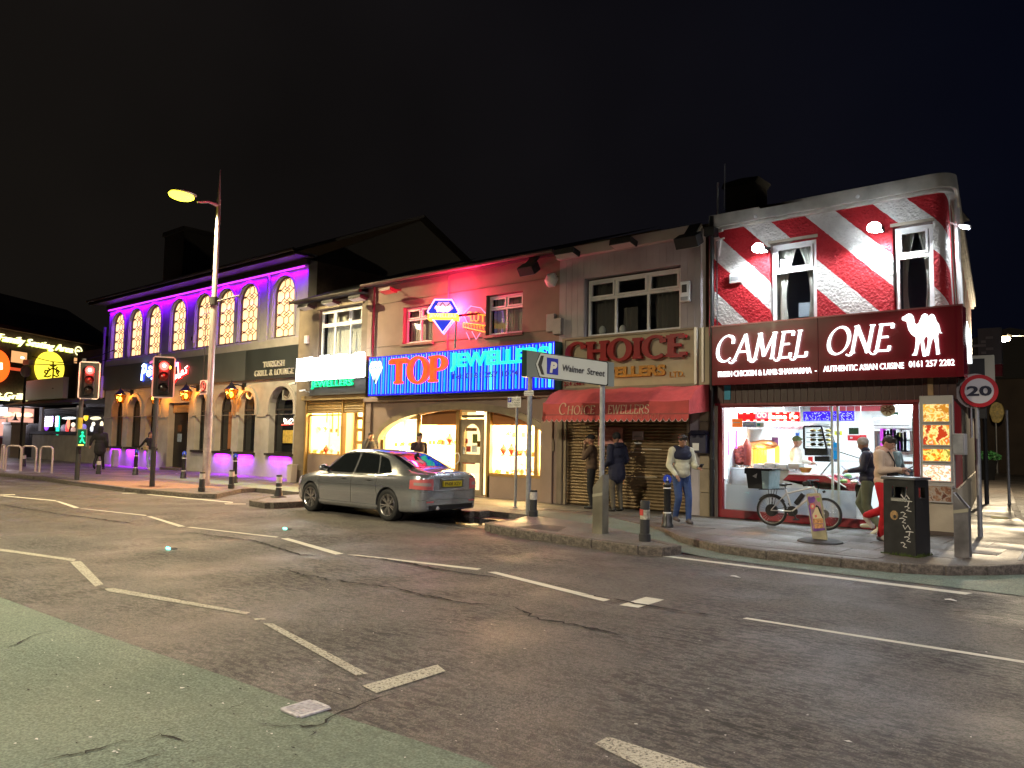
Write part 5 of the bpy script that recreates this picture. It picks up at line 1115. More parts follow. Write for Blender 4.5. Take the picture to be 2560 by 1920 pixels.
text('CAMEL ONE',sd(.3,.0,gz0+.5),dirS,(0,0,1),2.7,.55,WL,ss,.06,.03,0,True)
FB=mat('maroon_brown_board',(.045,.016,.014),.35,noise=(2,.15,5))
FB2=mat('board_joint',(.35,.25,.22),.5)
fz0,fz1=2.56,gz0-.0
X_=XL+.02;k=0
MB().box(XL,XC+.02,YF-.035,YF+.1,fz0,fz1+.2).build('fascia_backing',FB2,cm)
while X_<XC+.25:
 MB().box(X_,X_+.128,YF-.05,YF-.036,fz0+.03,fz1+.1).build('fascia_board',FB,cm,bev=.003);X_+=.14
MB().box(XL+.1,-3.5,YF-.07,YF-.04,fz0-.02,fz0+.03).build('fascia_trim',mat('maroon_frame',(.2,.012,.02),.35),cm)
x0=onY('c6',1563,120,YF-.06).x;MB().box(x0,x0+.09,YF-.075,YF-.051,fz0,fz1+.05).build('wooden_batten',mat('light_wood',(.32,.2,.09),.6,noise=(8,.3,4)),cm)
q=rc('c6',192,120,233,213,YF-.06);o=MB().box(q[0],q[1],YF-.068,YF-.052,q[2],q[3]).build('blue_sticker',mat('teal_sticker',(.02,.3,.45),.5),cm)
RF=mat('red_frame',(.24,.012,.02),.35,noise=(3,.15,4),coat=.3)
fx0,fx1=onY('c6',150,600,YF).x,onY('c6',1510,600,YF).x;gzt,gzb=2.5,.3
f=MB().plate(rect(fx0,fx1,.13,fz0),[rect(fx0+.1,fx1-.1,gzb,gzt)],YF-.02,YF+.1)
xdoor=onY('c6',1130,900,YF).x
sf=f.build('shopfront_frame',RF,cm,bev=.006)
MB().box(XL,fx0-.002,YF-.05,YF+.1,.12,fz0).build('pier',REND,cm)
MB().box(fx0+.1,fx1-.1,YF+.03,YF+.036,gzb,gzt).build('pane',GLASS,sf)
FROST=bpy.data.materials.new('frosted_film');FROST.use_nodes=True;_t=FROST.node_tree;_b=_t.nodes['Principled BSDF']
_tr=_t.nodes.new('ShaderNodeBsdfTranslucent');_tr.inputs[0].default_value=(.8,.82,.86,1);_mx=_t.nodes.new('ShaderNodeMixShader');_mx.inputs[0].default_value=.55
_b.inputs['Base Color'].default_value=(.55,.56,.6,1);_b.inputs['Roughness'].default_value=.3
_t.links.new(_b.outputs[0],_mx.inputs[1]);_t.links.new(_tr.outputs[0],_mx.inputs[2]);_t.links.new(_mx.outputs[0],_t.nodes['Material Output'].inputs[0])
ztf=onY('e1',500,1000,YF+.04).z;xf1=onY('e1',1500,1000,YF+.04).x
MB().box(fx0+.16,xf1,YF+.045,YF+.05,gzb+.01,ztf).build('frosted_film',FROST,sf)
for xe in(1243,1310):x=onY('e1',xe,800,YF+.05).x;MB().box(x-.02,x+.02,YF+.04,YF+.075,gzb,gzt).build('glazing_bar',PVC,sf)
x=onY('e1',2138,500,YF+.05).x;MB().box(x-.012,x+.012,YF+.04,YF+.09,.9,gzt-.1).build('door_edge',STEEL,sf)
px0,px1=onY('c6',1508,600,YF-.12).x,onY('c6',1757,600,YF-.12).x
MB().box(px0,px1,YF-.06,YF+.3,.12,.98).build('pillar_base',REND,cm,bev=.01)
MB().box(px0+.01,px1-.04,YF-.1,YF-.0,.985,2.66).build('menu_board_casing',mat('alu_casing',(.45,.43,.4),.4,.4),cm,bev=.01)
def food(seed,cols,es):
 m=bpy.data.materials.new('food_photo');m.use_nodes=True;t=m.node_tree;K=t.links.new;b=t.nodes['Principled BSDF']
 tc=t.nodes.new('ShaderNodeTexCoord');mp=t.nodes.new('ShaderNodeMapping');mp.inputs['Location'].default_value=(seed*3.1,0,seed*1.7);K(tc.outputs['Object'],mp.inputs[0])
 n0=t.nodes.new('ShaderNodeTexNoise');n0.inputs['Scale'].default_value=9;n0.inputs['Detail'].default_value=4;K(mp.outputs[0],n0.inputs['Vector']);va=t.nodes.new('ShaderNodeVectorMath');va.operation='MULTIPLY_ADD';va.inputs[1].default_value=(.25,.25,.25);K(n0.outputs['Color'],va.inputs[0]);K(mp.outputs[0],va.inputs[2])
 n=t.nodes.new('ShaderNodeTexVoronoi');n.inputs['Scale'].default_value=7;K(va.outputs[0],n.inputs['Vector'])
 r=t.nodes.new('ShaderNodeValToRGB');K(n.outputs[0],r.inputs[0]);e=r.color_ramp.elements;e[0].position=.08;e[0].color=(*cols[0],1);e[1].position=.72;e[1].color=(*cols[-1],1)
 for i,c in enumerate(cols[1:-1]):x=e.new(.08+.64*(i+1)/(len(cols)-1));x.color=(*c,1)
 K(r.outputs[0],b.inputs['Base Color']);K(r.outputs[0],b.inputs['Emission Color']);b.inputs['Emission Strength'].default_value=es;b.inputs['Roughness'].default_value=.25;return m
fc=[((.5,.55,.3),(.75,.5,.08),(.8,.3,.02),(1,.75,.3),(.5,.2,.02)),((.95,.85,.5),(.7,.12,.02),(.9,.3,.03),(1,.8,.3),(.45,.04,.01)),((1,.65,.1),(.6,.03,.01),(1,.4,.02),(1,.8,.2),(.3,.25,.03)),((.6,.7,.35),(.9,.5,.3),(1,.85,.7),(.8,.3,.12),(1,.9,.8)),((.4,.35,.28),(.2,.08,.05),(.35,.2,.12),(.45,.4,.33),(.15,.06,.04))]
for k,(y0,y1)in enumerate(((238,368),(378,527),(538,637),(646,772),(783,912))):
 a=onY('c6',1522,y0,YF-.12);b=onY('c6',1716+k*4,y1,YF-.12)
 t=thing('menu_lightbox',['lit menu picture of yellow-brown food, topmost on the pillar','lit menu picture of food in red sauce, second from the top of the pillar','lit orange and yellow menu picture, middle of the pillar','lit pale pink menu picture, fourth down the pillar','unlit brown menu picture at the bottom of the pillar stack'][k],'menu picture',(a.x,YF-.12,b.z))
 MB().plate(rect(a.x,b.x,b.z,a.z),[rect(a.x+.02,b.x-.02,b.z+.02,a.z-.02)],YF-.13,YF-.101).build('frame',mat('silver_frame',(.6,.6,.58),.3,.5),t)
 MB().box(a.x+.015,b.x-.015,YF-.115,YF-.11,b.z+.015,a.z-.015).build('picture',food(k,fc[k],.62 if k<4 else .0),t)
MB().prism([(px0+.0,.13),(px1,.13),(px1,.2),(px0+.0,.2)],YF-.07,YF-.061).build('plinth_strip',mat('dark_strip',(.08,.06,.05),.9),cm)  # dark strip along the foot of the pillar
sweep('side_base',REND,.12,.95,-.2,.04,cm,start=1);sweep('side_infill',mat('red_side_boarding',(.42,.02,.03),.4,noise=(1,.1,3)),.951,2.6,-.2,0,cm,start=1,L_=3.4)
for k in range(5):
 a=sidept(.15+k*.55,.0,0);MB().add([sidept(.15+k*.55,.004,1.0),sidept(.32+k*.55,.004,1.0),sidept(.32+k*.55,.004,1.75),sidept(.15+k*.55,.004,1.75)],[(0,1,2,3)]).build('pale_stripe',mat('pale_red_stripe',(.5,.3,.3),.5),cm)
MB().add([sidept(3.4,.0,z)for z in(.95,2.6)]+[sidept(14,.0,z)for z in(.95,2.6)],[(0,2,3,1)]).build('side_wall',mat('dark_side_wall',(.07,.055,.045),.85,noise=(3,.3,5)),cm)
t=thing('meter_box','grey box fixed on the takeaway corner at chest height beside the menu pictures','wall box',sidept(.1,.1,1.75));p=ORG[t.name]
p0=onY('c6',1775,510,YF-.02);MB().box(p0.x-.1,p0.x+.1,YF-.1,YF+.15,p0.z-.2,p0.z+.18).build('case',TRIM_G,t,bev=.01);MB().box(p0.x-.085,p0.x+.085,YF-.115,YF-.102,p0.z-.18,p0.z+.16).build('door',GALV,t,bev=.004)
t=thing('alarm_box','white alarm box on the striped wall left of the tall window','alarm box',onY('c5',270,745,YF-.05));p=ORG[t.name]
MB().box(p.x-.14,p.x+.14,p.y-.05,p.y+.04,p.z-.1,p.z+.1).build('case',WHITE,t,bev=.015);MB().box(p.x-.1,p.x+.08,p.y-.06,p.y-.051,p.z-.06,p.z+.04).build('label',mat('grey_print',(.3,.3,.3),.6),t)
p=onY('c5',160,510,YF-.1);t=thing('aerial_bracket','white triangular bracket beside the dark downpipe high on the striped wall','bracket',p)
MB().bar((p.x-.12,YF-.02,p.z+.1),(p.x+.15,YF-.2,p.z+.08),.03,.03).bar((p.x-.05,YF-.02,p.z-.25),(p.x+.05,YF-.14,p.z+.08),.03,.03).bar((p.x-.1,YF-.02,p.z+.3),(p.x+.08,YF-.12,p.z+.28),.04,.04).build('arm',WHITE,t)
p=onY('e7',262,330,YF);t=thing('satellite_aerial','thin grey aerial mast at the joint of the roofs','aerial',(p.x,YF+.1,6.6))
MB().tube([(p.x,YF+.1,6.4),(p.x,YF+.1,7.6)],.022,6).tube([(p.x+.15,YF+.1,6.95),(p.x+.17,YF+.1,8.0)],.01,5).build('mast',GALV,t)
p=onY('e7',470,125,YF+5);t=thing('chimney_stack','black pot-topped chimney shape above the takeaway parapet','chimney',(p.x,YF+5,6.9))
MB().box(p.x-.4,p.x+.5,YF+4.6,YF+5.4,6.2,p.z-.1).build('stack',MC['chimney_brick'],t);MB().prism([(p.x-.5,p.z-.12),(p.x-.45,p.z+.02),(p.x+.1,p.z+.06),(p.x+.6,p.z+.02),(p.x+.5,p.z-.12)],YF+4.55,YF+5.45).build('cap',mat('dark_cap',(.006,.006,.006),.95),t,fix=True)  # cap colour made near-black so side light does not show on it
LW=emi('floodlight_white',(.85,.93,1),60)
for c,x,y,lab,off,on in(('c5',443,545,'brilliant white floodlight left of the tall curtained window',.42,1),('c5',1220,408,'brilliant white floodlight between the two striped-wall windows',.3,1)):
 t,p=flood(c,x,y,YF-off,lab,.2,LW,None,.06,tilt=5)
 MB().sph(p+Vector((0,-.2,-.02)),(.125,.03,.1)).build('front_glare',LW,t,smooth=True)  # flattened glowing ball, swelled past the lamp face to imitate glare
 q=p+Vector((.0,-.06,-.12))
 lamp('SPOT','floodlight_beam',q,150 if x>1000 else 95,(.88,.94,1),t,.05,spot=165,blend=.35,rot=(radians(-4 if x>1000 else 22),0,0))
p=sidept(.25,.25,onY('c5',1740,395,YF+.4).z)
t=thing('floodlight','small white floodlight on the rounded corner at the side street','floodlight',p)
m_=Matrix.Translation(p)@Matrix.Rotation(radians(20),4,'Y')
MB().mbox(m_,.09,.07,.02).build('housing',WHITE,t);MB().mbox(m_@Matrix.Translation((0,-.03,-.03)),.07,.06,.01).build('lens',LW,t);MB().bar(p,sidept(.25,0,p.z+.1),.03,.03).build('bracket',WHITE,t)
lamp('SPOT','floodlight_beam',p+Vector((.05,-.05,-.1)),60,(.88,.94,1),t,.04,spot=150,blend=.4)
t=thing('side_downpipes','white pipes and cables down the side-street corner of the takeaway','pipe',sidept(.6,.1,4))
for k,(tt,r,m)in enumerate(((.5,.03,WHITE),(1.2,.05,WHITE),(1.6,.03,BLACKM))):
 MB().tube([sidept(tt,.09,6.5),sidept(tt,.09,5.4),sidept(tt+.1,.12,4.3)],r,8).build('pipe',m,t,smooth=True)
p=onP('c5',1870,600,sidept(.5,.1,0),(cos(radians(8.2)),sin(radians(8.2)),0))
pa=sidept(5.5,.35,3.55);t=thing('air_conditioner','cream air conditioner unit on the side wall above the round 20 sign','air conditioner',pa)
mA=Matrix.Translation(pa)@Matrix.Rotation(radians(8.2),4,'Z');MB().mbox(mA,.3,.38,.38).build('casing',mat('cream_casing',(.5,.47,.36),.5),t,bev=.02);MB().mbox(mA@Matrix.Translation((-.08,-.385,0)),.18,.01,.3).build('grille',BLACKM,t)
pa2=sidept(5.5,.0,3.3);MB().bar(pa2,pa2+Vector((.6,0,0)),.05,.05).build('bracket',GALV,t)
pb=onP('d7',235,250,(0,26,0),(0,1,0));t=thing('hanging_menu_board','tall pale sign board with a maroon foot hanging over the side street','sign board',pb)
a=onP('d7',160,105,(0,26,0),(0,1,0));b=onP('d7',308,318,(0,26,0),(0,1,0));c=onP('d7',308,392,(0,26,0),(0,1,0))
MB().box(a.x,b.x,25.9,26.1,b.z,a.z).build('board',mat('grey_board',(.09,.095,.1),.6),t);MB().box(a.x,b.x,25.89,26.11,c.z,b.z-.01).build('foot_panel',MARO,t);MB().tube([(a.x+.1,26,0.1),(a.x+.1,26,a.z)],.06,8).build('post',BLACKM,t)
for k in range(7):zz=a.z-.25-k*(a.z-b.z-.3)/7;MB().box(a.x+.2,b.x-.2-.3*(k%3),25.87,25.89,zz-.07,zz).build('print_line',mat('pale_print',(.2,.2,.2),.7),t)
for k in range(4):zz=b.z-.2-k*.2;MB().box(a.x+.2,b.x-.2,25.87,25.885,zz-.05,zz).build('print_line',MC['pale_print'],t)
RX0,RX1,RY0,RY1,RZ0,RZ1=fx0+.0,-3.3,YF+.12,YF+5.2,.14,2.75
WALLW=mat('white_tiled_wall',(.72,.74,.75),.3,noise=(2,.05,3))
RB=RX1-.144*(RY1-RY0);rm=MB();rm.add([(RX0,RY0,RZ0),(RX1,RY0,RZ0),(RB,RY1,RZ0),(RX0,RY1,RZ0),(RX0,RY0,RZ1),(RX1,RY0,RZ1),(RB,RY1,RZ1),(RX0,RY1,RZ1)],[(0,3,7,4),(1,5,6,2),(2,6,7,3)]).build('inner_wall',WALLW,cm)
MB().add([(RX0,RY0,RZ1),(RX1,RY0,RZ1),(RB,RY1,RZ1),(RX0,RY1,RZ1)],[(0,1,2,3)]).build('ceiling',mat('white_ceiling',(.75,.76,.76),.7),cm)
MB().add([(RX0,RY0,RZ0),(RX1,RY0,RZ0),(RB,RY1,RZ0),(RX0,RY1,RZ0)],[(0,1,2,3)]).build('inner_floor',mat('tile_floor',(.3,.28,.26),.4),cm)
for k,(x,y)in enumerate(((-6.6,YF+1.2),(-4.6,YF+1.2),(-6.6,YF+3.4),(-4.6,YF+3.4))):
 t=thing('ceiling_panel_light','%s bright white ceiling panel light inside the takeaway'%('front left','front right','rear left','rear right')[k],'ceiling light',(x,y,RZ1-.03),group='takeaway ceiling lights')
 MB().box(x-.3,x+.3,y-.3,y+.3,RZ1-.04,RZ1-.015).build('diffuser',emi('ceiling_white',(.93,.97,1),8),t);MB().plate(rect(x-.33,x+.33,0,.66),[rect(x-.3,x+.3,.03,.63)],0,.01)
 lamp('AREA','panel_light',(x,y,RZ1-.06),60,(.8,.92,1),t,.6)
def ib(name,c,x0,y0,x1,y1,Y,d,m,par=None,bev=.0):
 a=onY(c,x0,(y0+y1)/2,Y).x,onY(c,x1,(y0+y1)/2,Y).x;z=onY(c,(x0+x1)/2,y1,Y).z,onY(c,(x0+x1)/2,y0,Y).z
 a=(a[0],min(a[1],RX1-.144*(Y-YF)-.02))
 return MB().box(a[0],a[1],Y,Y+d,z[0],z[1]).build(name,m,par or cm,bev=bev),(a[0],a[1],z[0],z[1])
ib('red_wall_band','e1',1000,106,2400,166,RY1-.05,.04,mat('red_band',(.5,.06,.08),.5));ib('green_wall_band','e1',1350,62,2400,104,RY1-.05,.04,mat('green_band',(.08,.4,.16),.5))
STW=mat('brushed_steel',(.55,.55,.55),.35,.7,noise=(3,.15,4))
hd=thing('extractor_hood','steel extractor hood above the kebab grill inside the takeaway','extractor hood',(-6.6,17.4,2.1))
q=rc('e1',110,285,925,390,17.3);MB().prism([(q[0],q[3]),(q[1]+.3,q[3]-.03),(q[1],q[2]+.08),(q[0],q[2]+.1)],17.3,18.3).build('canopy',STW,hd,fix=True);MB().box(q[0],q[1],17.28,17.3,q[2]+.04,q[2]+.11).build('lip',STEEL,hd)
for x0,x1,lab,meat,rr in((185,282,'chunky pink rotating kebab spit at the left of the takeaway window',(.5,.12,.08),.14),(268,330,'narrow brown-red kebab cone beside the chunky spit',(.35,.06,.035),.1)):
 a=onY('e1',(x0+x1)/2,660,16.7);ztop=onY('e1',290,560 if rr>.12 else 520,16.7).z;zbot=onY('e1',250,765,16.7).z
 t=thing('kebab_spit',lab,'kebab spit',(a.x,16.7,zbot))
 MB().tube([(a.x,16.7,zbot-.1),(a.x,16.7,ztop+.4)],.012,6).build('rod',STEEL,t);MB().lathe([(rr*1.1,zbot-.03),(rr*1.1,zbot)],16,(a.x,16.7,0)).build('plate',STEEL,t)
 if rr>.12:blob('meat',[('e',(a.x+random.uniform(-.05,.05),16.7+random.uniform(-.05,.05),zbot+.06+k*(ztop-zbot-.08)/8),(rr*random.uniform(.75,.95),rr*.85,.06))for k in range(9)]+[('e',(a.x+rr*.8*cos(k*2.4),16.7+rr*.8*sin(k*2.4),zbot+.05+k*.009),(.04,.04,.03))for k in range(40)],mat('pink_meat',meat,.4,noise=(18,.5,3)),t,.012,1)
 else:MB().lathe([(.08,zbot),(rr,zbot+.15),(rr*1.1,ztop-.08),(rr*.7,ztop),(.02,ztop+.1)],16,(a.x,16.7,0)).build('meat',mat('brown_meat',meat,.4,noise=(14,.3,3)),t,smooth=True)
gr=thing('charcoal_grill','glowing orange grill station behind the kebab spits','grill',(-6.5,17.2,.9))
q=rc('e1',320,545,598,770,17.4);MB().box(q[0],q[1],17.7,17.75,q[2],q[3]).build('glowing_back',emi('grill_glow',(1,.42,.06),1.6),gr)
MB().box(q[0]+.35,q[1]-.08,17.6,17.64,q[2]+.05,q[2]+.42).build('heater_panel',emi('heater_glow',(1,.7,.3),4),gr)
for k in range(5):MB().tube([(q[0]+.05+k*.07,17.55,q[2]),(q[0]+.05+k*.07,17.55,q[3])],.012,5).build('rail',GOLD,gr)
MB().sph((q[0]+.15,17.5,q[3]+.0),(.25,.2,.1)).sph((q[1]-.25,17.5,q[3]+.02),(.3,.2,.12)).build('copper_cover',mat('copper',(.6,.25,.1),.35,.7),gr,smooth=True)
lamp('POINT','grill_light',((q[0]+q[1])/2,17.3,q[3]-.1),28,(1,.5,.15),gr,.15)
b0=thing('prep_counter','steel preparation counter with trays under the kebab spits','counter',(-6.8,16.6,.14))
q=rc('e1',110,790,720,1000,16.5);MB().box(q[0],q[1]+.1,16.45,17.2,.14,q[3]-.03).build('cabinet',STW,b0,bev=.01);MB().box(q[0]-.02,q[1]+.12,16.42,17.25,q[3]-.028,q[3]+.01).build('worktop',STEEL,b0)
for k in range(4):MB().box(q[0]+.5+k*.26,q[0]+.74+k*.26,16.6,16.9,q[3]+.011,q[3]+.1+.03*(k%2)).build('tray',STW,b0,bev=.01)
for k,(x,y0,y1,lab)in enumerate(((88,390,650,'violet tube light at the far left edge of the takeaway window'),(180,380,575,'shorter violet tube light beside the left kebab spit'))):
 a=onY('e1',x,y0,YF+.2);b=onY('e1',x,y1,YF+.2);t=thing('violet_tube',lab,'tube light',a);MB().tube([a,b],.018,6).build('tube',emi('violet_tube_light',(.35,.03,1),4),t);MB().tube([a+Vector((-.07,.02,0)),a+Vector((0,0,.03)),a],.01,5).build('hook',WHITE,t)
t=thing('perforated_screen','pale perforated panel at the left edge of the takeaway window','screen',onY('e1',60,500,YF+.12))
q=rc('e1',25,110,62,980,YF+.12);MB().box(q[0],q[1]+.02,YF+.12,YF+.16,.95,2.48).build('panel',emi('screen_panel_white',(.8,.9,1),2.2),t)  # panel is given its brightness as emission
YD=YF+.22
t=thing('led_sign','red scrolling LED sign reading Same Fo in the takeaway window','LED sign',onY('e1',530,230,YD))
q=rc('e1',195,178,880,282,YD);z0,z1=onY('e1',530,280,YD).z,onY('e1',530,180,YD).z
MB().box(q[0],q[1],YD,YD+.05,z0,z1).build('panel',mat('red_led_panel',(.3,0,0),.4,emit=(1,.0,.01),es=.75,noise=(9,.5,2)),t)
LR=emi('red_led',(1,.5,.35),3.2)
for zz in(z0+.012,z1-.03):
 for k in range(8):x=q[0]+.04+k*(q[1]-q[0]-.05)/8;MB().box(x,x+.07,YD-.006,YD-.001,zz,zz+.02).build('led_dash',LR,t)
MB().box(q[0]+.3*(q[1]-q[0]),q[0]+.5*(q[1]-q[0]),YD-.004,YD-.001,z0+.06,z1-.01).build('led_patch',emi('pink_led',(1,.15,.25),1.2),t)
text('OO',(q[0]+.33*(q[1]-q[0]),YD-.004,z0+.08),(1,0,0),(0,0,1),.2,.1,LR,t,.003,.0)
text('Same Fo',(q[0]+.51*(q[1]-q[0]),YD-.004,z0+.05),(1,0,0),(0,0,1),.47*(q[1]-q[0]),z1-z0-.09,emi('led_text',(1,.85,.6),4),t,.004,.035)
t=thing('led_sign','blue LED sign right of the red one in the takeaway window','LED sign',onY('e1',1200,220,YD))
q=rc('e1',920,170,1480,272,YD);z0,z1=onY('e1',1200,274,YD).z,onY('e1',1200,170,YD).z
MB().box(q[0],q[1],YD,YD+.05,z0,z1).build('panel',mat('blue_led_panel',(0,0,.4),.4,emit=(.04,.0,1),es=.8,noise=(30,.4,2)),t)
BLD=emi('blue_led',(.35,.4,1),2.5);dm=MB()
R3=random.Random(4)
for k in range(150):x=q[0]+.02+R3.random()*(q[1]-q[0]-.04);zz=z0+.015+int(R3.random()*9)*(z1-z0-.03)/9;dm.box(x,x+.012,YD-.004,YD-.001,zz,zz+.01)
o=dm.build('led_dots',BLD,t);o['kind']='stuff'
hc=thing('heated_display_cabinet','black-framed heated glass cabinet of pastries standing on the counter','display cabinet',onY('e1',1060,690,16.4))
Yc=16.4;a=onY('e1',930,500,Yc).x;b=onY('e1',1180,500,Yc).x;zt,zb,zm=onY('e1',1040,335,Yc).z,onY('e1',1060,660,Yc).z,onY('e1',1060,585,Yc).z
for k in range(4):zz=zm+.04+k*(zt-zm-.08)/4;MB().box(a+.03,b-.05,Yc+.05,Yc+.5,zz,zz+.012).build('wire_shelf',BLACK,hc)
R3=random.Random(9)
for k in range(12):zz=zm+.06+(k%4)*(zt-zm-.08)/4;x=a+.1+(k//4)*.16;MB().sph((x,Yc+.25,zz+.035),(.07,.06,.035),8,5).build('pastry',mat('pastry',(.5,.42,.12),.6,noise=(12,.3,3)),hc,smooth=True)
MB().box(a,b+.02,Yc,Yc+.55,zb,zm).build('base',BLACK,hc,bev=.02)
for p0,p1 in(((a,Yc,zm),(a,Yc,zt)),((b,Yc,zm),(b-.1,Yc,zt)),((a,Yc,zt),(b-.1,Yc,zt)),((b-.1,Yc,zt),(b-.1,Yc+.55,zt)),((b,Yc,zm),(b,Yc+.55,zm)),((b,Yc+.55,zm),(b-.1,Yc+.55,zt)),((a,Yc,zm),(b,Yc,zm))):MB().bar(p0,p1,.035,.035).build('frame',BLACK,hc)
MB().add([(a,Yc+.01,zm),(b,Yc+.01,zm),(b-.1,Yc+.01,zt),(a,Yc+.01,zt)],[(0,1,2,3)]).build('glass',GLASS,hc)
MB().box(b-.25,b+.05,Yc,Yc+.5,zb-.12,zb-.01).build('stand',BLACKM,hc)
ct=thing('glass_counter','glass-topped serving counter of salads and meats on a red and white base','counter',(-5.2,16.6,.14))
a=onY('e1',720,950,16.5).x;b=onY('e1',1510,950,16.5).x;zc=onY('e1',830,870,16.5).z
MB().prism([(a,.95),(a,zc-.12),(a+.12,zc),(a+.9,zc),(a+1.3,zc-.22),(b,zc-.4),(b,.95)],16.38,17.3).build('red_front',mat('red_laminate',(.4,.02,.03),.3),ct,fix=True)
MB().box(a,b,16.4,17.3,.14,.945).build('white_base',WALLW,ct)
MB().bar((a+.12,16.37,zc+.012),(a+.9,16.37,zc+.012),.05,.02).bar((a+.9,16.37,zc+.012),(a+1.3,16.37,zc-.205),.05,.02).build('white_edge',WHITE,ct)
gA=[(a+.75,16.46,zc+.0),(b+.05,16.46,zc-.1),(b+.05,16.8,zc+.36),(a+1.05,16.8,zc+.5)]
MB().add(gA,[(0,1,2,3)]).build('sloping_glass',GLASS,ct);MB().bar(gA[3],gA[2],.02,.02).bar(gA[0],gA[3],.02,.02).bar(gA[1],gA[2],.02,.02).build('glass_rail',STEEL,ct)
MB().box(a+.9,b,16.95,17.3,zc+.3,zc+.33).build('top_shelf',GLASS,ct)
R3=random.Random(3);fcs=[(.7,.3,.25),(.2,.4,.1),(.75,.72,.6),(.7,.5,.12),(.5,.12,.08),(.3,.4,.3),(.65,.6,.62)]
for k in range(14):
 x=a+.95+(k%7)*.22;y=16.62+(k//7)*.3;z=zc-.1+(k//7)*.1
 MB().box(x-.09,x+.09,y-.12,y+.12,z-.05,z-.03).build('tray',STEEL,ct);MB().sph((x,y,z),(.085,.11,.05),8,5).build('food',mat('food_%d'%(k%7),fcs[k%7],.5,noise=(14,.5,3)),ct,smooth=True)
q=rc('e1',875,790,980,850,16.6);t=thing('yellow_bowl','yellow plastic bowl on the counter behind the bicycle','bowl',((q[0]+q[1])/2,16.7,q[2]));MB().lathe([(.08,q[2]),(.14,q[3]),(.13,q[3]),(.07,q[2]+.01)],16,((q[0]+q[1])/2,16.7,0)).build('bowl',mat('yellow_plastic',(.55,.5,.12),.4),t,smooth=True)
YB=RY1-.12
def wallthing(name,lab,cat,c,x0,y0,x1,y1,Y,d,m,bev=0):
 a=onY(c,x0,(y0+y1)/2,Y);b=onY(c,x1,(y0+y1)/2,Y);z=onY(c,(x0+x1)/2,y1,Y).z,onY(c,(x0+x1)/2,y0,Y).z
 t=thing(name,lab,cat,((a.x+b.x)/2,Y,z[0]));MB().box(a.x,b.x,Y,Y+d,z[0],z[1]).build('body',m,t,bev=bev);return t,(a.x,b.x,z[0],z[1])
t,q=wallthing('wall_air_conditioner','white split air conditioner on the takeaway’s back wall','air conditioner','e1',1680,240,2120,360,YF+3.2,.25,PVC,.04)
MB().box(q[0]+.04,q[1]-.04,YF+3.19,YF+3.199,q[2]+.06,q[2]+.075).build('vent',BLACKM,t)
t,q=wallthing('serving_hatch','framed hatch on the back wall with purple and green packets','hatch','e1',1728,402,2118,630,YF+3.3,.05,mat('hatch_dark',(.12,.13,.16),.5))
MB().plate(rect(q[0]-.03,q[1]+.03,q[2]-.03,q[3]+.03),[rect(q[0]+.03,q[1]-.03,q[2]+.03,q[3]-.03)],YF+3.26,YF+3.3).build('frame',mat('brown_frame',(.1,.06,.05),.5),t)
R3=random.Random(2)
for k in range(16):
 x=q[0]+.1+(q[1]-q[0]-.25)*(k%8)/7;z=q[2]+.06+(k//8)*(q[3]-q[2])*.45;c=[(.5,.03,.5),(.1,.4,.15),(.7,.7,.7),(.5,.5,.1),(.1,.2,.5),(.6,.65,.7),(.25,.05,.35),(.5,.55,.6)][R3.randrange(8)]
 MB().box(x,x+.13,YF+3.24,YF+3.29,z,z+R3.uniform(.15,.35)).build('packet',mat('packet_%d%d'%(c[0]*10,c[1]*10+c[2]),c,.4),t)
MB().box(RX0+2.6,RX1-.5,YF+3.36,YF+3.4,.14,RZ1).build('back_partition',WALLW,cm)
for k in range(7):p=onY('e1',1975+k*22,738,YF+3.3);MB().mbox(Matrix.Translation((p.x,YF+3.35,p.z))@Matrix.Rotation(radians(45),4,'Y'),.03,.006,.03).build('wall_tile',mat('brown_tile',(.15,.06,.04),.4),cm)
t,q=wallthing('wall_screen','small dark green monitor on the takeaway’s back wall','monitor','e1',1425,352,1535,424,YF+3.2,.06,mat('green_screen',(.02,.045,.02),.15))
MB().plate(rect(q[0]-.02,q[1]+.02,q[2]-.02,q[3]+.02),[rect(q[0],q[1],q[2],q[3])],YF+3.18,YF+3.2).build('bezel',WHITE,t)
t,q=wallthing('red_wall_cabinet','bright red sign panel below the monitor','sign board','e1',1410,430,1615,495,YF+3.2,.06,mat('bright_red',(.6,.02,.03),.4));MB().box(q[0]+.06,q[1]-.3,YF+3.19,YF+3.199,q[2]+.05,q[3]-.05).build('lettering',WHITE,t)
t,q=wallthing('yellow_notice_board','small yellow notice on the white wall above the counter','notice','e1',1265,388,1347,435,YF+3.2,.02,mat('lime_notice',(.6,.6,.03),.5));MB().box(q[0]+.04,q[1]-.04,YF+3.195,YF+3.199,(q[2]+q[3])/2-.02,(q[2]+q[3])/2+.02).build('print_line',BLACKM,t)
p=onY('e1',1857,150,YF+.3);t=thing('round_vent','round cream spoked ventilator hanging in the top of the window','ventilator',p)
MB().lathe([(.135,-.01),(.135,.02),(.02,.02)],20,p,'y').build('disc',mat('cream_plastic',(.7,.62,.4),.4),t)
for k in range(7):an=k*2*pi/7;MB().bar(p+Vector((.03*cos(an),-.02,.03*sin(an))),p+Vector((.1*cos(an),-.02,.1*sin(an))),.02,.012,up=(0,1,0)).build('spoke',mat('brown_spoke',(.25,.1,.03),.5),t)
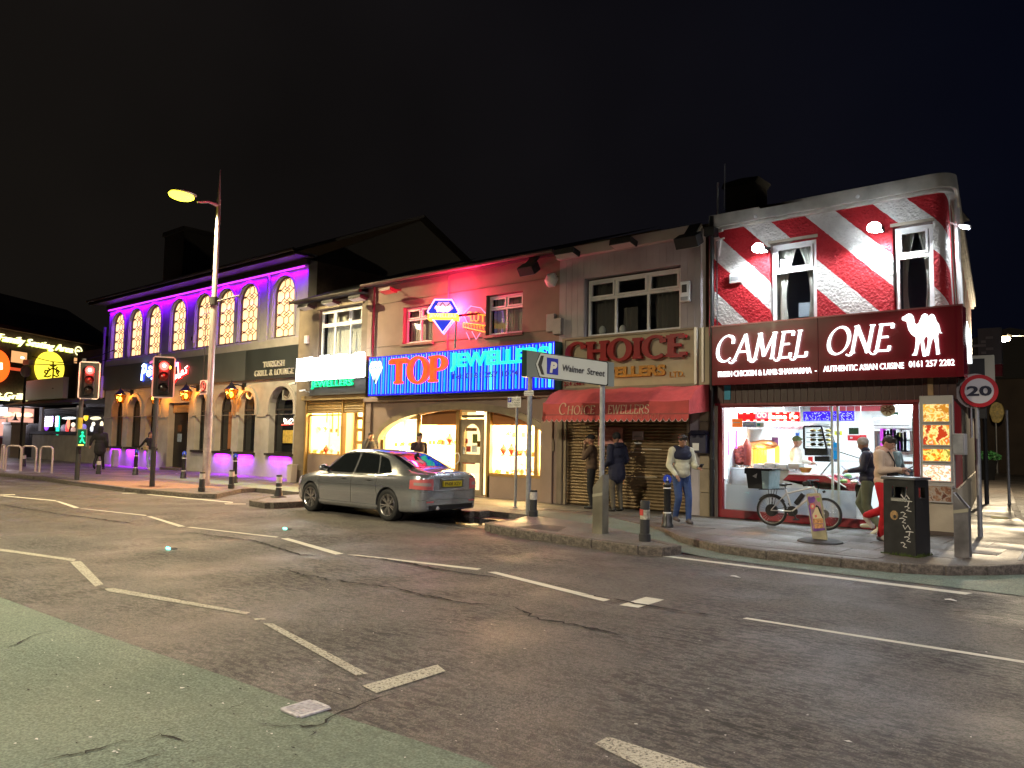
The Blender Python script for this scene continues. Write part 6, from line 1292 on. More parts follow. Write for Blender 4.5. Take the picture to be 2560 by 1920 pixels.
for lab,c,x0,y0,x1,y1,m,nm in(('blue STOP sticker on the takeaway glass','e1',1254,515,1321,700,mat('sky_blue_sticker',(.0,.33,.8),.4,emit=(0,.3,.8),es=.3),'window_sticker'),('orange sticker at the top left of the takeaway window','e1',133,252,248,345,mat('orange_sticker',(.8,.18,.03),.4,emit=(.8,.15,.02),es=.4),'window_sticker'),('white sticker with a teal square in the takeaway window','e1',400,292,482,346,WHITE,'window_sticker'),('lilac striped sticker strip under the red LED sign','e1',252,285,398,345,mat('lilac_sticker',(.35,.38,.7),.5,noise=(30,.5,1)),'window_sticker')):
 t,q=wallthing(nm,lab,'sticker',c,x0,y0,x1,y1,YF+.055,.004,m)
 if x0==1254:text('STOP',(q[0]+.015,YF+.053,q[2]+.17),(1,0,0),(0,0,1),q[1]-q[0]-.03,.06,WHITE,t,.002,.01)
 elif x0==400:MB().box(q[0]+.02,q[1]-.07,YF+.051,YF+.054,q[2]+.03,q[3]-.02).build('square',mat('teal',(.02,.35,.4),.5),t)
 else:MB().box(q[0]+.02,q[1]-.05,YF+.05,YF+.054,(q[2]+q[3])/2,(q[2]+q[3])/2+.02).build('print_line',WHITE,t)
for k,x in enumerate((1195,1320,1395,1490,1555,700,880)):
 a=onY('e1',x,88,YF+.6+.1*k);t=thing('hanging_cable','%s thin white cable in a row of seven hanging from the takeaway ceiling'%ORD[k],'cable',a,group='cables hanging from the takeaway ceiling');MB().tube([(a.x,a.y,RZ1),(a.x,a.y,a.z-.1-.03*k)],.006,5).sph((a.x,a.y,a.z-.12-.03*k),.012,6,5).build('cable',WHITE,t)
for x0,y0,x1,y1,lab,m in((560,450,640,550,'red and blue packet rack on the wall behind the worker',mat('packet_rack',(.25,.06,.2),.5,noise=(10,.6,2))),(835,400,872,440,'small blue square notice high behind the worker',mat('blue_square',(.02,.15,.7),.4)),(975,665,1020,760,'red bottle crate on the counter behind the worker',mat('bright_red',(.6,.02,.03),.4)),(1900,170,1970,210,'small green exit-style notice by the round ventilator',mat('green_notice',(.2,.45,.25),.5)),(360,400,520,520,'grey steel splash panel behind the grill',STW)):
 t,q=wallthing('kitchen_panel',lab,'panel','e1',x0,y0,x1,y1,YF+3.0 if x0!=1900 else YF+1,.05,m)
 MB().box(q[0],q[1],t.location.y-.01,t.location.y-.002,q[3]-.02,q[3]).build('trim',WHITE,t)
q=rc('e1',1985,800,2180,930,YF+.9);t=thing('till_counter','small steel counter with a dark till near the takeaway door','counter',((q[0]+q[1])/2,YF+.9,.14))
MB().box(q[0],q[1],YF+.9,YF+1.4,.14,q[3]-.2).build('cabinet',STW,t,bev=.01);MB().box(q[0]+.05,q[0]+.45,YF+.95,YF+1.3,q[3]-.198,q[3]).build('till',mat('grey_till',(.12,.13,.16),.5),t,bev=.02)
kd=thing('kiosk_building','low shop between pub and restaurant with blank white sign panels and half-open shutters','shop',(-47,YP,.12))
BRK=mat('far_brick',(.09,.055,.042),.9,noise=(6,.3,5),bump=(20,.4,.02))
KX0=onY('d1',315,1300,YP).x
kz=lambda x,y:onY('d1',x,y,YP).z
kx=lambda x,y=1000:onY('d1',x,y,YP).x
WALLK=mat('pale_low_wall',(.36,.33,.28),.8,noise=(1.5,.1,5),dirt=(2,.25,4))
MB().box(KX0,PX0-.02,YP-.1,YP+.1,.05,kz(600,1160)).build('low_wall',WALLK,kd)
MB().box(KX0-.1,PX0-.02,YP-.16,YP+.16,kz(600,1158),kz(600,1125)).build('wall_coping',BLACKM,kd)
zc0,zc1,zs0=kz(600,1130),kz(600,905),kz(600,990)
for a in(372,722):MB().box(kx(a),kx(a+26),YP-.02,YP+.1,zc0,zc1+.1).build('post',TRIM_G,kd)
slats(kx(400),kx(720),zs0,zc1,YP+.04,mat('dark_shutter',(.04,.035,.035),.5,.3),kd,.09);slats(kx(750),PX0-.03,zs0,zc1,YP+.04,MC['dark_shutter'],kd,.09)
MB().box(kx(398),PX0-.02,YP+.06,YP+.065,zc0,zs0+.1).build('pane',GLASS,kd)
MB().box(kx(380),PX0,YP+2.5,YP+2.6,.1,4).box(kx(380),PX0,YP,YP+2.6,3.5,3.6).build('inner_wall',mat('kiosk_inside',(.03,.025,.03),.8),kd)
for k,(x,y,w,h,c,e)in enumerate(((465,1038,60,22,(1,.35,.05),1.3),(545,1070,22,95,(.02,1,.55),2.2),(635,1090,22,50,(1,.05,.05),1.6),(490,1012,26,26,(.4,.1,1),1.5),(438,1085,40,26,(.35,.08,1),1),(645,1050,16,45,(1,.3,.15),1.6),(690,1062,30,16,(1,.8,.6),1.4),(650,1000,130,10,(.9,.95,1),1.3),(810,990,34,26,(1,.6,.03),1.5),(900,1002,90,12,(1,.9,.6),1),(880,1055,20,14,(1,.85,.7),1.5),(865,1100,18,22,(.9,.9,1),1.0),(958,1058,16,20,(1,.8,.5),1.6),(790,1085,40,22,(.35,.25,.9),.7),(600,1100,60,30,(.3,.2,.3),.5),(690,1110,40,20,(.9,.5,.4),.6))):
 p=onY('d1',x,y,YP+1.8);MB().sph(p,(w/110,.08,h/110),8,6).build('lit_object',mat('kiosk_light_%d'%k,c,.5,emit=c,es=e),kd,smooth=True)
lamp('AREA','kiosk_light',(kx(650),YP+1.4,3.2),30,(1,.85,.7),kd,3)
kw=thing('blank_sign_panel','large blank pale sign panel with a small black mark above the kiosk shutters','sign board',(kx(450),YP-.3,4))
MB().box(kx(268),kx(352),YP-.3,YP-.05,kz(450,828),kz(450,640)).build('side_panel',mat('grey_white_panel',(.62,.66,.66),.5),kw);MB().box(kx(352)+.01,kx(636),YP-.32,YP-.05,kz(450,826),kz(450,636)).build('panel',mat('grey_white_panel',(.62,.66,.66),.5,noise=(1,.06,3)),kw)
MB().box(kx(532),kx(545),YP-.33,YP-.321,kz(540,728),kz(540,720)).build('black_mark',BLACKM,kw)
kw=thing('blank_sign_panel','blank grey sign panel partly behind the left traffic signal','sign board',(kx(900),YP-.2,4));MB().box(kx(800),PX0-.03,YP-.24,YP-.04,kz(900,812),kz(900,615)).build('panel',MC['grey_white_panel'],kw);MB().box(kx(800),PX0-.03,YP-.26,YP-.241,kz(900,818),kz(900,812)).build('bottom_trim',GALV,kw)
MB().add([(kx(300),YP-1.6,kz(600,880)),(PX0-.05,YP-1.6,kz(600,890)),(PX0-.05,YP,kz(600,820)),(kx(180),YP,kz(600,820))],[(0,1,2,3)]).build('canopy_roof',mat('dark_canopy',(.03,.022,.03),.7),kd)
MB().box(kx(300),PX0-.05,YP-1.62,YP-1.58,kz(600,898),kz(600,878)).build('canopy_edge',BLACKM,kd)
MB().box(kx(640),PX0,YP+.3,YP+4,3.6,6.3).build('upper_wall',BRK,kd)
MB().tube([(PX0-.25,YP-.1,7.3),(PX0-.25,YP-.1,3.5)],.07,8).build('downpipe',GALV,kd,smooth=True)
P0=Vector((-57.5,16.4,0));DV=Vector((-.56,.83,0)).normalized();NV=Vector((DV.y,-DV.x,0))
P0=onZ('s',0,1141,.12);P0.z=0
def rp(c,x,y,off=0):return onP(c,x,y,P0+NV*off,NV)
def T_(v):return(v-P0).dot(DV)
rs=thing('restaurant_building','dark brick restaurant on the far left with lit yellow signs and an orange-lit upper window','restaurant',P0)
def rbox(t0,t1,z0,z1,o0,o1,name,m,par=rs,bev=0):
 vs=[P0+DV*t+NV*o+Vector((0,0,z))for z in(z0,z1)for t,o in((t0,o0),(t1,o0),(t1,o1),(t0,o1))]
 return MB().add(vs,[(0,3,2,1),(4,5,6,7),(0,1,5,4),(1,2,6,5),(2,3,7,6),(3,0,4,7)]).build(name,m,par,fix=True,bev=bev)
zr=rp('d1',0,155).z;tE=T_(rp('d1',1000,400))
rbox(-12,tE+2,0,zr,-10,0,'wall',BRK);rbox(-12,tE+2,zr,zr+.25,-10,.35,'eaves',mat('red_brown_eave',(.08,.025,.02),.6))
v0=[P0+DV*t+NV*o+Vector((0,0,z))for t in(-12,tE+2)for o,z in((.4,zr+.26),(-5,zr+3.4),(-10.4,zr+.26))]
MB().add(v0,[(0,1,4,3),(1,2,5,4),(0,2,1),(3,4,5)]).build('roof',SLATE,rs,fix=True)
YG_=emi('warm_white_neon',(1,.95,.42),1.6);YGR=emi('lime_halo',(.6,.7,.03),.22)
sgn=thing('restaurant_letter_sign','glowing words Family Seating Area high on the dark restaurant','illuminated sign',P0+Vector((0,0,7)))
a=rp('d1',-30,300,.1);b=rp('d1',676,380,.1);z0=(a.z+b.z)/2-.25
sc_z=rp('d1',400,350,.1).z
text('Family Seating Area',a+Vector((0,0,rp('d1',300,345,.1).z-a.z-.0)),DV,(0,0,1),(b-a).length,.62,YG_,sgn,.12,.0,.25,True)
text('Family Seating Area',a+Vector((0,0,rp('d1',300,345,.1).z-a.z-.04))-NV*.07,DV,(0,0,1),(b-a).length,.66,YGR,sgn,.03,.03,.25)
c=rp('d1',740,368,.12);ring=[c+DV*(.36*cos(k*pi/10))+Vector((0,0,.3*sin(k*pi/10)))for k in range(20)]
MB().tube(ring,.04,6,closed=True).build('ring',YG_,sgn);MB().tube([c+DV*x+Vector((0,0,z))for x,z in((-.2,-.06),(-.13,.08),(-.07,-.06),(0,.08),(.07,-.06),(.13,.06),(.2,-.06))],.025,5).build('script',YG_,sgn)
c=rp('d1',484,532,.3);rr=(rp('d1',612,540,.3)-rp('d1',357,540,.3)).length/2*.98
t=thing('round_yellow_sign','big round glowing yellow sign with dark ornamental strokes','illuminated sign',c)
n=32;vs=[c+DV*(rr*cos(2*pi*k/n))+Vector((0,0,rr*.88*sin(2*pi*k/n)))+NV*o for o in(-.25,0)for k in range(n)]
MB().add(vs,[tuple(range(n)),tuple(range(2*n-1,n-1,-1))]+[(k,k+n,(k+1)%n+n,(k+1)%n)for k in range(n)]).build('disc',mat('yellow_disc',(.7,.6,.05),.4,emit=(1,.8,.05),es=1.25,noise=(.9,.25,4)),t,fix=True)
for st in([(500,470),(502,560),(495,640)],[(440,580),(420,570),(425,550),(445,550),(450,570),(430,595),(415,605),(450,612),(480,600)],[(545,580),(560,560),(545,545),(530,560),(540,585),(555,600),(530,608),(500,595)],[(455,525),(470,545),(500,525),(525,545),(540,520)],[(470,500),(500,515),(530,500)],[(465,545),(455,560)],[(530,545),(545,560)]):
 MB().tube([rp('d1',x,y,.36)for x,y in st],.055,5).build('stroke',mat('olive_stroke',(.12,.07,.01),.6),t)
c=rp('d1',-30,510,.3);t=thing('round_orange_sign','edge of a round glowing orange-red sign at the left border','illuminated sign',c)
vs=[c+DV*(1.1*cos(2*pi*k/n))+Vector((0,0,1.05*sin(2*pi*k/n)))+NV*o for o in(-.25,0)for k in range(n)]
MB().add(vs,[tuple(range(n)),tuple(range(2*n-1,n-1,-1))]+[(k,k+n,(k+1)%n+n,(k+1)%n)for k in range(n)]).build('disc',mat('orange_disc',(.7,.1,.02),.4,emit=(1,.1,.01),es=1.4),t,fix=True)
MB().tube([rp('d1',3,480,.36),rp('d1',4,540,.36)],.12,6).build('stroke',emi('orange_white',(1,.8,.5),4),t)
for(x0,y0,x1,y1,m)in((92,362,256,492,mat('orange_lit_room',(.6,.35,.15),.6,emit=(1,.5,.2),es=.62,noise=(1.2,.25,3))),(80,515,226,566,mat('red_lit_room',(.6,.2,.1),.6,emit=(1,.12,.04),es=.45)),(686,430,828,500,MC['orange_lit_room'])):
 a=rp('d1',x0,(y0+y1)/2);b=rp('d1',x1,(y0+y1)/2);z1,z0=rp('d1',(x0+x1)/2,y0).z,rp('d1',(x0+x1)/2,y1).z
 w=rbox(T_(a),T_(b),z0,z1,-.1,.03,'window',BLACKM);rbox(T_(a)+.08,T_(b)-.08,z0+.08,z1-.08,.031,.05,'pane',m,w)
 for f in(.62,):pass
 if x0==92:rbox(T_(a)+.6*(T_(b)-T_(a)),T_(a)+.75*(T_(b)-T_(a)),(z0+z1)/2-.05,(z0+z1)/2+.05,.051,.08,'ceiling_lamp',emi('warm_spot',(1,.9,.7),6),w)
a=rp('d1',-5,760,.2);b=rp('d1',210,775,.2)
g2=thing('gourmet_grill_sign','glowing yellow letters Gourmet Grill above the far left shop window','illuminated sign',a)
text('Gourmet Grill',a-DV*3.2+Vector((0,0,-.35)),DV,(0,0,1),(b-a).length+3.2,.42,YG_,g2,.1,.0,.15,True)
a2=rp('d1',-10,815,.2);b2=rp('d1',82,815,.2);text('World',a2+Vector((0,0,-.12)),DV,(0,0,1),(b2-a2).length,.25,YG_,g2,.1,.0,.15,True)
MB().tube([rp('d1',x,y,.25)for x,y in((238,760),(240,815),(252,830),(264,815),(266,735))],.1,6).build('letter',YG_,g2)
a=rp('d1',-60,900);b=rp('d1',325,900);z1,z0=rp('d1',150,893).z,rp('d1',100,1178).z;zmid=rp('d1',150,990).z
WARMR=mat('warm_pink_room',(.6,.35,.28),.7,emit=(1,.5,.38),es=.55,noise=(1.5,.3,3))
w=rbox(T_(a),T_(b),rp('d1',260,1050).z,z1,-.1,.02,'window',WHITE);n=3;dt=(T_(b)-T_(a))/n
for k in range(n):
 rbox(T_(a)+k*dt+.08,T_(a)+(k+1)*dt-.08,zmid+.05,z1-.08,.021,.04,'pane',emi('cool_white_panel',(.75,.85,1),1.6)if k==0 else WARMR,w);rbox(T_(a)+k*dt+.08,T_(a)+(k+1)*dt-.08,rp('d1',260,1050).z+.05,zmid-.05,.021,.04,'pane',WARMR,w)
for x,y in((165,968),(262,970),(72,965)):MB().sph(rp('d1',x,y,.15),(.3,.3,.16),8,6).build('pendant_lamp',emi('pendant_orange',(1,.6,.35),1.6),w,smooth=True)
a=rp('d1',-60,1090);b=rp('d1',48,1090);w=rbox(T_(a),T_(b),rp('d1',0,1180).z,rp('d1',0,995).z,-.1,.1,'window',WHITE);rbox(T_(a)+.1,T_(b)-.12,rp('d1',0,1165).z,rp('d1',0,1008).z,.101,.12,'pane',WARMR,w)
rbox(T_(a)-3,T_(b),.05,rp('d1',0,1185).z,.0,.25,'brick_base',mat('red_brick_base',(.16,.06,.045),.9,noise=(7,.3,4)))
rbox(-12,tE,rp('d1',100,890).z,rp('d1',100,850).z,0,1.4,'canopy',BLACKM)
lamp('AREA','restaurant_window_light',rp('d1',60,960,.6),120,(.9,.85,1),rs,4,1.5,rot=(radians(-90),0,atan2(DV.y,DV.x)))
p=onZ('d1',120,1370,.12);t=thing('gate_pier','grey square gate pier with a pointed finial beside the dark fence','pier',p)
w=.75;hgt=onY('d1',125,1040,p.y).z
MB().box(p.x-w,p.x+w,p.y-.4,p.y+.4,.05,hgt-.15).build('shaft',mat('pier_render',(.25,.23,.2),.85,noise=(2,.15,5)),t,bev=.02);MB().box(p.x-w-.08,p.x+w+.08,p.y-.48,p.y+.48,hgt-.15,hgt).build('cap',MC['pier_render'],t,bev=.02);MB().lathe([(.22,hgt),(.1,hgt+.1),(.06,hgt+.25),(.0,hgt+.5)],8,p).build('finial',BLACKM,t)
a=onY('d1',195,1200,17.2);b=onY('d1',360,1200,17.2);t=thing('dark_gate','solid black boarded gate between the grey pier and the pale low wall','gate',(a.x,17.2,.12))
z1=onY('d1',280,1052,17.2).z
for k in range(8):x=a.x+(b.x-a.x)*k/8;MB().box(x,x+(b.x-a.x)/8-.02,17.2,17.25,.14,z1).build('board',BLACKM,t)
MB().box(a.x,b.x,17.26,17.32,z1-.3,z1-.18).box(a.x,b.x,17.26,17.32,.5,.62).build('rail',BLACKM,t)
p=onY('d1',243,560,16);t=thing('security_camera','pale dome camera on a stubby post between the lit restaurant window and the yellow disc','security camera',p)
MB().sph(p,(.28,.28,.36),10,8).build('dome',TRIM_G,t,smooth=True);MB().bar(p+Vector((-.2,0,.55)),p+Vector((.8,0,.5)),.25,.3).build('head',WHITE,t);MB().tube([p-Vector((0,0,.3)),(p.x-.1,16,.1)],.07,6).build('post',BLACKM,t)
a=onY('d1',300,490,16);b=onY('d1',1080,440,16);t=thing('overhead_wire','thin dark wires strung across in front of the yellow round sign','wire',a)
for dz in(0,.45):MB().tube([a.lerp(b,k/10)+Vector((0,0,-.5*sin(pi*k/10)*(1 if dz else .3)+dz))for k in range(11)],.025,4).build('wire',BLACKM,t)
fb_=thing('distant_house','dim distant house end seen down the side street','house',(-9,62,0))
MB().box(-20,3,62,70,0,6.5).build('wall',mat('far_house_wall',(.06,.045,.035),.9,noise=(.8,.3,4)),fb_);MB().prism([(-20.4,6.5),(3.4,6.5),(3.4,6.8),(-8,10),(-20.4,6.8)],61.6,70.4).build('roof',SLATE,fb_,fix=True)
for k in range(3):f=MB().box(-7+k*3.2,-5.6+k*3.2,61.94,61.99,1.0,2.6).build('window',TRIM_G,fb_);MB().box(-6.9+k*3.2,-5.7+k*3.2,61.9,61.93,1.1,2.5).build('pane',mat('dim_pane',(.06,.06,.05),.2,emit=(.7,.6,.35),es=.04+.06*k),f)
def parked(x,y,rz,lab,col):
 t=thing('parked_car',lab,'car',(x,y,0),local=True,rz=rz)
 m=mat('car_paint_%s'%lab.split()[0],col,.2,.5,coat=.5)
 b=MB();sec=[(-2.1,.75,.35,.7),(-2.0,.85,.25,.9),(-1.2,.88,.22,.98),(-.6,.88,.2,1.02),(1.0,.88,.2,1.0),(1.9,.82,.25,.92),(2.1,.7,.35,.7)]
 rows=[[(x_,0,zb),(x_,w_,zb),(x_,w_+.02,(zb+zt)/2),(x_,w_-.06,zt),(x_,0,zt+.02)]for x_,w_,zb,zt in sec]
 full=[[(p[0],-p[1],p[2])for p in r[::-1]][:-1]+r for r in rows];b.grid(full);b.add([p for p in full[0]],[tuple(range(9))]);b.add([p for p in full[-1]],[tuple(range(8,-1,-1))]);b.build('body',m,t,smooth=True,ang=50,fix=True)
 c=[(-1.75,.7,.96),(-1.1,.6,1.38),(.1,.6,1.42),(.95,.7,.99)]
 g=[[(x_,-w_,z_)for x_,w_,z_ in c],[(x_,w_,z_)for x_,w_,z_ in c]];base=[(-1.75,-.78,.94),(.95,-.78,.94),(.95,.78,.94),(-1.75,.78,.94)]
 cb=MB().add([(-1.75,-.74,.95),(-1.1,-.58,1.4),(.1,-.58,1.42),(.95,-.74,.97),(-1.75,.74,.95),(-1.1,.58,1.4),(.1,.58,1.42),(.95,.74,.97)],[(0,1,2,3),(7,6,5,4),(0,4,5,1),(2,6,7,3)]).build('window',DARKGLASS,t,bev=.03);MB().add([(-1.12,-.6,1.41),(.12,-.6,1.43),(.12,.6,1.43),(-1.12,.6,1.41)],[(0,1,2,3)]).build('roof',m,t)
 for sx_ in(-1.3,1.3):
  for sy_ in(-.86,.86):MB().lathe([(.3,-.1),(.33,-.08),(.33,.08),(.3,.1)],16,(sx_,sy_,.33),'y').build('wheel',BLACKM,t,smooth=True)
 for s_ in(-.62,.62):MB().box(2.0,2.12,s_-.16,s_+.16,.62,.76).build('headlight',mat('dull_lens',(.5,.48,.46),.3),t);MB().box(-2.13,-2.0,s_-.16,s_+.16,.65,.85).build('tail_light',mat('dull_red_lens',(.3,.01,.01),.3),t)
p=onZ('d7',350,920,.05);parked(p.x,p.y,radians(20),'dark parked hatchback beyond the traffic cone down the side street',(.02,.02,.025))
p=onZ('d7',450,930,.05);parked(p.x+1.4,p.y-4,radians(85),'black parked car cut off by the right edge in the side street',(.015,.015,.02))
p=onZ('d7',440,1150,.0);parked(p.x+1.7,p.y+1.2,radians(-84),'white-fronted parked car just entering the right edge of the photo',(.5,.52,.55))
p=onZ('d7',378,958,.08);t=thing('traffic_cone','small orange traffic cone in front of the parked cars','traffic cone',p)
MB().lathe([(.17,.04),(.04,.9)],12,p).build('cone',mat('orange_cone',(.55,.09,.03),.5),t,smooth=True);MB().box(p.x-.24,p.x+.24,p.y-.24,p.y+.24,p.z,p.z+.05).build('base',BLACKM,t)
p=onZ('d7',215,1025,.12);t=thing('potted_shrub','bushy green shrub in a tall black planter on the side street','plant',p)
hz=onY('d7',215,905,p.y).z;hw=.5
MB().lathe([(.3,.12),(.48,hz)],4,(p.x,p.y,0)).build('planter',BLACK,t);R3=random.Random(8);lm=MB();ztop=onY('d7',225,848,p.y).z
for k in range(900):
 a=R3.uniform(0,6.28);r=hw*1.25*sqrt(R3.random());z=hz+(ztop-hz)*R3.random()*(1-.35*(r/hw)**2)+.05;c=Vector((p.x+r*cos(a),p.y+r*sin(a),z));u=Vector((R3.uniform(-1,1),R3.uniform(-1,1),R3.uniform(-1,1))).normalized()*.07;v=Vector((R3.uniform(-1,1),R3.uniform(-1,1),R3.uniform(-.5,1))).normalized()*.035
 lm.add([c-u,c+v,c+u,c-v],[(0,1,2,3)])
o=lm.build('foliage',mat('glossy_leaf',(.05,.2,.06),.45,noise=(5,.5,2)),t);o['kind']='stuff';MB().tube([(p.x,p.y,hz),(p.x,p.y,hz+.3)],.03,6).build('trunk',mat('bark',(.08,.05,.03),.9),t)
def sign_post(c,xb,yb,xt,yt,lab,r=.038,m=GALV,z=.12,cat='post',top=True):
 p=onZ(c,xb,yb,z);q=onY(c,xt,yt,p.y);t=thing('signpost',lab,cat,p)
 MB().tube([(p.x,p.y,z),(q.x*.0+p.x+(q.x-p.x)*.0,p.y,q.z)],r,12).build('pole',m,t,smooth=True);
 MB().lathe([(r+.02,z),(r+.02,z+.03),(r,z+.04)],12,(p.x,p.y,0)).build('collar',m,t)
 return t,p,q.z
t,p,zt=sign_post('d7',350,1175,318,598,'bare grey post leaning by the side street, right of the wrapped sign')
t,p,zt=sign_post('d7',277,983,262,650,'grey post carrying a yellow plastic-wrapped sign down the side street',.05)
a=onP('d7',274,615,(p.x,p.y,0),(0,1,0));s_=(p.y/15.8)*.0+.34
R3=random.Random(5);vs=[]
for k in range(14):
 an=2*pi*k/14;vs.append((a.x+(.42+R3.uniform(-.04,.04))*cos(an),a.z+(.72+R3.uniform(-.05,.05))*sin(an)))
MB().prism(vs,p.y-.12,p.y+.05).build('wrapped_sign',mat('yellow_bag',(.55,.42,.12),.35,noise=(6,.4,4),bump=(8,.6,.05)),t,fix=True,bev=.03)
sl=onP('d7',320,165,(0,34,0),(0,1,0));t=thing('street_lamp','small warm street lamp shining far down the side street at the right','street lamp',(sl.x+.8,34,.1))
MB().tube([(sl.x+.8,34.4,.1),(sl.x+.8,34.4,sl.z+.1),(sl.x+.1,34,sl.z+.15)],.06,8).build('column',BLACKM,t);MB().sph(sl,(.2,.15,.1),10,6).build('lamp_head',emi('warm_lamp_head',(1,.75,.4),70),t,smooth=True)
lamp('POINT','lamp_light',sl-Vector((0,0,.2)),2500,(1,.8,.52),t,.15)
t,p,zt=sign_post('d7',212,870,200,655,'thin dark post with a small square notice far down the side street',.05,BLACKM)
MB().box(p.x-.3,p.x+.35,p.y-.06,p.y,zt-1.2,zt-.5).build('notice',mat('grey_notice',(.3,.3,.3),.6),t)
SP=thing('speed_sign','round white 20 sign with a red ring on a grey post at the corner','road sign',onZ('s',2451,1342,.12));p=ORG[SP.name].copy()
pc=onY('c6',1910,155,p.y-.06);R0=(onY('c6',2040,155,p.y).x-onY('c6',1783,155,p.y).x)/2
nrm=Vector((.0,-1,0));fdir=(Vector((0,0,0))-Vector((pc.x,pc.y,0))).normalized();ru=Vector((-fdir.y,fdir.x,0))
R0=(onP('c6',2040,155,pc,fdir)-onP('c6',1783,155,pc,fdir)).length/2
def disc(c,r,o0,o1,n=40,hole=0):
 vs=[c+ru*(r*cos(2*pi*k/n))+Vector((0,0,r*sin(2*pi*k/n)))+fdir*o for o in(o0,o1)for k in range(n)]
 return MB().add(vs,[tuple(range(n)),tuple(range(2*n-1,n-1,-1))]+[(k,k+n,(k+1)%n+n,(k+1)%n)for k in range(n)])
disc(pc,R0,0,.02).build('ring',mat('reflective_red',(.5,.01,.02),.35),SP,fix=True);disc(pc,R0*.77,.021,.026).build('face',mat('reflective_white',(.62,.6,.62),.4),SP,fix=True)
disc(pc-fdir*.06+ru*-.06,R0*1.08,0,.02).build('back_plate',TRIM_G,SP,fix=True)
DB=mat('dark_blue_black',(.008,.01,.03),.4)
hh=R0*.62;text('20',pc+fdir*.028-ru*(R0*.66)*(1 if ru.x>0 else-1)-Vector((0,0,hh/2)),ru if ru.x>0 else-ru,(0,0,1),R0*1.32,hh,DB,SP,.004,.035)
MB().tube([(p.x,p.y,.12),(p.x,p.y,pc.z+R0*.9)],.042,12).tube([(p.x-.09,p.y-.03,.9+1.0),(p.x-.09,p.y-.03,pc.z)],.02,8).build('pole',GALV,SP,smooth=True)
MB().bar((p.x-.1,p.y-.03,pc.z-.1),(p.x+.1,p.y-.03,pc.z-.1),.03,.04).build('clamp',GALV,SP)
MB().box(p.x-.14,p.x+.14,p.y-.02,p.y+.1,pc.z-R0-.2,pc.z-R0-.0).build('sign_light',BLACKM,SP)
pL,pR=onZ('s',1320,1287,.13),onZ('s',1503,1333,.13)
WS=thing('direction_sign','white Walmer Street parking direction sign on two grey posts','direction sign',((pL.x+pR.x)/2,(pL.y+pR.y)/2,.13))
n3=Vector((-pR.x,-pR.y,0)).normalized()
def wsp(x,y,off=.0):return onP('d4',x,y,Vector((pR.x,pR.y,0))+n3*(.06+off),n3)
def wpoly(pts,o0,o1,m,name,P_=pR):
 vs=[onP('d4',x,y,Vector((P_.x,P_.y,0))+n3*.06,n3)+n3*o for o in(o0,o1)for x,y in pts];n=len(pts)
 return MB().add(vs,[tuple(range(n)),tuple(range(2*n-1,n-1,-1))]+[(k,k+n,(k+1)%n+n,(k+1)%n)for k in range(n)]).build(name,m,WS,fix=True)
u3=(wsp(1640,440)-wsp(485,285)).normalized();v3=n3.cross(u3)
SGN=mat('sign_face_white',(.6,.64,.66),.3,spec=.6);SBL=mat('sign_black',(.01,.01,.012),.35)
wpoly([(255,245),(1765,460),(1765,880),(255,700)],-.02,.0,mat('sign_backing',(.25,.29,.3),.45,.3),'rear_board',pL)
wpoly([(175,240),(254,245),(254,700),(160,690)],-.35,.0,mat('dark_green_edge',(.01,.04,.03),.5),'rear_board_edge',pL)
wpoly([(405,490),(485,285),(1640,440),(1666,470),(1662,850),(1640,868),(470,712)],.0,.012,SBL,'border')
wpoly([(415,485),(497,297),(1630,455),(1650,480),(1645,825),(1625,848),(482,700)],.013,.016,SGN,'face')
wpoly([(448,497),(500,338),(552,345),(512,507),(560,672),(512,668)],.017,.019,mat('chevron_grey',(.06,.06,.06),.3),'chevron')
BLU=mat('parking_blue',(.03,.04,.5),.35);wpoly([(605,372),(800,400),(798,678),(603,655)],.017,.019,BLU,'parking_panel')
def wtext(s_,x0,x1,yb,yt,m,b_=0,yr=None):
 a=wsp(x0,yb,.02);w_=(wsp(x1,yb,.02)-a).length;h=(wsp(x0,yt,.02)-a).length
 text(s_,a,u3,v3,w_,h,m,WS,.003,b_)
wtext('P',652,765,632,440,WHITE,.06);wtext('Walmer',858,1245,603,490,SBL,.008);wtext('Street',1292,1600,662,552,SBL,.008)
zT=wsp(1580,850).z;zTL=onP('d4',330,700,pL,n3).z
MB().tube([(pR.x,pR.y,.13),(pR.x,pR.y,zT+.35)],.045,12).build('pole',GALV,WS,smooth=True);MB().tube([(pL.x,pL.y,.13),(pL.x,pL.y,zTL+.45)],.055,12).build('pole',GALV,WS,smooth=True)
def wallplate(c,x0,y0,x1,y1,P_,lab,lines,par=None,blue=False):
 a=onY(c,x0,(y0+y1)/2,P_.y-.06);b=onY(c,x1,(y0+y1)/2,P_.y-.06);z0,z1=onY(c,(x0+x1)/2,y1,P_.y-.06).z,onY(c,(x0+x1)/2,y0,P_.y-.06).z
 o=MB().box(a.x,b.x,P_.y-.07,P_.y-.06,z0,z1).build('plate',WHITE,par,bev=.003)
 for i,s_ in enumerate(lines):
  h=(z1-z0)*.62/len(lines);z=z1-(z1-z0)*(.12+.8*(i+1)/len(lines))+.02*(z1-z0)
  text(s_,(a.x+(.34 if blue and i<3 else .06)*(b.x-a.x),P_.y-.0705,z),(1,0,0),(0,0,1),(b.x-a.x)*(.6 if blue and i<3 else .86),h,SBL,par,.001)
 if blue:
  q0=a.x+.03*(b.x-a.x);w_=.26*(b.x-a.x);MB().box(q0,q0+w_,P_.y-.075,P_.y-.0705,z1-(z1-z0)*.5,z1-(z1-z0)*.08).build('parking_panel',BLU,par)
  text('P',(q0+.3*w_,P_.y-.0755,z1-(z1-z0)*.44),(1,0,0),(0,0,1),w_*.42,(z1-z0)*.28,WHITE,par,.001,.04)
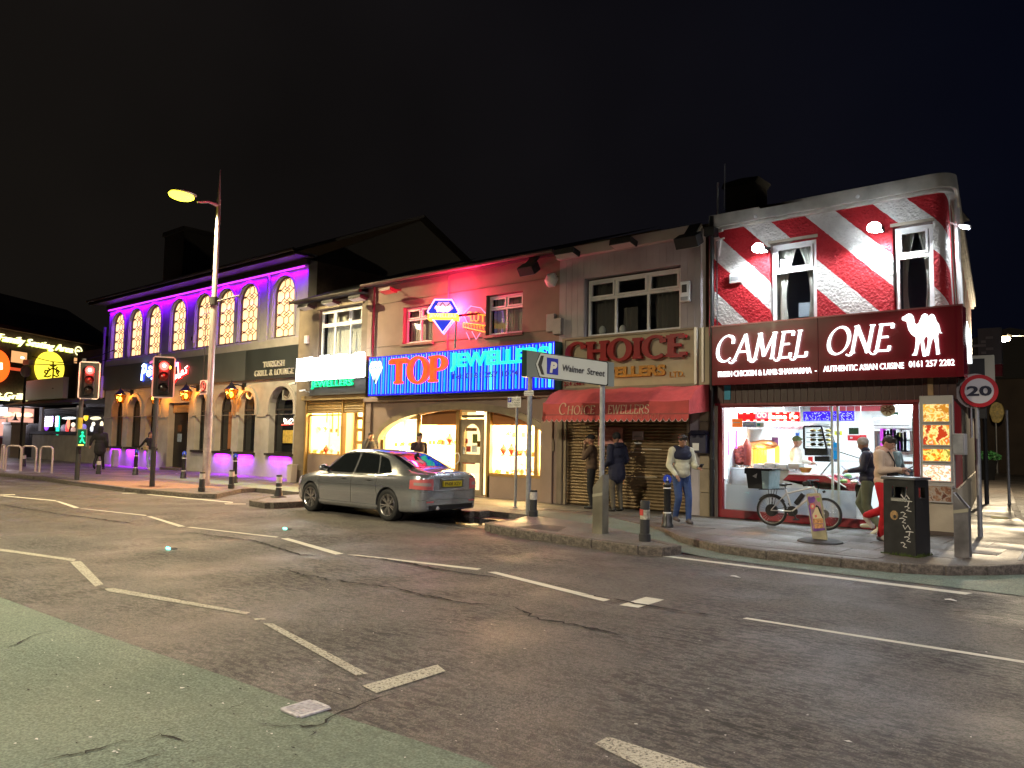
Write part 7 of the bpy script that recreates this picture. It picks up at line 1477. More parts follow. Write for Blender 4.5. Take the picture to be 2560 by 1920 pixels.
wallplate('d4',215,945,375,1030,pL,'',['No loading','at any time'],WS)
t,p,zt=sign_post('s',1288,1270,1290,990,'thin post with a small parking restriction plate near the arched shopfront',.032,cat='parking sign')
wallplate('d3',1573,1158,1712,1270,Vector((p.x,p.y,0)),'',['Mon - Sat','8am - 6.30pm','2 hours','No return','within 3 hours'],t,True)
def guard(xb,yb,top,w,lab,m,c='s',rz=0):
 p=onZ('s',xb,yb,.13);t=thing('steel_post_guard',lab,'steel post',p);zt=onY('s',xb,top,p.y).z
 o=MB();h=w/2;th=.012
 P4=[(-h,-h),(h,-h),(h,h),(-h,h)];zz=[zt-.22,zt,zt,zt-.22]if rz==0 else[zt,zt-.22,zt-.22,zt]
 vs=[(p.x+a,p.y+b,.13)for a,b in P4]+[(p.x+a,p.y+b,z)for(a,b),z in zip(P4,zz)]+[(p.x+a*.86,p.y+b*.86,z)for(a,b),z in zip(P4,zz)]+[(p.x+a*.86,p.y+b*.86,z-.6)for(a,b),z in zip(P4,zz)]
 fs=[]
 for i in range(4):j=(i+1)%4;fs+=[(i,j,j+4,i+4),(i+4,j+4,j+8,i+8),(i+8,j+8,j+12,i+12)]
 o.add(vs,fs+[(12,13,14,15)]).build('box_section',m,t)
 MB().add([(p.x-h-.004,p.y-h-.004,z)for z in(.75,.8)]+[(p.x+h+.004,p.y-h-.004,z+.04)for z in(.8,.75)],[(0,3,2,1)]).build('tape',mat('worn_tape',(.3,.28,.2),.6),t)
 return t
guard(1501,1333,1186,.2,'square steel post guard with a slanted top around the direction sign’s right post',mat('weathered_steel',(.22,.2,.15),.45,.5,noise=(4,.2,5),dirt=(3,.3,4)))
guard(2408,1392,1232,.19,'grey steel post guard with purple marks at the kerb right of the bin',mat('grey_steel_guard',(.2,.19,.19),.45,.5,noise=(4,.25,5),dirt=(6,.35,4)),rz=1)
p=onZ('s',2268,1386,.12);bn=thing('litter_bin','tall black litter bin with a flat top, side slots and scrawled graffiti','litter bin',p,local=True,rz=radians(-13))
w,d,h=.235,.22,1.1
front_=MB().plate([(-w,0),(w,0),(w*.96,h),(-w*.96,h)],[rect(-.1,.12,h-.26,h-.1)],-d,-d+.02).build('front_panel',BLACK,bn)
MB().plate([(-w,0),(w,0),(w*.96,h),(-w*.96,h)],[rect(-.12,.12,h-.26,h-.1)],d-.02,d).build('back_panel',BLACK,bn)
for s_ in(-1,1):
 vs=MB().plate([(-d+.021,0),(d-.021,0),(d-.021,h),(-d+.021,h)],[rect(-.1,.1,h-.26,h-.1)],0,.02);vs.v=[((s_*(w-.02*(0 if s_<0 else 1))+(y if s_<0 else y)),x,z)for x,y,z in vs.v];vs.build('side_panel',BLACK,bn,fix=True)
MB().box(-w+.02,w-.02,-d+.03,d-.03,.02,h-.4).build('liner',BLACKM,bn)
MB().add([(-w-.025,-d-.025,h+.005),(w+.03,-d-.025,h+.005),(w+.03,d+.025,h+.005),(-w-.025,d+.025,h+.005),(-w-.02,-d-.02,h+.045),(w+.025,-d-.02,h+.045),(w+.025,d+.02,h+.045),(-w-.02,d+.02,h+.045)],[(0,3,2,1),(4,5,6,7),(0,1,5,4),(1,2,6,5),(2,3,7,6),(3,0,4,7)]).build('lid',mat('scuffed_black',(.05,.05,.055),.35,noise=(6,.4,4)),bn,bev=.01)
MB().box(-.11,.13,-d-.012,-d-.001,h-.31,h-.265).build('metal_lip',STEEL,bn)
R3=random.Random(12);GRAF=mat('white_scrawl',(.55,.53,.5),.7)
for k in range(9):
 z=.86-k*.088;x=.1+.05*sin(k*1.3);n_s=R3.choice(('hook','loop','tee','zig'))
 base={'hook':[(-.04,.03),(0,.04),(.03,.02),(-.01,-.02),(.05,-.03)],'loop':[(-.05,0),(-.02,.035),(.03,.03),(.04,-.01),(0,-.035),(-.04,-.01),(.02,.01)],'tee':[(-.06,.02),(0,.03),(.05,.025),(0,.028),(-.01,-.04)],'zig':[(-.06,.03),(-.02,-.03),(.02,.03),(.06,-.03)]}[n_s]
 mb=MB();ribbon(mb,[(x+a+R3.uniform(-.008,.008),z+b)for a,b in base],lambda a,b:.013,lambda a,b,y:(a,y,b),-d-.004,-d-.001);mb.build('graffiti',GRAF,bn,fix=True)
MB().prism(ell(-.07,.58,.06,.07,0,360,10),-d-.004,-d-.001).build('burn_mark',mat('tan_burn',(.25,.15,.06),.7,noise=(25,.6,3)),bn,fix=True);MB().prism(ell(-.06,.56,.02,.03,0,360,8),-d-.006,-d-.0045).build('burn_hole',BLACKM,bn,fix=True)
R3=random.Random(1);ms=MB()
for k in range(260):
 a=R3.choice((0,1,2));x,y=(R3.uniform(-w-.03,w+.05),-d-abs(R3.gauss(0,.03)))if a<2 else(w+abs(R3.gauss(0,.03)),R3.uniform(-d,d));hh_=R3.uniform(.01,.07 if-.1<x<.2 or a==2 else .035);ms.add([(x-.006,y,0),(x+.006,y,0),(x+R3.uniform(-.02,.02),y-.01,hh_)],[(0,1,2)])
ms.v=[tuple(Matrix.Rotation(radians(-13),3,'Z')@Vector(v)+p)for v in ms.v];tag(ms.build('moss',mat('moss',(.06,.09,.02),.9)),'tufts of moss and weeds round the foot of the black bin','moss',kind='stuff')
BS=.78
def scale_thing(t,k,kr=None):
 for ch in t.children:ch.scale=(kr or k,kr or k,k)
def tall_bollard(c,x,y,lab,yt=None,blue=True,grp='tall black bollards with blue cycle discs'):
 p=onZ(c,x,y,.12);t=thing('bollard',lab,'bollard',p,group=grp)
 MB().lathe([(.15,0),(.15,.06),(.125,.1),(.13,.22),(.1,.3),(.09,.34)],16,p).build('base',BLACK,t,smooth=True)
 MB().lathe([(.088,.3),(.085,.98),(.095,1.0),(.095,1.03),(.085,1.05),(.085,1.12)],16,p).build('shaft',BLACK,t,smooth=True)
 for z in(.34,.93):MB().lathe([(.095,z),(.095,z+.025),(.088,z+.026)],16,p).build('reflective_band',WHITE,t)
 MB().box(p.x-.06,p.x+.05,p.y-.06,p.y+.06,1.2,1.36).build('head',BLACK,t,bev=.03)
 d_=Vector((-p.x,-p.y,0)).normalized();n_=Vector((-d_.y,d_.x,0));cc=Vector((p.x,p.y,1.28))+d_*.07
 vs=[cc+n_*(.1*cos(2*pi*k/20))+Vector((0,0,.11*sin(2*pi*k/20)))+d_*o for o in(-.03,0)for k in range(20)]
 MB().add(vs,[tuple(range(20)),tuple(range(39,19,-1))]+[(k,k+20,(k+1)%20+20,(k+1)%20)for k in range(20)]).build('blue_disc',mat('cycle_blue',(.02,.06,.55),.35),t,fix=True)
 MB().bar(cc+d_*.004+Vector((0,0,-.05)),cc+d_*.004+Vector((0,0,.05)),.02,.006).bar(cc+d_*.006-n_*.04+Vector((0,0,-.02)),cc+d_*.006+n_*.04+Vector((0,0,.0)),.02,.006).build('cycle_symbol',WHITE,t)
 scale_thing(t,.78)
tall_bollard('s',1668,1318,'tall black bollard with a blue disc beside the man in the fleece')
tall_bollard('s',338,1187,'tall black bollard with blue disc left of the nearer traffic signal')
tall_bollard('s',458,1196,'tall black bollard with blue disc in front of the pub doorway')
tall_bollard('s',586,1208,'tall black bollard with blue disc right of the lamp column, behind a short bollard')
tall_bollard('s',743,1204,'tall black bollard with blue disc by the car’s bonnet and small shop pier')
def short_bollard(x,y,lab,top='white',s_=1.0):
 p=onZ('s',x,y,.13);t=thing('bollard',lab,'bollard',p,group='short bollards on the islands and kerbs')
 MB().lathe([(.16,0),(.15,.05),(.12,.2),(.105,.26)]if top=='fat' else[(.12,0),(.12,.16),(.1,.18)],16,p).build('base',BLACKM,t,smooth=True)
 MB().lathe([(.1,.15),(.095,.74*s_),(.09,.78*s_)],16,p).build('shaft',BLACKM,t,smooth=True)
 MB().lathe([(.1,.5*s_),(.1,.72*s_)],16,p).build('reflective_sleeve',mat('grubby_reflector',(.5,.46,.42),.5,noise=(12,.3,4))if top!='worn' else mat('worn_reflector',(.35,.33,.26),.6,noise=(14,.6,4)),t,smooth=True)
 if top=='worn':MB().box(p.x-.06,p.x+.02,p.y-.108,p.y-.08,.72,.86).build('red_sticker',mat('red_sticker',(.45,.05,.04),.5),t);MB().lathe([(.097,.7),(.1,.9),(.085,.92)],16,p).build('cap',BLACKM,t,smooth=True)
 if top=='fat':MB().lathe([(.105,.36),(.105,.385)],16,p).build('reflective_band',WHITE,t);MB().lathe([(.26,-.0),(.25,.03),(.17,.05)],14,p).build('broken_collar',BLACKM,t)
 scale_thing(t,.7,.78);return t
short_bollard(696,1243,'stout short bollard with a white sleeve on the small island left of the car','fat',1.05);short_bollard(1333,1291,'short white-banded bollard beside the direction sign’s left post','white',1.0)
short_bollard(1612,1353,'battered short bollard with red sticker on the main island’s right end','worn',1.0);short_bollard(578,1221,'short white-topped bollard in front of a tall one right of the lamp column');
t=short_bollard(504,1229,'short dark bollard with a worn top hiding the foot of the lamp column','x')
short_bollard(59,1166,'short white-topped bollard among the cycle stands')
short_bollard(246,1185,'short white-topped bollard behind the walking man in the black coat')
for i,(xa,ya,xb,yb,lab)in enumerate(((-3,1170,12,1176,'cycle stand cut by the left edge of the photo'),(13,1178,50,1179,'second cycle stand from the left edge'),(52,1179,88,1180,'third cycle stand from the left edge'),(98,1182,129,1183,'rightmost cycle stand, nearest the left traffic signal'))):
 a=onZ('s',xa,ya,.12);b=onZ('s',xb,yb,.12);a=Vector((a.x,a.y,.12));b=Vector((b.x,b.y,.12))
 if(b-a).length>1.1:m_=(a+b)/2;d_=(b-a).normalized();a,b=m_-d_*.5,m_+d_*.5
 t=thing('cycle_stand',lab,'cycle stand',(a+b)/2,group='steel cycle stands at the left');r=.16;up=Vector((0,0,1));h=1.02;u_s=(b-a).normalized()
 pts=[a,a+up*(h-r)]+[a+up*(h-r)+u_s*r*(1-cos(k*pi/8))+up*r*sin(k*pi/8)for k in range(1,5)]+[b+up*(h-r)-u_s*r*(1-cos(k*pi/8))+up*r*sin(k*pi/8)for k in range(4,0,-1)]+[b+up*(h-r),b]
 MB().tube(pts,.038,10).build('hoop',mat('pinkish_steel',(.5,.42,.4),.4,.4),t,smooth=True)
 for q in(a,b):MB().lathe([(.08,0),(.08,.015),(.05,.02)],10,q).build('foot_plate',GALV,t)
def signal(xb,yb,xh,yh,lab,hw=.3):
 p=onZ('s',xb,yb,.12);f=Vector((-p.x,-p.y,0)).normalized();t=thing('traffic_light',lab,'traffic light',p,group='red traffic signals at the crossing',local=True,rz=atan2(f.y,f.x)+pi/2)
 c=onP('s',xh,yh,p+f*.22,f);c=t.matrix_basis.inverted()@c if False else(Matrix.Translation(p)@Matrix.Rotation(t.rotation_euler.z,4,'Z')).inverted()@c
 MB().tube([(0,0,0),(0,0,c.z+.75)],.07,12).build('pole',mat('grey_pole',(.06,.055,.06),.4),t,smooth=True)
 MB().lathe([(.075,0),(.075,1.2)],12,(0,0,0)).build('pole_sleeve',BLACKM,t)
 X,Y,Z=c.x,c.y,c.z;H=.62
 MB().prism([(X+a,Z+b)for a,b in[(-hw,-H+.06),(-hw+.025,-H),(hw-.06,-H),(hw,-H+.06),(hw,H-.06),(hw-.06,H),(-hw+.025,H),(-hw,H-.06)]],Y+.02,Y+.05).build('backing_board',BLACKM,t,fix=True)
 MB().plate([(X+a,Z+b)for a,b in[(-hw-.02,-H+.04),(-hw+.05,-H-.02),(hw-.05,-H-.02),(hw+.02,-H+.04),(hw+.02,H-.04),(hw-.05,H+.02),(-hw+.05,H+.02),(-hw-.02,H-.04)]],[[(X+a,Z+b)for a,b in[(-hw+.02,-H+.02),(hw-.02,-H+.02),(hw-.02,H-.02),(-hw+.02,H-.02)]]],Y,Y+.019).build('white_border',mat('border_white',(.7,.6,.6),.4),t)
 MB().box(X-.16,X+.16,Y-.12,Y+.019,Z-.5,Z+.5).build('housing',BLACK,t,bev=.03)
 for k,zz in enumerate((.33,0,-.33)):
  m=emi('signal_red',(1,.025,.02),11)if k==0 else mat(('amber_lens','green_lens')[k-1],((.05,.012,.008),(.02,.01,.008))[k-1],.25)
  MB().lathe([(.13,-.14),(.09,-.17),(.0,-.18)],18,(X,Y,Z+zz),'y').build('lens',m,t,smooth=True)
  hd_=[[(X+.15*cos(radians(a)),Y-yy,Z+zz+.15*sin(radians(a)))for a in range(-10,191,20)]for yy in(.12,.26)];MB().grid(hd_).build('hood',BLACKM,t,smooth=True)
 MB().sph((X,Y-.185,Z+.34),(.05,.015,.05)).build('bulb_glare',emi('signal_glare',(1,.6,.5),8),t)
 lamp('POINT','signal_glow',(X+.02,Y-.4,Z+.28),24,(1,.03,.02),t,.1)
 return t,p,c
t,p,c=signal(192,1200,223,951,'red traffic signal with a green pedestrian unit, left of the other')
f=Vector((-p.x,-p.y,0)).normalized();q=(Matrix.Translation(p)@Matrix.Rotation(t.rotation_euler.z,4,'Z')).inverted()@onP('s',203,1094,p+f*.1,f);MB().box(q.x-.13,q.x+.17,q.y-.1,q.y+.1,q.z-.32,q.z+.3).build('crossing_unit',mat('dark_grey_unit',(.1,.1,.1),.5),t,bev=.02)
MB().lathe([(.08,1.5),(.08,2.1)],12,(0,0,0)).build('yellow_band',mat('yellow_unit',(.45,.35,.04),.5),t)
Z0=q.z;gm=MB();gm.sph((q.x+.03,q.y-.13,Z0+.17),(.04,.02,.04),8,6);
for a_,b_ in(((0,.13),(0,-.02)),((0,.1),(.07,.03)),((0,.1),(-.07,.02)),((0,-.02),(.06,-.17)),((0,-.02),(-.06,-.17)),((.06,-.17),(.1,-.17))):gm.bar((q.x+.03+a_[0],q.y-.13,Z0+a_[1]),(q.x+.03+b_[0],q.y-.13,Z0+b_[1]),.04,.03,up=(0,1,0))
gm.build('green_man',emi('green_man_light',(.01,.9,.4),.9),t);MB().box(q.x-.1,q.x+.14,q.y-.115,q.y-.101,Z0-.28,Z0+.27).build('unit_face',mat('green_face',(.0,.06,.03),.3,emit=(0,.5,.25),es=.03),t)
MB().box(q.x-.08,q.x+.08,q.y-.13,q.y-.116,Z0-.27,Z0-.23).build('push_button',emi('wait_orange',(1,.5,.1),2),t)
t,p,c=signal(380,1216,409,943,'red traffic signal nearer the camera, in front of the pub’s neon script')
MB().sph((c.x+.17,c.y-.1,c.z+.3),(.03,.05,.05),8,6).build('amber_glint',emi('amber_glint_light',(1,.5,.05),5),t)
pb_=onZ('s',514,1215,.12)
LAMPC=mat('lamp_column_paint',(.3,.28,.28),.4,.3,noise=(3,.12,4))
sl_=thing('street_lamp','tall tapered street lamp with a bright yellow head leaning over the road','street lamp',pb_,local=False)
x,y=pb_.x,pb_.y;zt=onY('s',545,500,y).z;zs=onY('s',547,425,y).z;zb_a=onY('e2',0,0,y).z
zj=onY('c2',760,290,y).z;zg=onY('e2',950,740,y).z
MB().lathe([(.125,.12),(.12,zg)],20,(x,y,0)).build('lower_column',mat('stained_column',(.4,.36,.37),.5,.2,noise=(5,.3,5),dirt=(3,.4,5)),sl_,smooth=True)
MB().lathe([(.105,zg),(.1,zj),(.085,zj+.05),(.065,zt)],20,(x,y,0)).build('column',LAMPC,sl_,smooth=True)
MB().lathe([(.05,zt),(.012,zs)],8,(x,y,0)).build('spike',LAMPC,sl_,smooth=True)
hd=onY('s',455,490,y-1.15)
A0=Vector((x,y,zt-.05));A1=Vector((hd.x+.1,y-.7,hd.z-.1))
MB().tube([A0+Vector((0,0,-.15)),A0.lerp(A1,.5)+Vector((0,0,0)),A1],[.07,.045,.035],8).build('arm',LAMPC,sl_,smooth=True)
MB().sph(hd+Vector((0,.05,.1)),(.28,.42,.1),14,8).build('lamp_head',LAMPC,sl_,smooth=True)
MB().sph(hd+Vector((0,-.02,.0)),(.27,.4,.15),14,8).build('lens',emi('sodium_lens',(1,.9,.04),4.5),sl_,smooth=True)
MB().tube([(x-.02,y,zj-.05),(x+.95,y+.3,zj+.1+.0)],.03,8).build('banner_arm',LAMPC,sl_);MB().lathe([(.13,zj-.15),(.13,zj+.1)],16,(x,y,0)).build('bracket_band',BLACKM,sl_)
MB().tube([(x-.1,y-.18,zj-.1),(x-.1,y-.2,.4+zg),(x-.1,y-.19,zg)],.012,5).build('cable',BLACKM,sl_)
a=onY('e2',876,470,y-.25);b=onY('e2',955,470,y-.25);z0,z1=onY('e2',915,552,y-.25).z,onY('e2',915,395,y-.25).z
t=thing('prohibition_sign','small white plate with a red circle fixed to the lamp column','road sign',(a.x,y-.25,z0));MB().box(a.x,b.x,y-.26,y-.25,z0,z1).build('plate',WHITE,t);cx_,cz_=(a.x+b.x)/2,z0+(z1-z0)*.6;r_=(b.x-a.x)*.34
MB().tube([(cx_+r_*cos(k*pi/10),y-.27,cz_+r_*sin(k*pi/10))for k in range(20)],.018,5,closed=True).tube([(cx_-r_*.7,y-.27,cz_+r_*.7),(cx_+r_*.7,y-.27,cz_-r_*.7)],.016,5).build('red_circle',mat('sign_red',(.4,.02,.02),.5),t);MB().box(cx_-r_*.2,cx_+r_*.2,y-.266,y-.261,cz_-r_*.5,cz_+r_*.6).build('symbol',SBL,t);MB().box(a.x+.03,b.x-.03,y-.266,y-.261,z0+.06,z0+.1).build('print_line',SBL,t)
SOD=(1,.8,.42)
lamp('SPOT','street_light',hd-Vector((0,0,.18)),4800,SOD,sl_,.15,spot=165,blend=.5)
def off_lamp(x,y,dy,pw,col,lab,z=9.0):
 t=thing('street_lamp',lab,'street lamp',(x,y,0),group='street lamps outside the picture')
 MB().lathe([(.16,0),(.09,z)],12,(x,y,0)).build('column',LAMPC,t,smooth=True);MB().tube([(x,y,z-.1),(x,y+dy,z+.2)],.04,8).build('arm',LAMPC,t)
 MB().sph((x,y+dy,z+.2),(.24,.4,.1)).build('lamp_head',LAMPC,t,smooth=True);MB().sph((x,y+dy,z+.12),(.2,.34,.1)).build('lens',emi('lens_glow',col,20),t,smooth=True)
 lamp('SPOT','street_light',(x,y+dy,z),pw,col,t,.15,spot=168,blend=.5)
off_lamp(-13.5,-3.2,1.3,8800,(1,.87,.58),'street lamp on the near pavement, outside the picture to the left')
off_lamp(7,-3.2,1.3,7200,(1,.87,.84),'street lamp on the near pavement behind the camera to the right')
off_lamp(8.5,15.5,-1.2,2000,(.92,.95,1),'street lamp past the side street, outside the picture to the right')
off_lamp(-37,-3.2,1.3,5500,(1,.8,.5),'street lamp on the near pavement far to the left')
car=thing('parked_car','silver four-door saloon car with yellow rear plate parked half across the islands','car',(-12.33,11.42,0),local=True,rz=pi-radians(1.0))
def silver():
 m=mat('silver_car_paint',(.4,.42,.45),.22,.8,coat=1);return m
PAINTC=silver()
ST=[(-1.0,.60,.36,.86,1.00,.50),(-.985,.70,.28,.90,1.02,.55),(-.9,.80,.24,.93,1.035,.58),(-.7,.865,.22,.94,1.05,.60),(-.42,.885,.21,.94,1.10,.60),(0.0,.89,.2,.935,1.26,.57),(.35,.89,.19,.93,1.385,.56),(.8,.89,.19,.925,1.445,.57),(1.25,.89,.19,.92,1.46,.575),(1.65,.89,.19,.91,1.44,.57),(2.0,.89,.19,.90,1.335,.57),(2.35,.888,.19,.89,1.14,.60),(2.62,.885,.2,.885,.985,.64),(2.95,.87,.21,.84,.935,.6),(3.2,.84,.23,.79,.89,.55),(3.38,.78,.26,.73,.82,.5),(3.5,.68,.3,.64,.73,.42),(3.55,.55,.34,.56,.62,.36)]
def cr(P,t):
 n=len(P)-1;t=max(0,min(n-1e-6,t));i=int(t);f=t-i
 p0,p1,p2,p3=P[max(0,i-1)],P[i],P[i+1],P[min(n,i+2)]
 return tuple(.5*(2*b+(c-a)*f+(2*a-5*b+4*c-d)*f*f+(-a+3*b-3*c+d)*f**3)for a,b,c,d in zip(p0,p1,p2,p3))
def section(t):
 x,w,zb,zd,zr_,wr_=cr(ST,t)
 cab=max(0,min(1,(zr_-zd-.12)/.25))
 pts=[(0,zb),(w*.8,zb),(w*.955,zb+.03),(w*.985,zb+.16),(w*1.0,zb+(zd-zb)*.55),(w*.985,zb+(zd-zb)*.84),(w*.955,zd-.01)]
 if True:
  hi=[(w-.085*cab-.06*(1-cab),zd+.022),(wr_+(w-.1-wr_)*.35,zd+(zr_-zd)*.62),(wr_*1.0,zr_-.045-.01*(1-cab)),(wr_*.8,zr_-.012),(wr_*.4,zr_),(0,zr_+.003)]
 pts+=hi;out=[]
 for k in range(37):out.append(cr(pts,(len(pts)-1)*k/36))
 return x,out
rows=[]
NT=110
for i in range(NT+1):
 x,sec=section((len(ST)-1)*i/NT);rows.append([(x,-y,z)for y,z in sec[::-1]]+[(x,y,z)for y,z in sec[1:]])
mb=MB();n=len(rows[0]);
base=MB().grid(rows);vs=base.v;fs=list(base.f)
fs=[f for f in fs]
vs2=vs+[];
mb.add(vs,fs);mb.add(rows[0][1:-1]if False else rows[0],[tuple(range(n))]);mb.add(rows[-1],[tuple(range(n))[::-1]])
me=bpy.data.meshes.new('body');me.from_pydata(mb.v,[],mb.f);bm=bmesh.new();bm.from_mesh(me);bmesh.ops.remove_doubles(bm,verts=bm.verts,dist=.0004);bmesh.ops.holes_fill(bm,edges=[e for e in bm.edges if e.is_boundary],sides=300);bmesh.ops.recalc_face_normals(bm,faces=bm.faces);bm.to_mesh(me)
bvh=BVHTree.FromBMesh(bm);bm.free()
me.shade_smooth();tmp=bpy.data.objects.new('t',me);COL.objects.link(tmp)
wl_=MB()
for xx in(0,2.76):
 for s_ in(-1,1):wl_.lathe([(.365,-.25),(.365,.25)],40,(xx,s_*.86,.335),'y')
cut=wl_.build('t2',BLACK,fix=True);bo=tmp.modifiers.new('b','BOOLEAN');bo.object=cut;bo.operation='DIFFERENCE';bo.solver='EXACT'
body_me=to_mesh(tmp);bpy.data.objects.remove(tmp);bpy.data.objects.remove(cut)
body_me.materials.clear();body_me.materials.append(PAINTC);body_me.shade_smooth();body_me.set_sharp_from_angle(angle=radians(32));put('body',body_me,car)
def cast(o,d):
 h=bvh.ray_cast(Vector(o),Vector(d).normalized());return(h[0],h[1])if h[0]is not None else(None,None)
def patch(fo,d,nu,nv,off,name,m,th=0,par=car,smooth=True):
 """lay a patch on the bodywork: fo(u,v) origins cast along d"""
 P=[]
 for j in range(nv+1):
  r=[]
  for i in range(nu+1):
   o=Vector(fo(i/nu,j/nv));h,nn=cast(o,d)
   if h is None:h=Vector(r[-1])if r else Vector(o)+Vector(d).normalized()*1;nn=Vector((0,0,0))
   if nn.dot(Vector(d))>0:nn=-nn
   r.append(h+nn*off)
  P.append(r)
 o=MB().grid(P).build(name,m,par,smooth=smooth,ang=60,fix=False);return o,P
CGL=mat('dark_car_glass',(.008,.01,.011),.03,spec=.8)
CHR=mat('chrome',(.75,.75,.75),.08,1)
TRIMB=mat('black_trim',(.015,.015,.015),.3)
for s_ in(1,-1):
 d=(0,-s_,0)
 def q4(a,b,c,d_):return lambda u,v:(a[0]+(b[0]-a[0])*u+(d_[0]-a[0])*v+(a[0]-b[0]+c[0]-d_[0])*u*v,2*s_,a[1]+(b[1]-a[1])*u+(d_[1]-a[1])*v+(a[1]-b[1]+c[1]-d_[1])*u*v)
 patch(q4((1.27,.965),(2.36,.945),(1.86,1.335),(1.27,1.385)),d,18,8,.006,'side_window',CGL)
 patch(q4((.42,.97),(1.2,.967),(1.2,1.385),(.62,1.345)),d,14,8,.006,'side_window',CGL)
 patch(q4((-.02,.985),(.38,.972),(.56,1.33),(.30,1.262)),d,8,8,.006,'quarter_window',CGL)
 patch(lambda u,v:(-.1+2.55*u,2*s_,.945+.016*v),d,30,1,.008,'window_trim',CHR)
 for xx in(1.22,.36):
  patch(lambda u,v,xx=xx:(xx+.012*u-(.26*max(0,.5-v)if xx<1 else 0)*1.0,2*s_,.3+.64*v),d,1,16,.002,'shut_line',TRIMB)
 patch(lambda u,v:(2.38+.012*u+.03*v,2*s_,.3+.58*v),d,1,14,.002,'shut_line',TRIMB)
 patch(lambda u,v:(.3+2.1*u,2*s_,.26+.05*v),d,20,2,.014,'sill_moulding',PAINTC)
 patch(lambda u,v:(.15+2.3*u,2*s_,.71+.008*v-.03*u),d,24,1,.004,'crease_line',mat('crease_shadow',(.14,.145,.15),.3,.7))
 for xx in(.52,1.42):
  h,nn=cast((xx+.1,2*s_,.83),d);MB().tube([h+Vector((-.11,0,0)),h+Vector((-.09,s_*.035,.005)),h+Vector((.08,s_*.035,.01)),h+Vector((.11,0,.01))],[.012,.018,.018,.012],8).build('door_handle',PAINTC,car,smooth=True)
  MB().sph(h+Vector((0,s_*.0,-.01)),(.08,.008,.03),10,6).build('handle_recess',TRIMB,car,smooth=True)
 h,nn=cast((2.22,2*s_,.97),d)
 mr_=MB().sph(h+Vector((.02,s_*.13,.05)),(.075,.12,.075),14,10);mr_.build('door_mirror',PAINTC,car,smooth=True);MB().bar(h+Vector((0,-s_*.03,-.01)),h+Vector((.02,s_*.1,.02)),.06,.03).build('mirror_stalk',TRIMB,car)
 MB().sph(h+Vector((-.042,s_*.13,.05)),(.02,.1,.06),12,8).build('mirror_glass',CHR,car,smooth=True)
patch(lambda u,v:(2.5-.66*v,(-.62+.09*v)*(1-2*u),3),(0,0,-1),14,10,.006,'windscreen',CGL)
patch(lambda u,v:(-.36+.66*v,(.57-.06*v)*(1-2*u),3),(0,0,-1),14,10,.006,'rear_window',CGL)
patch(lambda u,v:(-.40+.05*v,.58*(1-2*u),3),(0,0,-1),14,1,.007,'rear_window_seal',TRIMB)
h,nn=cast((-.14,.12,3),(0,0,-1));MB().lathe([(.13,.0),(.13,.003)],10,(0,0,0)).build('disc',WHITE)if False else None
bsm=MB();c_=h+nn*.012;ux_=Vector((0,1,0));uy_=nn.cross(ux_);bsm.add([c_+ux_*(.1*cos(k*pi/5))+uy_*(.1*sin(k*pi/5))for k in range(10)],[tuple(range(10))]);bsm.build('window_sticker',mat('pale_sticker',(.3,.28,.3),.5),car)
def rear(name,m,y0,y1,z0,z1,off=.006,nu=8,nv=4,skew=0,tz=0):
 return patch(lambda u,v:(-2,y0+(y1-y0)*u+skew*v,z0+(z1-z0)*v+tz*u),(1,0,0),nu,nv,off,name,m)
TLR=mat('red_lens',(.12,.0015,.003),.2);TLC=mat('clear_lens',(.5,.42,.4),.12,.3)
for s_ in(1,-1):
 def tl(u,v,z0,z1,a0=0,a1=1):
  a=radians(12+62*(a0+(a1-a0)*u));w_=a0+(a1-a0)*u;zc_=z0+.03*w_
  return(-.55-2*cos(a),s_*(.42+2*sin(a)),zc_+(z1-z0)*v*(1-.25*w_))
 for nm,m_,z0,z1,a0,a1,of in(('tail_light',TLR,.67,.9,0,1,.008),('reversing_lens',TLC,.745,.815,.12,.8,.012)):
  P=[]
  for j in range(9):
   r=[]
   for i in range(17):
    o=Vector(tl(i/16,j/8,z0,z1,a0,a1));d_=Vector((-.55,s_*.42,o.z))-o;h,nn=cast(o,d_);nn=nn if nn.dot(d_)<0 else-nn;r.append(h+nn*of)
   P.append(r)
  MB().grid(P).build(nm,m_,car,smooth=True,ang=60)
 rear('bumper_reflector',TLR,s_*.5,s_*.68,.42,.45,.006)
patch(lambda u,v:(-2,-.34+.68*u,.7+.2*v),(1,0,0),10,4,.003,'plate_recess',mat('recess_shade',(.16,.165,.17),.3,.6))  # flat darker patch, painting in the shade of the plate recess
hz,nn=cast((-2,0,.76),(1,0,0));rx=hz.x-.03
MB().box(rx-.01,rx+.03,-.262,.262,.735,.85).build('number_plate',mat('yellow_plate',(.62,.48,.01),.35),car,bev=.004)
text('PN08 XZV',(rx-.0105,.225,.755),(0,-1,0),(0,0,1),.45,.072,SBL,car,.002,.012)
MB().bar((rx-.0,-.32,.885),(rx-.0,.32,.885),.03,.03).build('boot_handle',CHR,car,bev=.006)
h,nn=cast((-2,0,.955),(1,0,0));MB().tube([h+Vector((-.008,.035*cos(k*pi/8),.035*sin(k*pi/8)))for k in range(16)],.005,6,closed=True).tube([h+Vector((-.008,0,0)),h+Vector((-.008,0,.035))],.004,5).tube([h+Vector((-.008,0,0)),h+Vector((-.008,.03,-.018))],.004,5).tube([h+Vector((-.008,0,0)),h+Vector((-.008,-.03,-.018))],.004,5).build('boot_badge',CHR,car)
h,nn=cast((-2,.42,.93),(1,0,0));text('C220',h+Vector((-.004,.09,-.015)),(0,-1,0),(0,0,1),.17,.028,CHR,car,.002,.005,0,True)
rear('bumper_seam',TRIMB,-.84,.84,.635,.643,.003,30,1)
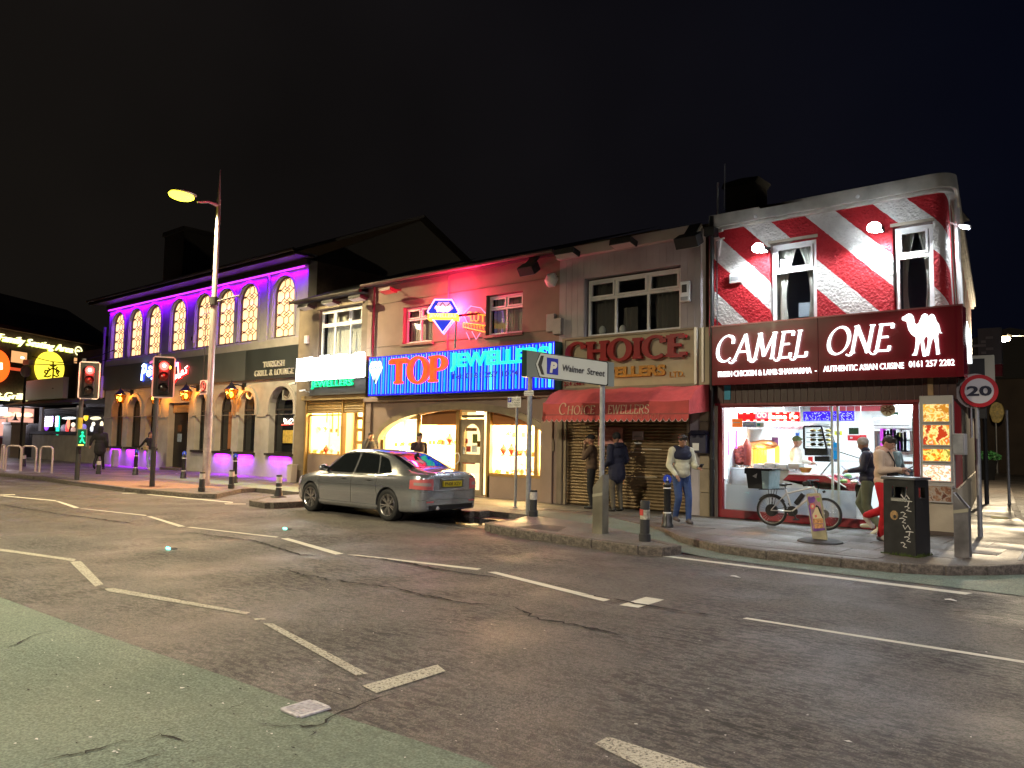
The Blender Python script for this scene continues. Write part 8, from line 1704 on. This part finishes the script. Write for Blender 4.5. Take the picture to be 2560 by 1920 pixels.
rear('bumper_crease',mat('crease_shadow2',(.2,.21,.21),.3,.7),-.86,.86,.47,.478,.003,30,1)
for s_ in(1,-1):
 patch(lambda u,v:(-.93+.58*u,s_*(.63-.0*u)+.008*v,3),(0,0,-1),14,1,.002,'boot_seam',TRIMB)
 rear('boot_seam',TRIMB,s_*.56,s_*.565,.64,.95,.003,1,10)
rear('lower_valance',TRIMB,-.62,.62,.29,.37,.004,20,2)
MB().lathe([(.04,-.06),(.04,.1),(.03,.1),(.03,-.05)],14,(-.99,.42,.31),'x').build('exhaust',CHR,car,smooth=True)
MB().box(-.6,3.3,-.7,.7,.17,.26).build('underbody',BLACKM,car)
h,nn=cast((.12,0,3),(0,0,-1));MB().prism([(h.x-.1,h.z),(h.x+.1,h.z),(h.x+.0,h.z+.07),(h.x-.07,h.z+.09)],-.012,.012).build('roof_aerial',TRIMB,car,fix=True)
for s_ in(1,-1):patch(lambda u,v:(4.2-.45*u,s_*(.35+.8*u),.56+.15*v+.05*u),(-1,-s_*.6,0),8,5,.008,'headlight',mat('headlight_lens',(.5,.45,.45),.1,.2))
tyre=MB().lathe([(.225,-.1),(.26,-.115),(.315,-.11),(.328,-.09),(.33,0),(.328,.09),(.315,.11),(.26,.115),(.225,.1),(.215,.0),(.225,-.1)],36,(0,0,0),'y',caps=False)
RIM=mat('alloy_rim',(.5,.48,.47),.28,.9)
rim=MB().lathe([(.232,.1),(.226,.112),(.212,.1),(.205,.04),(.205,-.1),(.23,-.1)],36,(0,0,0),'y',caps=False);rim.lathe([(.0,.085),(.045,.085),(.055,.06),(.055,.02)],20,(0,0,0),'y',caps=False)
for k in range(7):
 for dlt in(-.11,.11):
  a0=2*pi*k/7;a=a0+dlt*.55;b=a0+dlt*1.3;rim.bar((.05*cos(a),.07,.05*sin(a)),(.215*cos(b),.09,.215*sin(b)),.024,.025,up=(0,1,0))
tm=tyre.build('tyre',mat('tyre_rubber',(.012,.012,.012),.7),smooth=True,ang=60);rmn=rim.build('rim',RIM,smooth=True,ang=30)
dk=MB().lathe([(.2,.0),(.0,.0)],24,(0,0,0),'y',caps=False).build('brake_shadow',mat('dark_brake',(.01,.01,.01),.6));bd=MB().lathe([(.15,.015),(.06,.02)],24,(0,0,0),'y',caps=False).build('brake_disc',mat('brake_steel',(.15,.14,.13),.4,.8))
for xx in(0,2.76):
 for s_ in(1,-1):
  wh=bpy.data.objects.new('wheel',tm.data);COL.objects.link(wh);wh.parent=car;wh.location=(xx,s_*.765,.328);wh.rotation_euler=(0,random.uniform(0,1),0 if s_>0 else pi);ORG[wh.name]=Vector((0,0,0))
  for q in(rmn,dk,bd):put(q.name.split('.')[0],q.data,wh)
for q in(tm,rmn,dk,bd):bpy.data.objects.remove(q)
for xx in(0,2.76):MB().lathe([(.362,-.66),(.362,.66)],30,(xx,0,.335),'y',caps=False).build('wheel_arch_liner',BLACKM,car)
YBk=14.95
def b6(x,y,dy=0):return onY('d6',x,y,YBk)+Vector((0,dy,0))
bk=thing('delivery_bicycle','white electric bicycle with a black delivery box leaning by the takeaway window','bicycle',Vector((b6(840,930).x,YBk,.12)))
rc_,fc_=b6(530,920),b6(1325,962);WR=rc_.z-.13;fc_.z=.13+WR
BW=mat('bicycle_white',(.6,.57,.52),.3,.1,coat=.6)
for c in(rc_,fc_):
 w=MB().tube([(c.x+WR*.95*cos(k*pi/20),YBk,c.z+WR*.95*sin(k*pi/20))for k in range(40)],.024,8,closed=True).build('wheel',MC['tyre_rubber'],bk,smooth=True)
 MB().tube([(c.x+WR*.87*cos(k*pi/20),YBk,c.z+WR*.87*sin(k*pi/20))for k in range(40)],.012,6,closed=True).build('rim',mat('dull_rim',(.3,.29,.27),.35,.7),w,smooth=True)
 sp=MB()
 for k in range(28):a=2*pi*k/28;sp.tube([(c.x+.03*cos(a+.5),YBk+(.02 if k%2 else-.02),c.z+.03*sin(a+.5)),(c.x+WR*.86*cos(a),YBk,c.z+WR*.86*sin(a))],.0016,3,caps=False)
 sp.build('spokes',STEEL,w)
MB().lathe([(.115,-.03),(.12,0),(.115,.03)],24,rc_,'y').build('hub_motor',BLACK,bk,smooth=True,bev=.004);MB().lathe([(.08,-.03),(.08,-.027)],20,fc_,'y').lathe([(.03,-.04),(.03,.04)],12,fc_,'y').build('brake_disc',mat('brake_steel',(.15,.14,.13),.4,.8),bk)
BB,ST_,HT,HB=b6(835,935),b6(735,610),b6(1140,570),b6(1195,665)
fr=MB();fr.tube([BB,ST_],.018,10).tube([b6(760,672),HT+Vector((0,0,-.02))],.018,10).tube([BB,HB],.024,10).tube([HB,HT],.022,10)
for s_ in(-.045,.045):fr.tube([rc_+Vector((0,s_*1.3,0)),b6(755,665)+Vector((0,s_*.5,0))],.01,8).tube([rc_+Vector((0,s_*1.3,0)),BB+Vector((0,s_*.5,0))],.011,8)
fr.build('frame',BW,bk,smooth=True)
fk=MB();
for s_ in(-.055,.055):fk.tube([HB+Vector((.005,s_,-.02)),fc_+Vector((0,s_,0))],[.018,.012],8)
fk.tube([HB+Vector((0,-.06,-.01)),HB+Vector((0,.06,-.01))],.02,8).build('fork',BW,bk,smooth=True)
MB().bar(b6(895,830,-.03),b6(1010,680,-.03),.085,.09,up=(0,1,0)).build('battery',BLACK,bk,bev=.015)
MB().lathe([(.1,-.02),(.1,.02)],24,BB,'y').build('chainring',BLACK,bk);MB().bar(BB+Vector((0,-.06,0)),BB+Vector((.1,-.06,-.14)),.02,.025,up=(0,1,0)).bar(BB+Vector((.06,-.13,-.145)),BB+Vector((.15,-.06,-.145)),.06,.02).bar(BB+Vector((0,.06,0)),BB+Vector((-.1,.06,.14)),.02,.025,up=(0,1,0)).build('crank',BLACKM,bk)
MB().tube([b6(560,935)+Vector((-.03,-.03,.03)),BB+Vector((0,-.03,.09))],.006,5).tube([b6(560,935)+Vector((-.03,-.03,-.03)),BB+Vector((0,-.03,-.09))],.006,5).build('chain',BLACKM,bk)
MB().tube([ST_,b6(725,560)],.014,8).build('seat_post',BLACK,bk);MB().sph(b6(700,545),(.085,.07,.028),14,8).sph(b6(770,535),(.09,.03,.022),14,8).build('saddle',BLACK,bk,smooth=True)
MB().tube([HT,b6(1120,500)],.018,8).tube([b6(1120,500),b6(1165,475)],.016,8).build('stem',BLACK,bk)
MB().tube([b6(1165,475)+Vector((-.03,-.3,-.01)),b6(1165,475)+Vector((0,-.12,0)),b6(1165,475),b6(1165,475)+Vector((0,.12,0)),b6(1165,475)+Vector((-.03,.3,-.01))],.013,8).tube([b6(1165,475)+Vector((.0,-.2,0)),b6(1165,475)+Vector((.06,-.25,-.02))],.007,6).build('handlebar',BLACK,bk,smooth=True)
for s_ in(-1,1):MB().tube([b6(1165,475)+Vector((-.02,s_*.2,0)),b6(1165,475)+Vector((-.035,s_*.31,-.01))],.018,8).build('handle_grip',BLACKM,bk)
MB().bar(b6(1010,540,-.05),b6(1115,510,-.05),.1,.08).build('phone_pouch',BLACKM,bk,bev=.01);MB().bar(b6(1290,655),b6(1325,640),.05,.04).build('front_lamp',BLACK,bk)
for k in range(3):MB().tube([b6(1160,480),b6(1215+12*k,540),b6(1210,640),b6(1195+k*8,720)],.005,5).build('brake_cable',BLACKM,bk)
rk=MB();r0,r1=b6(360,612),b6(735,605)
for s_ in(-.07,.07):rk.tube([r0+Vector((0,s_,0)),r1+Vector((0,s_,0))],.01,6).tube([b6(500,615)+Vector((0,s_,0)),rc_+Vector((0,s_,0))],.006,6).tube([b6(590,612)+Vector((0,s_,0)),rc_+Vector((0,s_,0))],.006,6)
for k in range(5):q=r0.lerp(r1,k/4);rk.tube([q+Vector((0,-.07,0)),q+Vector((0,.07,0))],.008,6)
rk.build('rack',BLACK,bk)
MB().tube([rc_+Vector((WR*1.03*cos(a),0,WR*1.03*sin(a)))for a in[radians(k)for k in range(35,150,12)]],.02,6).build('mudguard',BLACKM,bk,smooth=True)
x0,x1=b6(240,600).x,b6(585,600).x;zb0,zb1=b6(380,598).z,b6(380,325).z
db=thing('delivery_box','black cube delivery bag with a silver side strapped on the bicycle rack','delivery bag',((x0+x1)/2,YBk,zb0))
mb=MB();mb.add([(x0,YBk-.2,zb0),(x1-.06,YBk-.2,zb0),(x1,YBk+.2,zb0),(x0,YBk+.2,zb0),(x0-.04,YBk-.22,zb1),(x1-.03,YBk-.22,zb1+.01),(x1+.02,YBk+.2,zb1+.0),(x0-.04,YBk+.2,zb1)],[(0,3,2,1),(4,5,6,7),(0,1,5,4),(2,3,7,6),(3,0,4,7)]).build('bag',mat('black_fabric',(.012,.012,.013),.8,bump=(14,.5,.02)),db)
mb=MB();mb.add([(x1-.06,YBk-.2,zb0),(x1,YBk+.2,zb0),(x1+.02,YBk+.2,zb1),(x1-.03,YBk-.22,zb1)],[(0,1,2,3)]).add([(x1-.17,YBk-.222,zb0+.01),(x1-.058,YBk-.206,zb0+.01),(x1-.028,YBk-.226,zb1-.01),(x1-.19,YBk-.228,zb1-.01)],[(0,1,2,3)]).build('silver_panel',mat('silver_fabric',(.3,.42,.45),.35,.3,bump=(9,.8,.03)),db,fix=True)
MB().box(x0-.06,x1+.03,YBk-.235,YBk+.22,zb1+.005,zb1+.035).box(x0-.07,x0-.05,YBk-.22,YBk+.2,zb1-.08,zb1+.01).build('lid',mat('black_fabric',(.012,.012,.013),.8),db,bev=.012)
MB().add([(x0+.1,YBk-.224,zb1-.12),(x0+.2,YBk-.224,zb1-.06),(x0+.18,YBk-.224,zb1-.16)],[(0,1,2)]).build('grey_mark',mat('grey_print',(.3,.3,.3),.6),db)
p=onZ('d6',1245,1400,.12);ws=thing('pavement_sign','worn cream pavement sign with a purple fruity poster on a round rubber base','pavement sign',p)
MB().lathe([(.36,0),(.35,.03),(.28,.055),(.1,.06)],24,p).build('base',BLACKM,ws,smooth=True)
def sp6(x,y,dy=0):return onP('d6',x,y,p+Vector((0,-.05-dy,0)),Vector((0,-1,0)))
def spoly(pts,o0,o1,m,name):
 vs=[sp6(x,y)+Vector((0,-o,0))for o in(o0,o1)for x,y in pts];n=len(pts)
 return MB().add(vs,[tuple(range(n)),tuple(range(2*n-1,n-1,-1))]+[(k,k+n,(k+1)%n+n,(k+1)%n)for k in range(n)]).build(name,m,ws,fix=True)
CRM=mat('worn_cream_plastic',(.4,.36,.22),.6,noise=(6,.15,5),dirt=(8,.35,4))
spoly([(1040,690),(1060,676),(1235,668),(1252,690),(1350,1360),(1135,1372)],-.04,.0,CRM,'board')
spoly([(1062,715),(1230,705),(1315,1215),(1140,1240)],.001,.004,mat('pink_poster',(.3,.16,.2),.5,noise=(8,.5,3)),'poster')
spoly([(1062,735),(1085,715),(1110,730),(1160,715),(1175,750),(1165,800),(1120,815),(1080,810)],.005,.007,mat('purple_print',(.14,.05,.25),.5,noise=(12,.3,2)),'print_shape')
spoly([(1190,740),(1240,735),(1245,790),(1215,800)],.005,.007,mat('green_print',(.2,.35,.08),.5),'print_shape');spoly([(1072,850),(1100,830),(1130,1120),(1150,1225),(1140,1235)],.005,.007,MC['purple_print'],'print_shape')
spoly(ell(1135,862,40,45,0,360,14),.008,.01,mat('coral_print',(.6,.12,.12),.5),'print_shape');spoly(ell(1138,862,18,24,0,360,10),.011,.013,mat('cream_print',(.6,.5,.3),.5),'print_shape')
spoly([(1180,880),(1230,880),(1250,930),(1285,1010),(1280,1050),(1150,1050),(1135,990),(1160,940)],.008,.01,MC['cream_print'],'print_shape');spoly([(1190,845),(1225,860),(1250,910),(1265,960),(1295,1030),(1285,1040),(1240,950),(1215,880),(1180,870)],.011,.013,BLACKM,'print_shape')
spoly([(1165,1000),(1195,985),(1205,1015),(1185,1035)],.011,.013,MC['coral_print'],'print_shape');spoly([(1140,1048),(1290,1040),(1295,1110),(1150,1118)],.011,.013,mat('orange_print',(.5,.25,.1),.5,noise=(30,.5,2)),'print_shape');spoly([(1165,1128),(1285,1120),(1290,1185),(1175,1192)],.011,.013,MC['orange_print'],'print_shape')
spoly([(1150,1190),(1318,1185),(1322,1215),(1160,1232)],.008,.01,MC['purple_print'],'print_shape')
def person(lab,loc,rz,h,J,top,leg,shoe,skin=SKIN,hair=HAIRM,head='hair',jacket_r=1.0,vox=.013,extras=None,tilt=0,legr=1.0,fore=True):
 """one continuous body, clothes grown over the same joints; J overrides joints (x right, y forward, z up, metres at 1.75 m)"""
 t=thing('person',lab,'person',loc,local=True,rz=rz);k=h/1.75
 D={'pel':(0,0,.95),'wai':(0,.0,1.1),'che':(0,0,1.3),'nek':(0,.0,1.47),'hed':(0,.03,1.635),'sr':(.185,0,1.42),'sl':(-.185,0,1.42),'er':(.25,-.04,1.14),'el':(-.25,-.04,1.14),'wr':(.27,.05,.9),'wl':(-.27,.05,.9),'hr':(.09,0,.92),'hl':(-.09,0,.92),'kr':(.1,.03,.5),'kl':(-.1,.03,.5),'ar':(.11,-.02,.09),'al':(-.11,-.02,.09),'fr':(0,1),'fl':(0,1)}
 D.update(J);V={a:(Vector(b)*k if len(b)==3 else b)for a,b in D.items()}
 H=V['hed'];tl=radians(tilt);fw=Vector((0,cos(tl),-sin(tl)));up=Vector((0,sin(tl),cos(tl)))
 def hp(x,y,z):return H+Vector((x,0,0))*k+fw*y*k+up*z*k
 b=[('e',tuple(H),(.074*k,.09*k,.108*k),('X',-tilt)),('c',hp(0,.045,-.05),hp(0,.03,-.07),.05*k,.05*k),('c',hp(0,.082,.0),hp(0,.104,-.022),.012*k,.016*k),('e',tuple(hp(.074,-.005,-.01)),(.012*k,.022*k,.032*k)),('e',tuple(hp(-.074,-.005,-.01)),(.012*k,.022*k,.032*k)),('c',hp(-.02,.088,-.055),hp(.02,.088,-.055),.009*k,.009*k),('c',hp(-.035,.078,.022),hp(.035,.078,.022),.012*k,.012*k),('c',H-up*.08*k,V['nek'],.052*k,.06*k),('e',tuple(V['che']),(.15*k,.1*k,.17*k)),('e',tuple(V['wai']),(.125*k,.095*k,.13*k)),('e',tuple(V['pel']),(.14*k,.1*k,.1*k)),('c',V['nek'],V['che'],.06*k,.11*k)]
 for s_ in 'rl':
  sg=1 if s_=='r' else-1;W_=V['w'+s_];E_=V['e'+s_];d=(W_-E_).normalized()
  b+=[('c',V['s'+s_],E_,.055*k,.042*k),('c',E_,W_,.042*k,.028*k),('c',V['s'+s_],V['nek'],.055*k,.06*k),('c',V['h'+s_],V['k'+s_],.078*k,.055*k),('c',V['k'+s_],V['a'+s_],.055*k,.038*k),('c',V['pel'],V['h'+s_],.09*k,.08*k)]
  side=d.cross(Vector((0,0,1)));side=(side.normalized()if side.length>.2 else Vector((1,0,0)));dn_=d.cross(side)
  pm=W_+d*.05*k;b.append(('c',W_+d*.02*k,W_+d*.075*k,.03*k,.034*k))
  for f in range(4):
   o=side*(f-1.5)*.019*k;ln=(.05,.058,.054,.042)[f]*k;a_=W_+d*.09*k+o;m_=a_+d*ln*.6+dn_*.006*k;e_=m_+(d*.6+dn_*.8)*ln*.7;b+=[('c',a_,m_,.0095*k,.009*k),('c',m_,e_,.009*k,.0078*k)]
  b+=[('c',W_+d*.035*k+side*sg*-.028*k,W_+d*.075*k+side*sg*-.052*k+dn_*.02*k,.011*k,.0085*k)]
  ft=Vector((V['f'+s_][0],V['f'+s_][1],0)).normalized()if not isinstance(V['f'+s_],Vector)else(V['f'+s_]/k).normalized();A_=V['a'+s_];b+=[('c',A_+Vector((0,0,-.03*k)),A_+ft*.13*k+Vector((0,0,-.05*k)),.034*k,.026*k)]
 blob('body',b,skin,t,vox*.82,2,.4)
 r=jacket_r;up_=[('e',tuple(V['che']+Vector((0,0,.01))),(.175*k*r,.125*k*r,.2*k)),('e',tuple(V['wai']),(.158*k*r,.125*k*r,.17*k)),('e',tuple(V['pel']+Vector((0,0,.03*k))),(.165*k*r,.13*k*r,.12*k)),('c',V['nek']-Vector((0,0,.02*k)),V['che'],.074*k,.12*k)]
 for s_ in 'rl':
  up_+=[('c',V['s'+s_],V['nek']-Vector((0,0,.05*k)),.074*k*r,.075*k),('c',V['s'+s_],V['e'+s_],.074*k*r,.058*k*r),('c',V['e'+s_],V['e'+s_].lerp(V['w'+s_],.97),.058*k*r,.042*k)]
 if 'hem' in J:up_+=[('c',V['pel'],V['pel']-Vector((0,0,J['hem'][2]*k)),.165*k*r,.17*k*r)]
 blob('top',up_,top,t,vox,3,.5)
 lg=[('e',tuple(V['pel']-Vector((0,0,.0))),(.15*k,.115*k,.1*k))]
 for s_ in 'rl':lg+=[('c',V['pel'],V['h'+s_],.1*k,.095*k),('c',V['h'+s_],V['k'+s_],.098*k*legr,.07*k*legr),('c',V['k'+s_],V['a'+s_]+Vector((0,0,.02*k)),.07*k*legr,.054*k*legr)]
 blob('trousers',lg,leg,t,vox,3,.5)
 for s_ in 'rl':
  A_=V['a'+s_];ft=V['f'+s_];ft=Vector((ft[0],ft[1],ft[2]if len(ft)>2 else 0)).normalized();blob('shoe',[('c',A_+Vector((0,0,-.035*k))-ft*.03*k,A_+ft*.15*k+Vector((0,0,-.052*k)),.046*k,.036*k),('c',A_,A_+ft*.02*k,.045*k,.045*k)],shoe,t,vox,1)
 for sx_ in(-1,1):MB().sph(hp(sx_*.03,.083,.008),.0085*k,8,6).build('eye',BLACK,t,smooth=True)
 if head=='hair':blob('hair',[('e',tuple(hp(0,-.012,.035)),(.083*k,.098*k,.092*k)),('c',hp(-.04,.055,.088),hp(.04,.055,.088),.026*k,.026*k),('e',tuple(hp(0,-.055,-.01)),(.07*k,.05*k,.08*k))],hair,t,.009,2)
 elif head=='long':blob('hair',[('e',tuple(hp(0,-.015,.03)),(.086*k,.1*k,.098*k)),('c',hp(0,-.06,0),hp(0,-.09,-.2),.075*k,.05*k)],hair,t,.01,2)
 elif head=='beanie':blob('beanie',[('e',tuple(hp(0,-.012,.045)),(.09*k,.105*k,.09*k)),('c',hp(-.05,-.02,.02),hp(.05,-.02,.02),.058*k,.058*k)],hair,t,.01,2)
 elif head=='hood':blob('hood',[('e',tuple(hp(0,-.03,.02)),(.1*k,.115*k,.13*k)),('c',hp(0,-.04,-.08),V['nek'],.09*k,.1*k)],top,t,.012,3)
 elif head=='cap':blob('cap',[('e',tuple(hp(0,-.01,.045)),(.087*k,.1*k,.08*k)),('c',hp(-.04,.1,.05),hp(.04,.1,.05),.018*k,.018*k)],hair,t,.01,2)
 if extras:extras(t,V,k,hp)
 return t,V,k
def cloth(n,c,r=.85):return mat(n,c,r,noise=(7,.15,4),bump=(11,.6,.03))
NAVY=cloth('navy_cloth',(.014,.016,.04));BLKC=cloth('black_cloth',(.012,.012,.014));JEAN=cloth('blue_denim',(.03,.06,.17));OLIVE=cloth('olive_cloth',(.12,.13,.085));REDC=cloth('red_joggers',(.5,.01,.018));PINK=cloth('pale_pink_hoodie',(.58,.44,.32));CREAMC=cloth('cream_fleece',(.55,.53,.4));BRNC=cloth('brown_cloth',(.09,.055,.035));GREYC=cloth('grey_beanie',(.3,.27,.24));TEALC=cloth('grey_green_cloth',(.09,.12,.12));LJEAN=cloth('light_denim',(.25,.3,.38))
SHW=mat('white_trainer',(.6,.56,.42),.6);SHB=mat('black_shoe',(.015,.015,.015),.5)
def P2(x,y,z=.12):p=onZ('s',x,y,z);return(p.x,p.y,z)
def phone(t,V,k,hand,rzt=0,lab='',off=(0,.1,.03)):
 w=t.matrix_basis@(V[hand]+Vector(off)*k);o=thing('mobile_phone',lab,'phone',w);MB().mbox(Matrix.Translation(w)@Matrix.Rotation(t.rotation_euler.z,4,'Z')@Matrix.Rotation(radians(rzt),4,'X'),.037,.075,.005).build('case',BLACK,o,bev=.003);MB().mbox(Matrix.Translation(w)@Matrix.Rotation(t.rotation_euler.z,4,'Z')@Matrix.Rotation(radians(rzt),4,'X')@Matrix.Translation((0,0,.0056)),.034,.07,.0005).build('screen',mat('phone_screen',(.2,.22,.25),.2,emit=(.7,.8,1),es=.5),o)
def ex_fleece(t,V,k,hp):
 blob('navy_yoke',[('e',tuple(V['che']+Vector((0,.01,.04))),(.212*k,.157*k,.155*k)),('c',V['sr']*.6+V['nek']*.4,V['sl']*.6+V['nek']*.4,.088*k,.088*k)],NAVY,t,.012,2)
 blob('collar',[('c',V['nek']+Vector((-.05,.01,.02))*k,V['nek']+Vector((.05,.01,.02))*k,.045*k,.045*k)],CREAMC,t,.01,1)
t,V,k=person('man in navy and cream fleece and jeans walking beside the blue-disc bollard',P2(1703,1308),radians(-128),1.77,{'hed':(0,.07,1.62),'er':(.27,.02,1.13),'wr':(.2,.2,.95),'el':(-.25,.08,1.12),'wl':(-.2,.36,1.1),'kr':(.1,.1,.5),'ar':(.1,-.05,.12),'kl':(-.1,.12,.5),'al':(-.08,.16,.09)},CREAMC,JEAN,mat('brown_trainer',(.05,.04,.045),.6),SKIN2,tilt=22,jacket_r=1.12,extras=ex_fleece,legr=1.05)
phone(t,V,k,'wl',40,'phone held out by the man in the fleece')
t,V,k=person('man in a brown jacket and cap, hand to mouth, at the closed shutter',P2(1478,1272),radians(118),1.76,{'el':(-.2,.16,1.2),'wl':(-.05,.16,1.5),'er':(.27,-.02,1.16),'wr':(.24,.1,.98)},BRNC,BLKC,SHB,SKIN2,BLKC,'cap',1.12)
t,V,k=person('man in a long dark navy parka standing at the closed shutter behind the sign post',P2(1541,1279),radians(72),1.8,{'hem':(0,0,.14),'wr':(.22,.14,1.0),'wl':(-.22,.14,1.0)},NAVY,cloth('khaki_trousers',(.1,.085,.06)),SHB,SKIN2,BLKC,'beanie',1.2,extras=lambda t,V,k,hp:blob('lowered_hood',[('c',V['nek']+Vector((-.07,-.08,-.0))*k,V['nek']+Vector((.07,-.08,-.0))*k,.075*k,.075*k)],NAVY,t,.013,2))
def ex_beanie(t,V,k,hp):blob('scarf',[('c',V['nek']+Vector((-.03,.03,.03))*k,V['nek']+Vector((.03,.03,.03))*k,.075*k,.075*k)],NAVY,t,.011,2)
t,V,k=person('man in a grey beanie, navy padded jacket and olive trousers outside the takeaway',P2(2172,1333),radians(98),1.76,{'hed':(0,.07,1.62),'er':(.24,.05,1.17),'wr':(.1,.3,1.13),'el':(-.24,.05,1.17),'wl':(-.1,.3,1.12),'kr':(.1,.16,.54),'ar':(.1,-.02,.17),'kl':(-.1,.02,.5),'al':(-.1,-.2,.14),'fl':(0,1,-.6)},cloth('navy_padded',(.012,.012,.035),.55),OLIVE,SHW,SKIN2,GREYC,'beanie',1.16,tilt=20,legr=1.12,extras=ex_beanie)
phone(t,V,k,'wr',45,'phone held by the man in the grey beanie',(-.08,.1,.03))
def ex_pink(t,V,k,hp):
 blob('lowered_hood',[('c',V['nek']+Vector((-.07,-.07,.02))*k,V['nek']+Vector((.07,-.07,.02))*k,.07*k,.07*k),('c',V['nek']+Vector((-.07,-.0,.0))*k,V['nek']+Vector((.07,.0,.0))*k,.07*k,.07*k)],cloth('salmon_lining',(.55,.33,.24)),t,.012,2)
 blob('waist_bag',[('c',Vector((-.13,.13,1.1))*k,Vector((.1,.15,1.08))*k,.055*k,.06*k)],BLKC,t,.012,2);MB().tube([Vector((-.14,.12,1.12))*k,Vector((-.02,.17,1.3))*k,Vector((.08,.12,1.46))*k,Vector((.1,-.08,1.44))*k,Vector((-.06,-.16,1.2))*k,Vector((-.15,.0,1.1))*k],.013,6,closed=True).build('bag_strap',BLACKM,t,smooth=True)
t,V,k=person('man in a pale pink hoodie and red joggers behind the black bin',P2(2212,1352),radians(-97),1.8,{'hed':(0,.09,1.61),'nek':(0,.04,1.47),'er':(.24,.04,1.16),'wr':(.08,.3,1.18),'el':(-.24,.05,1.16),'wl':(-.1,.26,1.14),'kr':(.1,.06,.5),'ar':(.1,-.02,.09),'kl':(-.1,-.05,.5),'al':(-.12,-.34,.36),'fl':(0,1,-1.2)},PINK,REDC,mat('pale_trainer',(.5,.45,.45),.6),SKIN,HAIRM,'hair',1.15,tilt=28,extras=ex_pink,legr=1.12)
phone(t,V,k,'wr',30,'phone held by the man in the pink hoodie',(-.04,.12,.02))
p=onY('e1',1860,900,YF+.45);person('customer in a grey-green jacket and dark beanie half hidden behind the man in pink',(p.x+.05,YF+.62,.14),radians(75),1.74,{},TEALC,BLKC,SHB,SKIN,cloth('dark_green_beanie',(.03,.045,.035)),'beanie',1.12)
p=onY('e1',840,700,YF+2.0);t,V,k=person('takeaway worker in a green cap and long pale coat behind the counter',(p.x,YF+2.0,.14),radians(-60),1.78,{'el':(-.24,.1,1.2),'wl':(-.2,.35,1.15),'hem':(0,0,.3)},cloth('pale_coat',(.6,.55,.48)),BLKC,SHB,SKIN2,cloth('green_cap',(.08,.13,.04)),'cap',1.15)
p=onY('d2',845,170,15.1);person('man in a dark jacket on the phone by the downpipe behind the car',(p.x,15.1,.12),radians(-105),1.76,{'er':(.26,.1,1.25),'wr':(.12,.1,1.54),'hed':(0,.03,1.635)},cloth('grey_jacket',(.06,.055,.055)),BLKC,SHB,SKIN,HAIRM,'hair',1.12)
p=onY('d2',1345,170,14.9);person('young man in a dark shirt passing the arched window behind the car',(p.x,14.9,.12),radians(-100),1.76,{'al':(-.1,-.15,.12),'ar':(.1,.2,.09)},cloth('plum_shirt',(.05,.03,.035)),BLKC,SHB,SKIN,HAIRM,'hair',1.0)
t,V,k=person('man in a long black hooded coat walking away in front of the pub’s left end',P2(247,1174),radians(50),1.88,{'hem':(0,0,.2),'al':(-.1,-.28,.2),'kl':(-.1,-.05,.5),'ar':(.1,.18,.09),'wl':(-.38,.0,.98),'el':(-.33,.0,1.2),'fl':(0,1,-.8)},BLKC,BLKC,SHB,SKIN,BLKC,'hood',1.3,vox=.018,tilt=10)
def ex_bag(t,V,k,hp):blob('shoulder_bag',[('c',Vector((.2,-.05,1.0)),Vector((.2,.1,1.0)),.08,.08),('c',Vector((.2,-.05,.92)),Vector((.2,.1,.92)),.08,.08)],cloth('tan_bag',(.35,.28,.12)),t,.016,2)
t,V,k=person('woman in a black top and pale jeans with a tan bag by the pub',P2(371,1174),radians(-80),1.68,{'el':(-.22,-.2,1.2),'wl':(-.25,-.42,1.05),'er':(.22,-.2,1.2),'wr':(.25,-.44,1.0),'al':(-.1,-.22,.14),'ar':(.1,.16,.09),'sr':(.16,0,1.42),'sl':(-.16,0,1.42)},BLKC,LJEAN,SHW,SKIN,mat('brown_hair',(.06,.03,.015),.6),'long',.95,vox=.016,extras=ex_bag)
